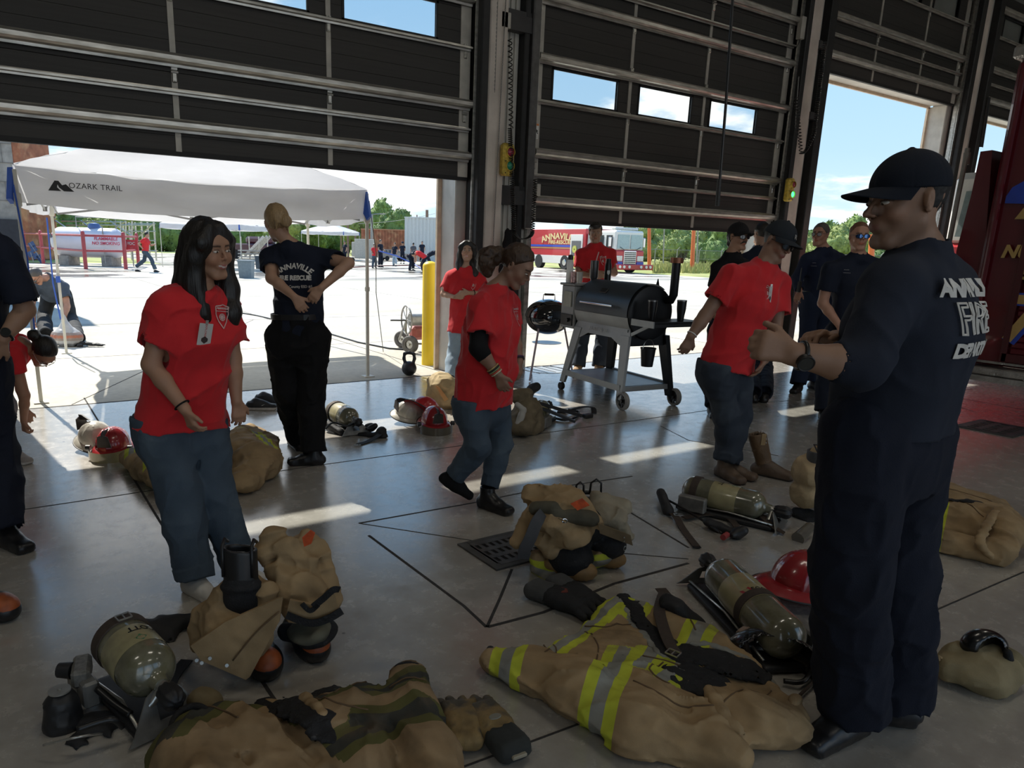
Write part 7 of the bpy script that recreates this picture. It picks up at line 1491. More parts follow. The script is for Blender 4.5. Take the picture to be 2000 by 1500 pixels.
# warning label on the track
c=atY(1046,256,7.2); t=thing('warning_label','white warning sticker with orange band and falling figure on the door edge','sticker',c); mb=MB(); mb.box(c+A(0,-.0,0),(.085,.004,.17)); mb.build('card',m_white,t); mb=MB(); mb.box(c+A(0,-.004,.072),(.085,.003,.022)); mb.build('orange_band',M('orange_band',(.7,.25,.08),.5),t)
mb=MB(); mb.cyl(c+A(-.01,-.004,.03),c+A(-.01,-.006,.03),.010,n=10); mb.bar(c+A(-.005,-.005,.025),c+A(.015,-.005,-.005),.003,.012); mb.bar(c+A(.015,-.005,-.005),c+A(.03,-.005,-.03),.003,.008); mb.bar(c+A(.015,-.005,-.005),c+A(-.01,-.005,-.02),.003,.008); mb.bar(c+A(-.03,-.005,.045),c+A(.03,-.005,.0),.003,.007); mb.build('falling_figure',m_frame,t)
mb=MB(); [mb.box(c+A(0,-.004,-.045-.012*i),(.06,.002,.003)) for i in range(3)]; mb.build('fine_print',M('faint_print',(.4,.35,.3),.6,var=0),t)
# junction boxes at the door edge
for i,(px,sz,lb) in enumerate((((1050,371),(.06,.05,.14),'small grey junction box wired to the middle door edge'),((1620,57),(.05,.05,.13),'small grey junction box on the raised door beside the doorway'),((985,40),(.13,.08,.16),'grey electrical box above the bracket between the doors'),((1565,55),(.10,.08,.3),'grey electrical box on the farther column'))):
    c=atY(*px,7.12); t=thing('junction_box',lb,'box',c); mb=MB(); mb.box(c,sz,bev=.006); mb.build('housing',m_galv2,t); mb=MB(); mb.tube([c-U*sz[2]*.5,c-U*(sz[2]*.5+.05)+A(-.04,-.02,0),c-U*(sz[2]*.5+.12)+A(-.06,0,0)],.005,6); mb.build('cable',m_frame,t)
# hooked coat with orange panel on the column
c=atY(991,484,6.95); s=S(); s.cap(c+U*.16,c-U*.25,.05,.11,k=.02,sq=(A(0,1,0),.6)); s.disp=lambda P:.01*fold(P,16,U,.4,3); s.da=.012
o=s.obj('hanging_jacket',m_black,None,h=.01,loc=c); props(o,'black jacket with an orange panel hanging on the door column','jacket'); mb=MB(); mb.prism([c+A(.0,-.09,-.0),c+A(.05,-.09,.06),c+A(.09,-.09,-.12),c+A(.02,-.09,-.25),c+A(-.03,-.09,-.15)],A(0,-.012,0)); mb.build('orange_panel',M('orange_cloth',(.6,.2,.03),.8),o)
# ================================================================ firefighting gear on the floor
m_tan=M('turnout_tan',(.34,.235,.125),.85,var=.22,vs=9,bump=.12,bs=300,spec=.2,wr=(8.,.8),wear=((.16,.11,.06),.56,5,.6)); BN=[(.062,(.56,.60,.045)),(.021,(.26,.26,.23))]
def tanb(name,lim=.062,dirty=False,col=(.34,.235,.125)):
    l=(.50,.54,.05) if not dirty else (.105,.10,.035); g_=(.27,.27,.24) if not dirty else (.05,.05,.042)
    return M(name,col,.85,var=.22,vs=9,bump=.12,bs=300,spec=.2,wr=(8.,.8),band=[(lim,l),(lim*.36,g_)],wear=((.14,.10,.06),.57,5,.55))
m_tanS=tanb('turnout_tan_striped'); m_tanN=tanb('turnout_tan_narrow',.045); m_tanD=tanb('turnout_tan_soiled',.062,True,(.29,.20,.11))
m_lin=M('black_liner',(.010,.010,.011),.8,var=.4,vs=40,bump=.4,bs=150,wear=((.07,.07,.07),.63,60,.6)); m_web=M('brown_webbing',(.050,.034,.024),.75,var=.2,vs=40,bump=.2,bs=300); m_bweb=M('black_webbing',(.014,.014,.015),.7,var=.2,vs=60)
m_cyl=M('fibreglass_cylinder',(.165,.155,.10),.2,var=.35,vs=3,st=(5,5,5),spec=.7,coat=.7,wear=((.10,.095,.05),.52,6,.6)); m_lab=M('cylinder_label',(.34,.30,.16),.3,var=.2,coat=.4,wear=((.17,.15,.09),.55,9,.6)); m_kn=M('rubber_knob',(.015,.015,.016),.5,var=.2); m_pl=M('backframe_plate',(.20,.195,.18),.45,.4,var=.25,vs=20)
m_hr=M('helmet_red',(.30,.018,.022),.25,coat=.6,var=.2,vs=14); m_hw=M('helmet_white',(.50,.47,.40),.3,coat=.4,var=.25,vs=12,wear=((.12,.10,.08),.55,9,.7)); m_vis=M('amber_visor',(.33,.28,.15),.15,spec=.8,coat=.6,var=.2,vs=10)
m_lth=M('tan_leather',(.29,.17,.065),.6,var=.25,vs=12,bump=.2,bs=60); m_bk=M('boot_black_rubber',(.012,.012,.013),.4,var=.25,vs=12); m_or=M('orange_patch',(.62,.09,.02),.5,var=.4,vs=25)
def gz(px,py,z=0.): return fl(px,py,z)
def Sfloor(s,z=.003): 
    s._a(lambda P:z-P[...,2],A(0,0,0),50.,0,'&',None); return s
def poly(s,pts,z0,z1,rd=.02,k=.03,dome=0.):
    P2=np.array([p[:2] for p in pts]); c=P2.mean(0); n=len(P2); R=np.linalg.norm(P2-c,axis=1).max()
    def f(P):
        xy=P[...,:2]; d=np.full(xy.shape[:-1],1e9); ins=np.zeros(xy.shape[:-1],bool)
        for i in range(n):
            a=P2[i];b=P2[(i+1)%n]; e=b-a; w=xy-a; t=np.clip((w@e)/(e@e),0,1); q=w-t[...,None]*e; d=np.minimum(d,np.sqrt((q*q).sum(-1)))
            cnd=(a[1]<=xy[...,1])!=(b[1]<=xy[...,1]); xi=a[0]+(xy[...,1]-a[1])/np.where(b[1]!=a[1],b[1]-a[1],1)*(b[0]-a[0]); ins^=cnd&(xy[...,0]<xi)
        sd=np.where(ins,-d,d)+rd; top=z1+dome*(1-np.exp(-np.maximum(-sd,0)/.10)); dz=np.maximum(P[...,2]-top,z0-P[...,2])+rd
        return np.minimum(np.maximum(sd,dz),0)+np.sqrt(np.maximum(sd,0)**2+np.maximum(dz,0)**2)-rd
    return s._a(f,A(c[0],c[1],(z0+z1)/2),R+dome+z1,k,'+',None)
def bands(lst):
    def fn(V):
        b=np.full(len(V),1.)
        for p,d,c,r in lst: 
            q=np.abs((V-p)@unit(d)); ok=np.linalg.norm(V-c,axis=1)<r; b=np.where(ok,np.minimum(b,q),b)
        return b
    return {'band':fn}
def folds(s,am,fq=10,ax=None,st=.4,seed=1,fine=.35):
    s.disp=lambda P:crease(P,am*1.25,fq,ax,st,seed,.5+fine); s.da=am*2.2; return s
def blob(name,mat,parent,D,items,h=.009,am=.010,fq=10,ax=None,st=.4,seed=1,k=.03,attrs=None,floor=True,fine=.35,neg=()):
    s=S(); 
    for it in items:
        if it[0]=='e':
            _,x,y,dd,rx,ry,rz=it[:7]; p=1403/(D+dd); c=atD(x,y,D+dd); rot=math.radians(it[7]) if len(it)>7 else 0; a=HR*math.cos(rot)+U*math.sin(rot); b=-HR*math.sin(rot)+U*math.cos(rot); s.ell(c,A(rx/p,ry/p,rz),np.array([a,b,HF]),k=k)
        elif it[0]=='c':
            _,x1,y1,d1,x2,y2,d2,r1,r2=it[:9]; p=1403/D; s.cap(atD(x1,y1,D+d1),atD(x2,y2,D+d2),r1/p,r2/p,k=k,sq=(HF if len(it)<10 else it[9],it[10] if len(it)>10 else 1.) if len(it)>9 else None)
    for it in neg:
        _,x,y,dd,rx,ry,rz=it[:7]; p=1403/(D+dd); s.ell(atD(x,y,D+dd),A(rx/p,ry/p,rz),np.array([HR,U,HF]),k=.015,op='-')
    if floor: Sfloor(s)
    folds(s,am,fq,ax,st,seed,fine); return s.obj(name,mat,parent,h=h,attrs=attrs)
def ribbon(mb,P,w,th=.004,up=None,mi=0):
    P=[np.asarray(p,float) for p in P]; T=np.gradient(np.array(P),axis=0); V=[]
    for i,p in enumerate(P):
        t=unit(T[i]); n=up if up is not None else U; s_=unit(np.cross(t,n)); n2=np.cross(s_,t); V+=[p+s_*w/2,p-s_*w/2,p-s_*w/2+n2*th,p+s_*w/2+n2*th]
    F=[(i*4+a,i*4+(a+1)%4,(i+1)*4+(a+1)%4,(i+1)*4+a) for i in range(len(P)-1) for a in range(4)]+[(0,3,2,1),tuple(len(V)-4+q for q in range(4))]
    mb.add(V,F,mi); return mb
def smooth_path(P,n=6):
    P=[np.asarray(p,float) for p in P]; o=[]
    for i in range(len(P)-1):
        p0=P[max(i-1,0)];p1=P[i];p2=P[i+1];p3=P[min(i+2,len(P)-1)]
        for t in np.linspace(0,1,n,endpoint=False): o.append(.5*((2*p1)+(-p0+p2)*t+(2*p0-5*p1+4*p2-p3)*t*t+(-p0+3*p1-3*p2+p3)*t**3))
    return o+[P[-1]]
def strap(name,pts,w,mat,parent,th=.004,z=.006):
    mb=MB(); ribbon(mb,smooth_path([gz(p[0],p[1],p[2] if len(p)>2 else z) for p in pts]),w,th); return mb.build(name,mat,parent,smooth=True,angle=40)
def buckle(c,R,w,h,parent,mat=None,name='buckle'):
    mb=MB(); 
    for a,b in(((-w,-h),(w,-h)),((w,-h),(w,h)),((w,h),(-w,h)),((-w,h),(-w,-h)),((0,-h),(0,h))): mb.bar(c+R[0]*a[0]+R[1]*a[1],c+R[0]*b[0]+R[1]*b[1],.004,.004,R[2])
    return mb.build(name,mat or m_galv,parent)
def tube_px(name,pts,r,mat,parent): return MB().tube(smooth_path([gz(*p) for p in pts]),r,8).build(name,mat,parent,smooth=True,angle=None)
def scba(label,a,b,r=.086,strapt=(.25,),roll=0.,plate=True,text=True,h_=None,group='air packs on the floor'):
    """a closed end, b valve end of the cylinder axis"""
    ax=unit(b-a); L_=np.linalg.norm(b-a); sd=unit(np.cross(ax,U)); up=np.cross(sd,ax); t=thing('air_pack',label,'breathing apparatus',A(*((a+b)/2)[:2],0),group)
    Bm=np.array([sd,up,ax]); n=8
    prof=[(.001,0)]+[(r*math.sin(q),r*.75*(1-math.cos(q))) for q in [math.pi/2*i/n for i in range(1,n+1)]]+[(r,L_*.45),(r,L_-r*1.0)]+[(r*math.cos(q)*(1)+.0,L_-r*1.0+r*.85*math.sin(q)) for q in [math.pi/2*i/n for i in range(1,n-1)]]+[(.028,L_-.008),(.024,L_+.015),(.001,L_+.016)]
    MB().lathe(prof,a,Bm,40).build('cylinder',m_cyl,t,smooth=True,angle=60)
    lb=MB().lathe([(r+.0012,L_*.36),(r+.0016,L_*.365),(r+.0016,L_*.66),(r+.0012,L_*.665)],a,Bm,40).build('label_band',m_lab,t,smooth=True,angle=60)
    for q in strapt: MB().lathe([(r+.001,L_*q-.022),(r+.006,L_*q-.020),(r+.006,L_*q+.020),(r+.001,L_*q+.022)],a,Bm,36).build('cylinder_strap',m_web,t,smooth=True,angle=40)
    if text:
        def wrap(tx,sz,pos,ang,m_,**k):
            V,F=text_mesh(tx,sz,extr=.0004,fine=sz*.3,**k); q=ang+roll-V[:,0]/r; rr=r+.0022; z=pos+V[:,1]
            P=a+ax*z[:,None]+(sd*np.cos(q)[:,None]+up*np.sin(q)[:,None])*rr; return mkobj('lettering',P,F,m_,lb,False)
        wrap('SCOTT',.034,L_*.44,math.radians(80),M('label_black',(.02,.02,.02),.5,var=0),bold=.001); wrap('-- ---- ---',.014,L_*.52,math.radians(100),M('label_black',(.02,.02,.02),.5)); wrap('---- -- --',.014,L_*.59,math.radians(60),M('label_black',(.02,.02,.02),.5))
        V=np.array([(-.02,-.016),(.02,-.016),(.012,.016),(-.028,.016),(-.010,-.008),(.010,-.008),(.004,.008),(-.016,.008)]); q=math.radians(125)+roll-V[:,0]/r; P=a+ax*(L_*.45+V[:,1])[:,None]+(sd*np.cos(q)[:,None]+up*np.sin(q)[:,None])*(r+.0022); mkobj('logo',P,[(0,1,5,4),(1,2,6,5),(2,3,7,6),(3,0,4,7)],M('label_red',(.35,.02,.03),.5,var=0),lb,False)
        q=math.radians(60)+roll; V=np.array([(-.018,0),(0,-.018),(.018,0),(0,.018)]); q=q-V[:,0]/r; P=a+ax*(L_*.60+V[:,1])[:,None]+(sd*np.cos(q)[:,None]+up*np.sin(q)[:,None])*(r+.0022); mkobj('green_diamond',P,[(0,1,2,3)],M('label_green',(.04,.18,.08),.5,var=0),lb,False)
    # valve with knob
    v=b+ax*.02; MB().cyl(v-ax*.01,v+ax*.035,.020,n=16).build('valve',m_galv,t,smooth=True,angle=40)
    k=v+ax*.035; s=S(); s.cap(k,k+ax*.035,.032,.036,k=0); s.disp=lambda P:.003*np.cos(8*np.arctan2((P-k)@up,(P-k)@sd)); s.da=.004; s.obj('valve_knob',m_kn,t,h=.005)
    MB().tube([v+up*.0,v-up*.04+sd*.03,v-up*.055+sd*.05],.014,10).build('valve_elbow',m_galv,t,smooth=True,angle=40)
    # backframe lying under the cylinder
    zb=max(.012,(a[2]+b[2])/2-r-.03)
    def F(u,w,z): return A(*(a+ax*u*L_+sd*w)[:2],z)
    s=S(); s.box((F(-.02,0,.018)+F(1.12,0,.018))/2,(.20,L_*1.12,.03),np.array([A(*unit(A(sd[0],sd[1],0))),unit(A(ax[0],ax[1],0)),U]),rd=.012); s.obj('backframe',m_kn,t,h=.009)
    for w in(-.085,.085): MB().tube([F(.05,w,.04),F(.6,w*.8,.05),F(1.1,w,.04)],.006,8).build('frame_rod',m_galv,t,smooth=True,angle=None)
    if plate:
        c0,c1=F(1.16,-.13,.01),F(1.16,.13,.01); e=unit(c1-c0); ht=max(.09,b[2]-.02); o_=unit(A(ax[0],ax[1],0)); mb=MB()
        def Q(x,z): return c0+e*x-o_*(.05*z/ht)+U*z
        for q in([(0,0),(.26,0),(.24,.02),(.02,.02)],[(.02,.02),(.10,.02),(.10,ht),(.075,ht*.9)],[(.155,.02),(.24,.02),(.18,ht*.9),(.155,ht)],[(.10,ht*.72),(.155,ht*.72),(.155,ht),(.10,ht)],[(.10,.02),(.155,.02),(.155,ht*.3),(.10,ht*.3)]): mb.prism([Q(*p) for p in q],o_*.006)
        mb.build('bottom_plate',m_pl,t)
    mb=MB(); c=F(.22,.135,.075); mb.box(c,(.05,.16,.09),np.array([unit(A(sd[0],sd[1],0)),unit(A(ax[0],ax[1],0)),U]),bev=.008); mb.build('alarm_module',m_pl,t)
    return t,F,ax,sd,up
def regulator(c,t,sz=.04,name='regulator'):
    s=S(); s.cap(c,c+A(.02,-.02,.02),sz,sz*.8,k=.01); s.box(c+A(-.03,0,0),(sz*1.6,sz,sz*.8),rd=.008,k=.01); s.obj(name,m_kn,t,h=.007)
# ---- air pack, front left
a=gz(222,1232,.185); b=gz(292,1312,.155); d=unit(b-a); b=a+d*.35
t,F,ax,sd,up=scba('air pack with glossy cylinder and orange pull ball, near the front edge of the floor',a,b,.090,(.22,),roll=.6)
buckle(a+ax*.09+up*.105,np.array([sd,ax,up]),.022,.016,t)
s=S(); s.ell(gz(287,1410,.05),.021,k=0); s.obj('pull_ball',M('orange_ball',(.62,.08,.03),.4),t,h=.005); MB().tube([gz(290,1350,.10),gz(287,1400,.06)],.002,5).build('cord',m_galv,t)
mb=MB(); c=gz(160,1310,.12); mb.box(c,(.055,.12,.06),np.array([unit(HR*.9+HF*.4),unit(HF*.9-HR*.4),U]),bev=.01); mb.box(c-U*.05,(.045,.1,.06),bev=.01); mb.build('motion_alarm',M('alarm_grey',(.14,.135,.12),.5,var=.4,vs=60),t); mb=MB(); mb.cyl(c-HR*.03,c-HR*.075,.028,.024,16); mb.build('alarm_cap',m_kn,t,smooth=True,angle=40)
s=S(); c=gz(122,1395,.04); s.cap(c-U*.02,c+U*.035,.058,.050,k=.01); folds(s,.004,30); s.obj('gauge_housing',m_kn,t,h=.006); mb=MB(); mb.cyl(c+U*.083,c+U*.088,.032,n=24); mb.cyl(c+U*.083,c+U*.092,.006,n=8); mb.build('gauge',M('gauge_grey',(.35,.34,.31),.3,.5,var=.2),t,smooth=True,angle=40)
blob('harness_padding',m_bweb,t,dep(gz(150,1450)),[('c',95,1470,0,250,1450,.05,34,38,U,.6),('e',180,1440,.05,60,30,.09),('c',110,1440,.05,220,1415,.12,24,26)],h=.009,am=.010,fq=14,seed=3)
MB().tube(smooth_path([gz(150,1425,.09),gz(215,1405,.10),gz(240,1420,.06)]),.010,8).build('hose',m_frame,t,smooth=True,angle=None); tube_px('hose',[(190,1345,.1),(225,1375,.07),(255,1395,.05)],.012,m_frame,t); tube_px('hose',[(85,1455,.05),(150,1440,.08),(200,1432,.05)],.004,m_galv,t)
blob('shoulder_strap',m_bweb,t,dep(gz(330,1240)),[('c',275,1212,0,330,1232,.0,9,22,U,.7),('c',320,1215,.05,395,1210,.05,14,16),('c',310,1240,0,370,1300,-.1,22,22)],h=.008,am=.006,seed=9)
strap('waist_strap',[(365,1290),(335,1330),(330,1380),(300,1420)],.045,m_bweb,t)
# ---- air pack in the centre right with the lettered cylinder
a=gz(1548,1262,.115); b=gz(1398,1112,.125); 
t,F,ax,sd,up=scba('long air pack with yellow lettered cylinder beside the striped jacket',a,b,.088,(.40,),roll=-.15)
strap('shoulder_strap',[(1290,1150),(1330,1200),(1350,1245),(1385,1290),(1430,1310)],.05,m_web,t,z=.03); strap('shoulder_strap',[(1300,1240,.12),(1292,1215,.13),(1288,1190,.13),(1296,1160,.06)],.045,m_web,t); strap('waist_strap',[(1300,1240,.12),(1310,1262,.11),(1322,1278,.10)],.045,m_web,t)
buckle(gz(1315,1275,.12),np.array([unit(HR*.7-HF*.6),unit(HF*.7+HR*.6),U]),.022,.018,t,m_galv)
blob('harness_padding',m_bweb,t,dep(gz(1400,1260)),[('c',1300,1175,.1,1450,1290,0,14,20,U,.7),('c',1320,1185,.05,1380,1265,.0,24,22,U,.6),('c',1470,1290,0,1560,1330,-.1,18,12,U,.6)],h=.010,am=.008,seed=6)
tube_px('hose',[(1560,1235,.09),(1585,1290,.05),(1570,1330,.03),(1530,1330,.02)],.009,m_frame,t); tube_px('hose',[(1575,1250,.05),(1600,1310,.03),(1560,1360,.02)],.006,m_web,t)
MB().cyl(F(1.05,.0,.12),F(1.05,.0,.13),.02).build('yellow_tag',M('yellow_tag',(.5,.42,.08),.5),t)
# ---- air pack near the cowboy boots
a=gz(1334,952,.115); b=gz(1468,985,.105); b=a+unit(b-a)*.50
t,F,ax,sd,up=scba('air pack with lettered cylinder lying beside the cowboy boots',a,b,.083,(.17,),roll=.5)
strap('shoulder_strap',[(1290,960,.03),(1300,990,.03),(1320,1010,.02),(1335,1035),(1362,1070)],.04,m_web,t); strap('waist_strap',[(1335,1012),(1380,1005),(1420,1010),(1440,1030)],.04,m_web,t,z=.02); strap('waist_strap',[(1478,1000,.06),(1495,1015,.05),(1512,1030,.03),(1532,1042,.01)],.04,m_web,t)
buckle(gz(1325,1005,.03),np.array([HR,HF,U]),.025,.014,t); buckle(gz(1360,1068,.01),np.array([HR,HF,U]),.02,.008,t,m_frame)
tube_px('hose',[(1292,970,.06),(1320,985,.07),(1370,1015,.04),(1410,1042,.03)],.007,m_frame,t); tube_px('hose',[(1370,985,.05),(1410,990,.05),(1445,992,.07)],.008,m_frame,t); tube_px('hose',[(1375,992,.03),(1420,1004,.03),(1450,1010,.03)],.004,m_galv,t)
blob('harness_padding',m_bweb,t,dep(gz(1400,1035)),[('c',1385,1020,.0,1430,1042,-.05,14,14,U,.7),('e',1395,1040,0,18,10,.05),('c',1290,962,.3,1305,1000,.2,10,12)],h=.009,am=.006,seed=16)
regulator(gz(1440,1042,.03),t,.035,'face_regulator'); mb=MB(); mb.cyl(gz(1412,1050,.03),gz(1420,1044,.03),.016,n=12); mb.build('red_cap',M('red_cap',(.35,.05,.05),.5),t)
# ---- air pack behind the blond firefighter
a=gz(648,800,.115); b=gz(702,826,.115); b=a+unit(b-a)*.42
t,F,ax,sd,up=scba('sunlit air pack with worn yellow cylinder beside the blond firefighter',a,b,.088,(.25,),roll=.9)
strap('waist_strap',[(700,868),(720,862),(740,850,.03),(750,838,.04)],.045,m_bweb,t); buckle(gz(698,869,.01),np.array([HR,HF,U]),.022,.014,t)
blob('harness_padding',m_bweb,t,dep(gz(690,850)),[('c',640,848,.1,750,852,-.05,8,9,U,.7),('e',745,842,0,10,10,.05),('c',640,830,.1,668,845,0,8,8),('e',722,835,.1,12,8,.05)],h=.010,am=.006,seed=26)
tube_px('hose',[(636,838,.08),(650,826,.12),(675,832,.1),(690,828,.1)],.008,m_frame,t); regulator(gz(726,836,.05),t,.03)
# ---- air pack beyond, by the grill wheels
a=gz(1030,818,.10); b=gz(1072,790,.13); t,F,ax,sd,up=scba('air pack tilted on its frame beside the grill wheel',a,a+unit(b-a)*.42,.085,(.3,),roll=0,plate=False,text=False)
mb=MB(); mb.bar(gz(1040,790,.20),gz(1120,822,.05),.10,.02); mb.bar(gz(1045,785,.22),gz(1135,812,.04),.03,.03); mb.build('frame_plate',m_kn,t); MB().tube(smooth_path([gz(1070,812,.015),gz(1100,820,.015),gz(1125,815,.015),gz(1130,805,.015),gz(1110,800,.04)]),.011,8).build('hose',m_frame,t,smooth=True,angle=None)
strap('waist_strap',[(1120,800,.04),(1140,795,.05),(1158,797,.04),(1160,808,.01)],.05,m_bweb,t); mb=MB(); mb.box(gz(1148,812,.02),(.09,.06,.035),bev=.006); mb.build('buckle',m_frame,t)
blob('shoulder_padding',m_bweb,t,dep(gz(1050,805)),[('e',1043,757,0,14,9,.06,20),('c',1035,765,0,1030,785,0,8,8),('e',1100,806,0,12,6,.05),('e',1118,812,.0,10,6,.05)],h=.011,am=.006,seed=8,floor=True)
def drape(sd,P,lift=0.):
    P=np.array(P,float); z=np.full(len(P),.45)
    for _ in range(45): Q=P.copy(); Q[:,2]=z; z=np.maximum(z-np.clip(sd.pt(Q),-.01,.04)*.8,.004)
    P[:,2]=z+lift; return P
def seams(t,sd,L):
    for pts in L: MB().tube(drape(sd,smooth_path([gz(*p) for p in pts]),.001),.003,6).build('seam',M('seam_thread',(.13,.08,.04),.8),t,smooth=True,angle=None)
def liner_on(t,sd,pts,w,nm='liner',mat=None,sq=.22,n=4):
    s=S(); P=drape(sd,smooth_path([gz(*p) for p in pts],n),-.002); k=len(P)
    for i in range(k-1):
        f=lambda q:w*.5*(.45+.55*math.sin(math.pi*min(1,max(0,(q+.6)/(k)))))
        s.cap(P[i],P[i+1],f(i),f(i+1),k=.012,sq=(U,sq))
    folds(s,.003,30,None,1,9); return s.obj(nm,mat or m_lin,t,h=.006)
# ================================================================ coats
def coat(label,name,parts,mat,stripes,am,fq,seed,h=.009,ax=None):
    cat='coat'
    c=parts[0](None); t=thing(name,label,cat,c,None); s=S()
    for p in parts[1:]: p(s)
    Sfloor(s); folds(s,am,fq,ax,.38 if ax is not None else 1,seed,.4); o=s.obj('shell',mat,t,h=h,attrs=bands(stripes)); return t,s
def PX(L,z=0.): return [gz(p[0],p[1],z) for p in L]
def SL(a,b,h=.06,m=.05): # stripe crossing between two pixel points: plane through both, vertical
    p=gz(*a,h);q=gz(*b,h); d=unit(np.cross(q-p,U)); return p,d,(p+q)/2,np.linalg.norm(q-p)/2+m
# main coat in front of the tall firefighter
def sleeve(pts,rs,zs,fl_=.62):
    def f(s):
        P=[gz(p[0],p[1],z) for p,z in zip(pts,zs)]
        for i in range(len(P)-1): s.cap(P[i],P[i+1],rs[i],rs[i+1],k=.05,sq=(U,fl_))
    return f
def pol(pts,z1,dome=.03,rd=.02,z0=0.,k=.04): return lambda s:poly(s,PX(pts,0),z0,z1,rd,k,dome)
st_=[SL((1010,1262),(985,1315)),SL((1215,1290),(1160,1425)),SL((1262,1168),(1238,1212)),SL((1090,1262),(1205,1188)),SL((1375,1240),(1335,1300)),SL((1270,1290),(1248,1330)),SL((1330,1320),(1295,1352))]
t,sc=coat('tan turnout coat with bright yellow and silver stripes spread before the tall firefighter','turnout_coat',
  [lambda _:gz(1270,1350),pol([(1060,1290),(1130,1250),(1192,1192),(1228,1208),(1300,1255),(1390,1290),(1450,1318),(1505,1350),(1535,1395),(1480,1440),(1380,1465),(1280,1445),(1170,1412),(1085,1350)],.055,.045),
   sleeve([(968,1290),(1045,1310),(1130,1345),(1240,1410),(1370,1455)],[.050,.070,.098,.095,.075],[.05,.06,.075,.07,.05],.8),
   sleeve([(1222,1188),(1290,1222),(1370,1262),(1440,1305)],[.052,.066,.078,.070],[.05,.06,.06,.05],.8),
   sleeve([(1200,1190),(1205,1195)],[.03,.03],[.08,.07]),
   sleeve([(1420,1372),(1480,1400),(1530,1415)],[.07,.085,.06],[.08,.07,.06],.7),sleeve([(1385,1400),(1405,1450),(1440,1478)],[.035,.045,.05],[.10,.07,.05],.9),sleeve([(1510,1352),(1535,1385),(1545,1425)],[.025,.03,.03],[.07,.06,.05],.9),
   sleeve([(1225,1305),(1290,1325)],[.045,.04],[.10,.10],.5),sleeve([(1250,1345),(1330,1372)],[.05,.045],[.10,.09],.45)],m_tanS,st_,.010,14,5,h=.007,ax=gz(1480,1440)-gz(975,1290))
for pts,w in (([(1205,1196),(1250,1248),(1285,1290),(1320,1325),(1350,1352)],.05),([(1330,1318),(1380,1332),(1430,1347),(1490,1362)],.10),([(1335,1350),(1370,1375),(1400,1398)],.085),([(1296,1368),(1335,1385),(1366,1402)],.055)): liner_on(t,sc,pts,w)
liner_on(t,sc,[(1188,1190),(1235,1250),(1275,1300),(1330,1345),(1372,1398)],.020,'zip_flap',m_tanN); liner_on(t,sc,[(1345,1306),(1410,1322),(1480,1345),(1508,1362)],.028,'front_flap',m_tanN,.6); liner_on(t,sc,[(1378,1402),(1388,1430),(1408,1462),(1436,1480)],.05,'collar_fold',m_tan,.8); liner_on(t,sc,[(1500,1345),(1528,1372),(1546,1412),(1540,1428)],.035,'collar_fold',m_tan,.8)
for a_,b_,r_,z in (((955,1272),(966,1304),.016,.045),((1206,1168),(1214,1202),.020,.05)):
    s=S(); c=(gz(*a_,z)+gz(*b_,z))/2; d=unit(gz(*b_,z)-gz(*a_,z)); n_=unit(np.cross(d,U)); s.tor(c,np.array([d,U,n_]),.046,.013,k=0,el=.75); Sfloor(s); s.obj('cuff',m_lin,t,h=.006)
mb=MB(); c=gz(1205,1180,.10); 
seams(t,sc,([(1062,1262),(1085,1300),(1060,1345)],[(1140,1250),(1180,1262),(1240,1255)],[(1140,1262),(1165,1300),(1158,1345)],[(1250,1330),(1300,1340),(1352,1360)],[(1290,1345),(1262,1370),(1300,1400)],[(1230,1400),(1310,1435),(1385,1450)],[(1290,1230),(1330,1250),(1352,1290)],[(1385,1440),(1440,1420),(1500,1395)]))
# gloves in front: black pair
def glove(name,label,px,ang,mat,palm,z=.02,sc=1.,curl=18,group=None,mat2=None,cuffm=None):
    c=gz(*px,.0); d=A(math.cos(math.radians(ang)),math.sin(math.radians(ang)),0); sd=np.cross(U,d); t=thing(name,label,'gloves',c,group); s=S(); w=c+U*.035*sc
    s.stad(w-d*.06*sc,w+d*.02*sc,sd,.052*sc,.026*sc,.050*sc,.026*sc,k=.02); s.stad(w,w+d*.085*sc,sd,.050*sc,.027*sc,.056*sc,.024*sc,k=.03)
    for i,o in enumerate((.040,.014,-.013,-.038)):
        dr=unit(d+sd*o*7); p=w+d*.085*sc+sd*o*sc; l=(.070,.082,.078,.062)[i]*sc; q=p+dr*l*.5-U*.004; e=q+unit(dr-U*math.tan(math.radians(curl)))*l*.5; e[2]=max(e[2],.018); s.cap(p,q,.0150*sc,.0145*sc,k=.005); s.cap(q,e,.0145*sc,.012*sc,k=.003)
    q=palm; p=w+d*.02*sc+sd*.045*sc*q; s.cap(p,p+(d*.6+sd*q*.8)*.05*sc,.019*sc,.017*sc,k=.015); s.cap(p+(d*.6+sd*q*.8)*.05*sc,p+(d*.6+sd*q*.8)*.05*sc+d*.035*sc,.017*sc,.014*sc,k=.005)
    Sfloor(s); folds(s,.0028,34,d,1,4); s.obj('glove_shell',mat,t,h=.005,attrs={'Col':lambda V:np.tile(A(*mat2[0]),(len(V),1))*(1)} if mat2 and 0 else None)
    if cuffm: s=S(); s.stad(w-d*.10*sc,w-d*.045*sc,sd,.056*sc,.032*sc,.054*sc,.030*sc,k=.01); Sfloor(s); folds(s,.003,40,d,1,2); s.obj('knit_cuff',cuffm,t,h=.006)
    return t,w,d,sd
m_gb=M('black_glove',(.014,.014,.015),.8,var=.3,vs=20,bump=.3,bs=80); m_gt=M('tan_glove',(.22,.145,.055),.75,var=.45,vs=14,bump=.3,bs=70,wear=((.03,.032,.03),.5,9,.85))
yaw_=math.degrees(math.atan2(HR[1],HR[0]))
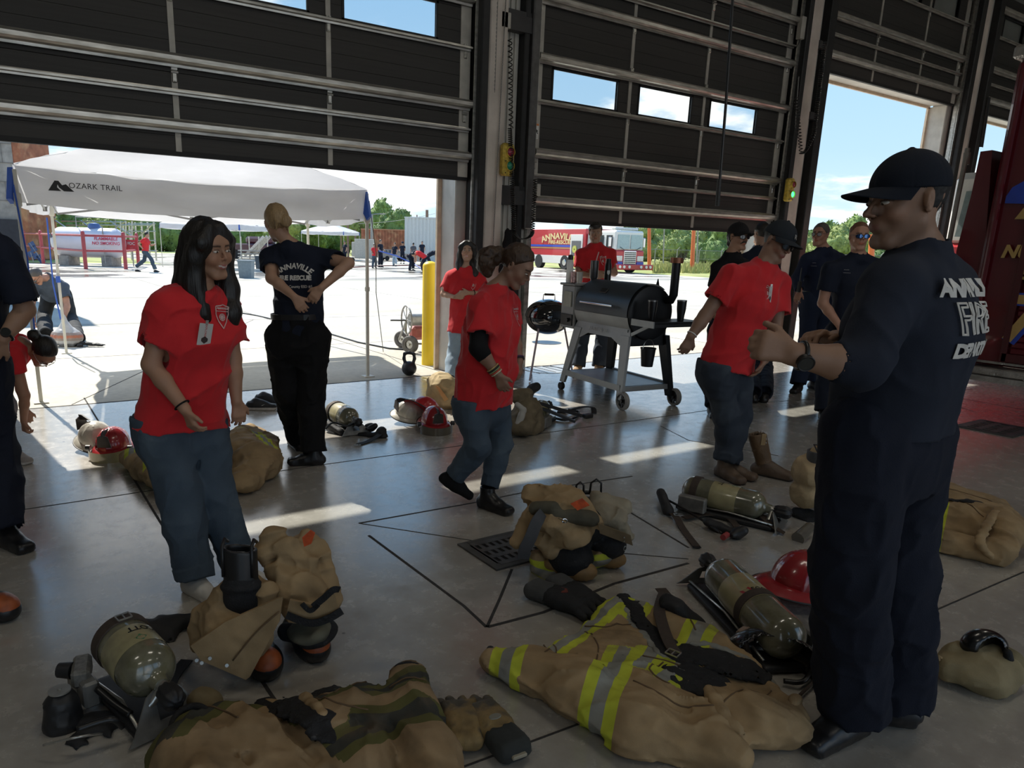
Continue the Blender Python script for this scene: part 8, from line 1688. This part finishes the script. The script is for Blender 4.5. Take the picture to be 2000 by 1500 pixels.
t,w,d,sd=glove('work_gloves','black leather glove with red back patch, lying over its mate before the tan boots',(1088,1182),yaw_-38,m_gb,1,sc=1.15,cuffm=M('grey_knit',(.06,.06,.058),.9),group=None); mb=MB(); mb.prism([w+d*x+sd*y+U*.036 for x,y in((.0,-.02),(.03,-.025),(.05,.0),(.03,.025),(.0,.02))],U*.003); mb.build('back_patch',M('dull_red_patch',(.14,.03,.02),.7,var=.4,vs=40),t)
glove('work_gloves','black leather glove half under its mate, nearer the striped sleeve',(1118,1172),yaw_-55,m_gb,-1,sc=1.1,cuffm=M('grey_knit',(.06,.06,.058),.9))
t,w,d,sd=glove('work_gloves','tan and black work glove at the bottom edge, on top of its pair',(965,1440),yaw_+118,m_gt,1,sc=1.1,cuffm=M('dark_knit',(.025,.028,.026),.9)); mb=MB(); mb.box(w-d*.12+U*.0,(.05,.07,.012),np.array([sd,d,U]),bev=.003); mb.build('wrist_tab',M('cream_tab',(.30,.27,.20),.8),t)
mb=MB(); mb.lathe([(.001,0),(.022,0),(.020,.003),(.001,.003)],w+U*.036+d*.0,np.array([sd,d*.6,U]),20); mb.build('oval_logo',M('grey_logo',(.2,.19,.15),.6),t)
glove('work_gloves','tan and black work glove beneath its pair beside the soiled coat',(902,1440),yaw_+98,m_gt,-1,sc=1.1,curl=40)
# ---- soiled coat at the bottom edge
st_=[SL((385,1405),(345,1465),.1,.10),SL((690,1350),(610,1385),.1,.10),SL((800,1330),(755,1345),.12,.10),SL((865,1410),(745,1425),.12,.10),SL((430,1380),(470,1350),.1,.10),SL((700,1470),(800,1425),.1,.10)]
t,sc=coat('soiled tan turnout coat with dull stripes along the bottom edge of the floor','turnout_coat',
  [lambda _:gz(600,1440),pol([(350,1500),(345,1450),(400,1420),(470,1395),(560,1400),(600,1385),(680,1362),(720,1370),(760,1420),(880,1440),(900,1520),(860,1620),(400,1640)],.045,.03,k=.06),
   sleeve([(375,1425),(365,1480),(400,1560)],[.055,.085,.10],[.075,.10,.11],.9),sleeve([(440,1395),(490,1440),(560,1530)],[.045,.06,.07],[.10,.11,.10],.7),
   sleeve([(795,1330),(800,1400),(830,1480),(850,1580)],[.060,.082,.085,.09],[.07,.09,.09,.09],.9),sleeve([(705,1355),(690,1400),(720,1480)],[.045,.08,.08],[.09,.10,.10],.7),sleeve([(595,1390),(640,1430),(700,1500)],[.05,.055,.06],[.10,.11,.10],.7)],m_tanD,st_,.010,13,15,h=.0075,ax=gz(600,1380)-gz(640,1490))
for pts,w in (([(512,1378),(560,1420),(600,1470),(650,1530)],.085),([(600,1375),(640,1362),(675,1350)],.03)): liner_on(t,sc,pts,w)
liner_on(t,sc,[(522,1372),(560,1392),(600,1440),(640,1510)],.040,'front_flap',m_tan,.8)
s=S(); c=gz(372,1412,.10); s.tor(c,np.array([HR,unit(HF*.4+U*.2),unit(np.cross(HR,unit(HF*.4+U*.2)))]),.052,.012,k=0); s.obj('cuff',m_lin,t,h=.006)
s=S(); c=gz(798,1318,.08); s.tor(c,np.array([HR,U,HF]),.052,.012,k=0,el=.8); s.obj('cuff',m_lin,t,h=.006)
seams(t,sc,([(580,1395),(640,1430),(690,1372)],[(655,1440),(690,1400),(735,1372)],[(760,1405),(800,1398),(850,1402)],[(745,1372),(785,1352),(832,1348)],[(400,1440),(450,1470),(470,1500)],[(620,1440),(660,1470),(720,1480)]))
# hood with an ear hole, on the floor behind it
D=dep(gz(395,1400)); t=thing('knit_hood','small olive-tan hood piece lying between the air pack and the soiled coat','hood',gz(395,1390)); blob('hood_cloth',M('hood_tan',(.20,.15,.075),.85,var=.2,bump=.2),t,D,[('e',400,1368,0,36,26,.05,-20),('e',385,1390,0,30,18,.05)],h=.007,am=.005,seed=2,neg=[('e',404,1368,-.06,15,12,.03)])
# ---- coat on the right
st_=[SL((1832,1000),(1818,1060),.1),SL((1830,962),(1816,985),.1)]
t,sc=coat('rolled tan turnout coat lying alone right of the tall firefighter','turnout_coat',
  [lambda _:gz(1900,1040),pol([(1795,965),(1840,962),(1900,985),(1960,1000),(1995,1040),(1985,1080),(1930,1080),(1870,1060),(1800,1045)],.08,.05),
   sleeve([(1800,1000),(1870,1010),(1950,1040)],[.06,.08,.09],[.09,.10,.09],.8),sleeve([(1790,1040),(1850,1058),(1930,1075)],[.05,.06,.07],[.06,.06,.06],.8),sleeve([(1955,1010),(1970,1040),(1960,1078)],[.06,.075,.06],[.12,.10,.07],.9),sleeve([(1800,975),(1870,985),(1930,1005)],[.05,.05,.05],[.08,.09,.10],.8)],m_tanN,st_,.010,13,25,h=.0085,ax=gz(1990,1060)-gz(1820,990))
for pts,w in (([(1840,955),(1890,970),(1940,992)],.09),([(1800,1000),(1860,1020),(1935,1034)],.02)): liner_on(t,sc,pts,w)
seams(t,sc,([(1810,1020),(1870,1040),(1910,1062)],[(1820,980),(1880,1000),(1930,1015)]))
s=S(); P=smooth_path([gz(*p) for p in((1945,1000,.17),(1925,1030,.17),(1915,1062,.12),(1935,1088,.05))],3)
for i in range(len(P)-1): s.cap(P[i],P[i+1],.020,.020,k=.01,sq=(U,.6))
folds(s,.003,30); s.obj('belt_loop',m_tan,t,h=.007)
# ---- coats behind the smiling woman
st_=[SL((262,880),(258,905),.06),SL((300,905),(296,935),.06)]
t,sc=coat('tan coat sleeve reaching out beside the pair of helmets','turnout_coat',[lambda _:gz(290,910),sleeve([(258,893),(290,915),(330,940)],[.075,.085,.10],[.07,.08,.08],.8),pol([(280,900),(330,905),(350,950),(300,945)],.08,.03)],m_tanN,st_,.012,12,33,h=.012)
st_=[SL((462,872),(492,858),.08),SL((500,855),(530,900),.1)]
t,sc=coat('tan coat with striped sleeves heaped beside the blond firefighter boots','turnout_coat',[lambda _:gz(500,900),sleeve([(520,862),(505,900),(478,940)],[.085,.13,.09],[.08,.11,.07],.8),sleeve([(468,860),(480,880)],[.10,.12],[.12,.12],.8),sleeve([(490,840),(470,850)],[.05,.07],[.08,.09],.8),pol([(440,880),(490,850),(540,870),(535,910),(490,950),(440,930)],.09,.05)],m_tanN,st_,.014,11,35,h=.012)
# ================================================================ trousers standing over boots
def boot_toe(t,c,ang,mat,sc=1.,cap=None,rib=True):
    d=A(math.cos(math.radians(ang)),math.sin(math.radians(ang)),0); sd=np.cross(U,d); s=S(); s.stad(c-d*.10*sc+U*.05,c+d*.03*sc+U*.048,sd,.048*sc,.045,.052*sc,.045,k=.02); s.ell(c+d*.055*sc+U*.045,A(.075,.056,.050)*sc,np.array([d,sd,U]),k=.03); Sfloor(s)
    if rib: s.disp=lambda P:.0022*np.cos((P@d)*260)*(P[...,2]<.03); s.da=.003
    s.obj('boot',mat,t,h=.007); 
    if cap: s=S(); s.ell(c+d*.062*sc+U*.052,A(.066,.052,.050)*sc,np.array([d,sd,U]),k=0,cut=[(c+d*.03*sc,-d)]); s.obj('toe_cap',cap,t,h=.006)
# middle bundle
C0=gz(1110,1115); D=dep(C0); t=thing('turnout_trousers','tan turnout trousers bunched over boots with tan toes, by the floor drain','trousers',C0)
boot_toe(t,gz(1116,1128),yaw_-20,m_lth,.92); boot_toe(t,gz(1176,1104),yaw_-20,m_lth,.88)
blob('leg_cuffs',m_tanN,t,D,[('e',1070,1115,0,30,24,.10),('c',1050,1090,0,1075,1130,-.03,16,20),('e',1165,1085,.05,34,22,.09,15)],h=.008,am=.010,fq=14,seed=44,attrs=bands([(gz(1070,1140,.02),A(0,0,1),gz(1070,1135,.0),.16),(gz(1150,1105,.05),unit(A(.0,.3,1)),gz(1165,1105,.05),.14)]))
blob('liner',m_lin,t,D,[('e',1112,1085,-.02,48,38,.13),('e',1185,1060,.08,38,34,.11),('e',1130,1020,.05,60,40,.12)],h=.010,am=.008,seed=4)
blob('trouser_cloth',m_tan,t,D,[('e',1085,980,.02,50,26,.13,10),('e',1075,1010,-.03,54,30,.13),('c',1048,1005,-.02,1010,1060,-.06,22,12),('c',1035,965,.05,1120,975,.02,16,24),('e',1110,1040,-.05,44,26,.10),('c',1130,975,0,1160,1020,-.02,20,16),('c',1060,1055,-.06,1080,1080,-.08,20,14)],h=.007,am=.012,fq=12,seed=41)
blob('trouser_cloth',M('faded_tan',(.27,.235,.17),.85,var=.2,bump=.2),t,D,[('e',1185,1000,.08,40,24,.12,-10),('c',1165,975,.12,1220,990,.1,16,14),('c',1180,1005,.04,1222,1040,.0,24,14),('c',1205,1010,.02,1225,1048,0,16,12)],h=.007,am=.010,fq=12,seed=42)
mb=MB(); P_=[gz(1158,1015,.30),gz(1226,1042,.22),gz(1228,1062,.14),gz(1170,1040,.20)]; D2=D-.12
mb.prism([atD(*p,D2) for p in((1168,1022),(1232,1046),(1236,1066),(1172,1042))],HF*.008); mb.build('pocket_flap',M('brown_flap',(.17,.12,.065),.85,var=.2,vs=15),t)
mb=MB(); [mb.sphere(atD(1219,1050+i*7,D2-.005),.004,8) for i in range(2)]; mb.tube([atD(1221,1068,D2)+A(math.cos(a)*.008,0,math.sin(a)*.011-.008) for a in [2*math.pi*i/14 for i in range(14)]],.0018,6,closed=True); mb.build('snaps',m_galv,t)
mb=MB(); mb.prism([atD(*p,D-.13) for p in((1115,985),(1138,974),(1152,987),(1128,997))],HF*.01); mb.build('orange_patch',m_or,t)
mb=MB(); ribbon(mb,smooth_path([atD(1060,1002,D-.12),atD(1048,1020,D-.16),atD(1036,1050,D-.17),atD(1025,1072,D-.15),atD(1022,1090,D-.13)]),.055,.006,up=-HF); mb.build('suspender',M('grey_elastic',(.07,.07,.075),.8,var=.2),t,smooth=True,angle=40)
blob('waist_flap',M('dark_olive',(.085,.075,.05),.85,var=.3),t,D,[('c',1085,1005,-.10,1155,1015,-.08,14,16),('c',1045,992,-.08,1080,990,-.1,12,10)],h=.007,am=.006,seed=51,floor=False)
mb=MB(); c=atD(1103,1017,D-.165); mb.tube([c+HR*math.cos(a)*.012+U*math.sin(a)*.009 for a in [2*math.pi*i/16 for i in range(16)]],.003,6,closed=True); mb.bar(c-HR*.03+U*.01,c-HR*.01,.006,.004); mb.build('metal_clip',m_chrome,t)
s=S(); c=atD(1152,968,D+.18); s.tor(c,np.array([HR,HF,U]),.058,.012,k=0,el=.8); s.obj('boot_top',m_bk,t,h=.007)
for x_,h_,w_ in((1132,.055,.02),(1163,.07,.028)): c=atD(x_,962,D+.18); MB().tube([c-HR*w_,c-HR*w_*.9+U*h_*.7,c+U*h_,c+HR*w_*.9+U*h_*.7,c+HR*w_-U*.02],.0055,8).build('pull_loop',m_bk,t,smooth=True,angle=None)
# front left bundle (two legs)
C0=gz(520,1290); D=dep(gz(510,1310)); t=thing('turnout_trousers','large tan turnout trousers bunched over black boots with orange toes','trousers',C0)
boot_toe(t,gz(512,1300),yaw_-62,m_bk,1.1,M('orange_toe',(.32,.075,.02),.5,var=.5,vs=14)); boot_toe(t,gz(600,1268),yaw_-55,m_bk,1.1,M('orange_toe',(.32,.075,.02),.5,var=.5,vs=14))
blob('trouser_cloth',m_tan,t,D,[('e',460,1215,.0,72,62,.15,10),('c',445,1150,.0,425,1210,0,22,40),('c',400,1200,.02,395,1250,0,24,28),('c',520,1150,0,500,1230,-.02,22,40),('e',470,1255,-.05,62,34,.10),('c',500,1130,.05,515,1160,.0,14,20)],h=.0065,am=.011,fq=10,seed=61)
mb=MB(); mb.prism([atD(*p,D-.17) for p in((372,1262),(392,1290),(480,1328),(488,1322),(545,1215),(552,1165),(440,1215))],HF*.012); fo=mb.build('front_flap',m_tan,t)
mb=MB(); [mb.cyl(atD(x_,y_,D-.172),atD(x_,y_,D-.178),.006,n=12) for x_,y_ in((384,1290),(394,1295),(410,1286),(443,1300))]; mb.build('snaps',m_galv,t)
MB().tube(smooth_path([atD(455,1290,D-.175),atD(500,1235,D-.175),atD(545,1195,D-.175)]),.003,6).build('seam',M('seam_thread',(.13,.08,.04),.8),t,smooth=True,angle=None)
blob('trouser_cloth',m_tan,t,D+.15,[('c',535,1046,.02,520,1078,.0,16,22),('c',535,1042,.02,560,1070,0,15,20),('c',560,1070,.0,604,1100,-.02,20,16),('c',600,1040,.1,632,1088,.05,14,16),('e',588,1062,.08,30,18,.08),('e',580,1135,.0,58,46,.15),('e',600,1170,-.02,56,36,.13),('c',640,1110,.02,655,1180,0,14,14),('e',560,1105,.02,38,26,.12),('c',540,1120,-.06,620,1145,-.08,14,12),('c',548,1160,-.06,610,1180,-.08,12,12)],h=.0065,am=.012,fq=11,seed=62)
mb=MB(); mb.prism([atD(*p,D-.03) for p in((590,1050),(606,1036),(615,1042),(608,1062),(594,1068))],HF*.008); mb.build('orange_patch',m_or,t)
mb=MB(); mb.prism([atD(*p,D-.08) for p in((566,1172),(612,1182),(640,1150),(652,1158),(664,1200),(600,1212),(560,1196))],HF*.012); mb.build('side_flap',m_tan,t)
mb=MB(); ribbon(mb,smooth_path([atD(612,1184,D-.095),atD(632,1168,D-.095),atD(650,1152,D-.095),atD(662,1150,D-.08)]),.022,.006,up=-HF); ribbon(mb,smooth_path([atD(560,1200,D-.095),atD(605,1216,D-.095),atD(640,1208,D-.095),atD(668,1192,D-.08)]),.026,.006,up=-HF); ribbon(mb,smooth_path([atD(590,1178,D-.095),atD(606,1192,D-.095),atD(622,1180,D-.095)]),.016,.006,up=-HF); mb.build('black_trim',m_lin,t,smooth=True,angle=40)
blob('liner',m_lin,t,D+.12,[('e',615,1235,.0,48,18,.10),('c',560,1235,0,600,1240,0,20,20)],h=.008,am=.004,seed=63)
blob('leg_cuff',M('soiled_cuff',(.12,.115,.08),.85,var=.3),t,D+.1,[('e',600,1232,.0,42,16,.09),('e',625,1232,-.02,20,12,.06)],h=.008,am=.006,seed=64)
# tall black boot shaft standing in the left leg
s=S(); b0=atD(472,1160,D-.02); tp=atD(468,1070,D+.0); ax_=unit(tp-b0); L_=np.linalg.norm(tp-b0)
s.cap(b0-ax_*.05,tp+ax_*.03,.058,.060,k=0,sq=(HF,.8),cut=[(tp-HF*.0,unit(ax_+HR*.12)),(b0-ax_*.05,-ax_)]); s.cap(b0+ax_*.02,tp+ax_*.08,.044,.046,k=0,op='-',sq=(HF,.8)); s.obj('boot_shaft',m_bk,t,h=.005)
for q in(-1,1): c=tp+HR*q*.05; MB().tube([c-ax_*.09-HF*.03,c+ax_*.015-HF*.03,c+ax_*.03,c+ax_*.01+HF*.03],.006,8).build('pull_loop',m_bk,t,smooth=True,angle=None)
s=S(); s.tor(b0+ax_*.03,np.array([HR,HF,ax_]),.060,.012,k=0,el=.85); s.cap(b0-ax_*.03,b0+ax_*.03,.064,.064,k=0,sq=(HF,.85)); s.obj('boot_collar',m_lin,t,h=.006)
# bundle half hidden behind the tall firefighter's legs
C0=gz(1590,1010); D=dep(C0); t=thing('turnout_trousers','tan turnout trousers over grey boots, half hidden behind the tall firefighter legs','trousers',C0)
blob('trouser_cloth',M('pale_tan',(.40,.30,.17),.85,var=.2,bump=.2),t,D,[('e',1585,925,0,34,26,.12),('e',1578,965,0,28,24,.11),('c',1565,905,.05,1610,880,.05,12,14),('c',1560,960,0,1572,978,0,12,14),('e',1610,950,.05,30,50,.12)],h=.009,am=.012,seed=71)
s=S(); b0=atD(1595,912,D+.02); tp=atD(1600,880,D+.02); s.cap(b0,tp+U*.03,.062,.064,k=0,cut=[(tp,U)]); s.cap(b0,tp+U*.06,.053,.055,k=0,op='-'); s.obj('boot_shaft',M('grey_rubber',(.05,.052,.055),.5),t,h=.006); MB().tube([tp-HR*.03-HF*.05,tp-HR*.035+U*.035,tp+HR*.03+U*.03,tp+HR*.04-U*.02],.005,8).build('pull_loop',m_bk,t,smooth=True,angle=None)
blob('liner',m_lin,t,D,[('e',1575,1010,0,26,16,.09),('c',1555,1000,0,1580,1025,0,10,12)],h=.009,am=.005,seed=72); mb=MB(); mb.tube([gz(1558,1052,.02),gz(1582,1030,.05)],[.035,.03],14); mb.build('boot_heel',M('shiny_boot',(.12,.11,.09),.15,coat=.8),t,smooth=True,angle=40)
# small bundle in sunlight behind the ponytail woman
C0=gz(875,795); D=dep(C0); t=thing('turnout_trousers','sunlit tan trousers bundle behind the woman with the ponytail','trousers',C0)
blob('trouser_cloth',M('yellow_tan',(.42,.32,.17),.85,var=.2,bump=.2),t,D,[('e',865,752,0,26,22,.15),('e',875,780,0,30,20,.15),('c',845,745,0,858,735,.05,10,8),('c',850,770,0,880,792,0,14,14),('e',845,768,0,12,10,.08)],h=.012,am=.014,seed=81)  # yellow-tan is the cloth's own colour
mb=MB(); mb.prism([atD(*p,D-.18) for p in((850,752),(860,758),(876,780),(868,784))],HF*.01); mb.build('orange_bar',M('brass_bar',(.4,.25,.1),.4,.4),t)
# pile by the far air pack
C0=gz(1010,848); D=dep(C0); t=thing('turnout_coat','olive-tan coat and cloth heap between the ponytail woman and the far air pack','coat',C0)
blob('shell',M('olive_tan',(.16,.125,.075),.85,var=.3,bump=.2),t,D,[('e',1015,825,0,30,22,.2),('e',1030,800,.1,26,26,.15),('c',1000,850,0,1035,840,0,12,12),('e',1045,830,.1,18,22,.14),('c',1010,775,.1,1030,770,.1,14,10)],h=.012,am=.016,seed=83)
blob('lining',M('white_lining',(.42,.40,.36),.8),t,D-.16,[('c',1018,812,0,1012,832,0,7,6),('c',1010,790,0,1022,800,0,5,6)],h=.010,am=.006,seed=84,floor=False)
# ================================================================ helmets, hoods, shoes
def helmet(label,c,ang,mat,tilt=(0,0),visor=True,sc=1.,crest=True,vm=None,group='fire helmets on the floor'):
    d=A(math.cos(math.radians(ang)),math.sin(math.radians(ang)),0); up=unit(U+d*tilt[0]+np.cross(U,d)*tilt[1]); d=unit(d-(d@up)*up); sd=np.cross(up,d); Bm=np.array([d,sd,up]); t=thing('fire_helmet',label,'helmet',A(c[0],c[1],0),group)
    P=lambda x,y,z:c+(d*x+sd*y+up*z)*sc; s=S(); s.ell(P(0,0,.03),A(.135,.110,.125)*sc,Bm,k=0,cut=[(P(0,0,.02),-up)])
    s.disp=lambda Q:.0035*np.exp(-((np.mod(np.arctan2((Q-P(0,0,0))@sd,(Q-P(0,0,0))@d)+math.pi/8,math.pi/4)-math.pi/8)/.05)**2); s.da=.005; s.obj('shell',mat,t,h=.007)
    mb=MB()
    def br(u,v): a=2*math.pi*u; r=1+v*(.30+.34*max(0,-math.cos(a))**2+.05*max(0,math.cos(a))); return P(.132*math.cos(a)*r,.108*math.sin(a)*r,.028-.030*v**1.5)
    mb.grid(br,40,5); o_=len(np.vstack(mb.v)); mb.grid(lambda u,v:br(u,v)-up*.005,40,5); b_=mb.build('brim',mat,t,smooth=True,angle=60); MB().tube([br(i/40,1) for i in range(40)],.0045,6,closed=True).build('brim_edge',m_kn,b_,smooth=True,angle=None)
    if crest: mb=MB(); mb.prism([P(.10,-.005,.145),P(.155,-.005,.125),P(.165,-.005,.165),P(.13,-.005,.175),P(.04,-.005,.160)],sd*.010*sc); mb.build('crest_holder',m_kn,t); mb=MB(); mb.prism([P(.142,-.045,.06),P(.142,.045,.06),P(.152,.035,.14),P(.155,0,.155),P(.152,-.035,.14)],d*.006); mb.build('front_shield',M('shield_leather',(.05,.04,.035),.5,var=.3),t)
    if visor:
        mb=MB()
        for th in(0,.003): mb.grid(lambda u,v:P((.20+th)*math.cos(math.radians(-62+124*u)),(.150+th)*math.sin(math.radians(-62+124*u)),.035-.085*v),24,4)
        mb.build('visor',vm or m_vis,t,smooth=True,angle=60)
        for q in(-1,1): MB().cyl(P(.07,q*.125,.03),P(.07,q*.155,.03),.018*sc,n=14).build('visor_knob',m_kn,t,smooth=True,angle=40)
    return t,P
helmet('dark red fire helmet with amber visor resting beside the lone coat sleeve',gz(222,875,.055),yaw_-85,m_hr,(.10,0))
helmet('scuffed white helmet leaning behind the dark red one',gz(190,862,.06),yaw_+150,m_hw,(-.2,.2),visor=False)
helmet('dark red fire helmet with smoky visor in the sunlit strip',gz(848,828,.055),yaw_-75,m_hr,(.12,0),vm=M('smoky_visor',(.10,.085,.06),.2,spec=.8,coat=.5))
helmet('scuffed white helmet at the end of the sunlit helmet row',gz(800,812,.05),yaw_-150,m_hw,(-.1,.3),visor=False)
helmet('red fire helmet upended behind the other helmets in the sun',gz(828,808,.08),yaw_+40,M('helmet_bright_red',(.50,.02,.025),.3,coat=.5,var=.15),(.9,.2),visor=False,crest=False)
helmet('red fire helmet tucked behind the tall firefighter trouser leg',gz(1568,1150,.06),yaw_+15,m_hr,(.15,0),visor=False,crest=False,sc=1.15)
# black face mask and liner hood next to the main air pack
C0=gz(1510,1310); t=thing('visor_hood','upturned black visor hood with webbing beside the yellow cylinder','helmet',C0); Bm=np.array([unit(HR*.8-HF*.6),unit(HF*.8+HR*.6),U])
s=S(); s.ell(C0+U*.05,A(.17,.12,.10),Bm,k=0,cut=[(C0+U*.003,-U)]); s.ell(C0+U*.06-HF*.03,A(.15,.105,.085),Bm,k=.01,op='-'); s.obj('bowl',M('glossy_black',(.008,.008,.008),.25,coat=.4,var=0),t,h=.008)
blob('webbing',m_web,t,dep(gz(1450,1290)),[('c',1452,1248,0,1462,1290,-.02,8,7),('c',1462,1290,0,1480,1330,0,6,6)],h=.007,am=.005,seed=5); s=S(); c=gz(1455,1240,.09); s.ell(c,A(.035,.03,.03),k=0); folds(s,.006,40); s.obj('sheepskin_pad',M('dirty_pad',(.26,.19,.15),.9,var=.3),t,h=.006)
MB().tube([gz(1462,1250,.09),gz(1470,1232,.10),gz(1485,1240,.09),gz(1478,1255,.08)],.003,6).build('wire_loop',m_galv,t,smooth=True,angle=None)
# tan bag with black mask at the right edge
C0=gz(1910,1320); D=dep(gz(1905,1335)); t=thing('mask_bag','tan drawstring mask bag with black face mask inside, alone on the right floor','bag',C0); m_bag=M('bag_tan',(.27,.215,.115),.85,var=.15,bump=.2,bs=250)
blob('bag',m_bag,t,D,[('c',1850,1302,.0,1960,1310,.0,26,36),('e',1905,1305,0,66,36,.11),('c',1860,1265,.05,1950,1275,.03,10,12),('e',1920,1325,0,50,22,.10)],h=.007,am=.010,fq=9,seed=91); s=S(); c=atD(1922,1262,D+.03); s.ell(c,A(.085,.05,.065),np.array([unit(HR-U*.15),HF,unit(U+HR*.15)]),k=0); s.ell(c-HF*.035,A(.070,.03,.050),k=.005,op='-'); s.obj('face_mask',M('glossy_black',(.008,.008,.008),.25,coat=.4,var=0),t,h=.006)
mb=MB(); ribbon(mb,smooth_path([atD(1965,1272,D),atD(1985,1285,D-.02),atD(1998,1310,D-.02),atD(1985,1325,D-.02)]),.04,.006,up=-HF); mb.build('strap',m_bag,t,smooth=True,angle=40); blob('lining',m_lin,t,D,[('c',1968,1275,-.02,1972,1305,-.02,8,10)],h=.007,am=.002,floor=False); MB().tube([atD(1838,1285,D),atD(1832,1278,D),atD(1833,1290,D)],.006,6).build('toggle',m_tan,t)
# sneakers, lone boots
def sneaker(label,px,toe,mat,swoosh=True):
    c=gz(*px); T=thing('sneaker',label,'shoe',c,'black sneakers on the floor'); tt=heading(toe)[1]; shoe(T,c+U*.085,tt,mat,None,1.05,-.02,'upper',.006)
    sd=np.cross(tt,U); mb=MB()
    for q in(1,-1): mb.prism([c+tt*x+sd*q*.047+U*z for x,z in((-.03,.055),(.03,.040),(.09,.06),(.035,.032),(.0,.034))],sd*q*.002)
    if swoosh: mb.build('stripe',m_white,T)
m_sn=M('black_sneaker',(.012,.012,.013),.55,var=.2,band=[(.028,(.55,.52,.48))]); sneaker('black sneaker with white sole and white mark behind the smiling woman',(500,800),95,m_sn); sneaker('dark sneaker standing just behind the marked one',(515,787),75,M('dark_sneaker',(.02,.021,.024),.6,var=.2,band=[(.02,(.03,.03,.03))]),False)
T=thing('cowboy_boot','empty brown western boot standing next to the leaning young man','boot',gz(1500,935)); c=gz(1492,928); shoe(T,c+U*.09,heading(52)[1],m_boot,None,1.12,.0,'foot',.006)
s=S(); b0=c+U*.06; tp=atD(1478,846,dep(c)); s.cap(b0,tp+unit(tp-b0)*.03,.052,.062,k=0,sq=(HF,.8),cut=[(tp,unit(tp-b0))]); s.cap(tp-unit(tp-b0)*.10,tp+U*.05,.050,.056,k=0,op='-',sq=(HF,.8)); folds(s,.003,14); s.obj('shaft',M('tan_boot_shaft',(.13,.075,.035),.6,var=.25,vs=10,bump=.2),T,h=.006); mb=MB(); ribbon(mb,[tp+HR*.03-HF*.05-U*.07,tp+HR*.03-HF*.052+U*.01],.03,.004,up=-HF); mb.build('pull_strap',m_tan,T)
c=gz(-12,1200); T=thing('fire_boot','black boot with orange toe at the extreme edge of the floor','boot',c); boot_toe(T,c,yaw_-25,m_bk,1.1,M('orange_toe',(.32,.075,.02),.5))
import time as _t
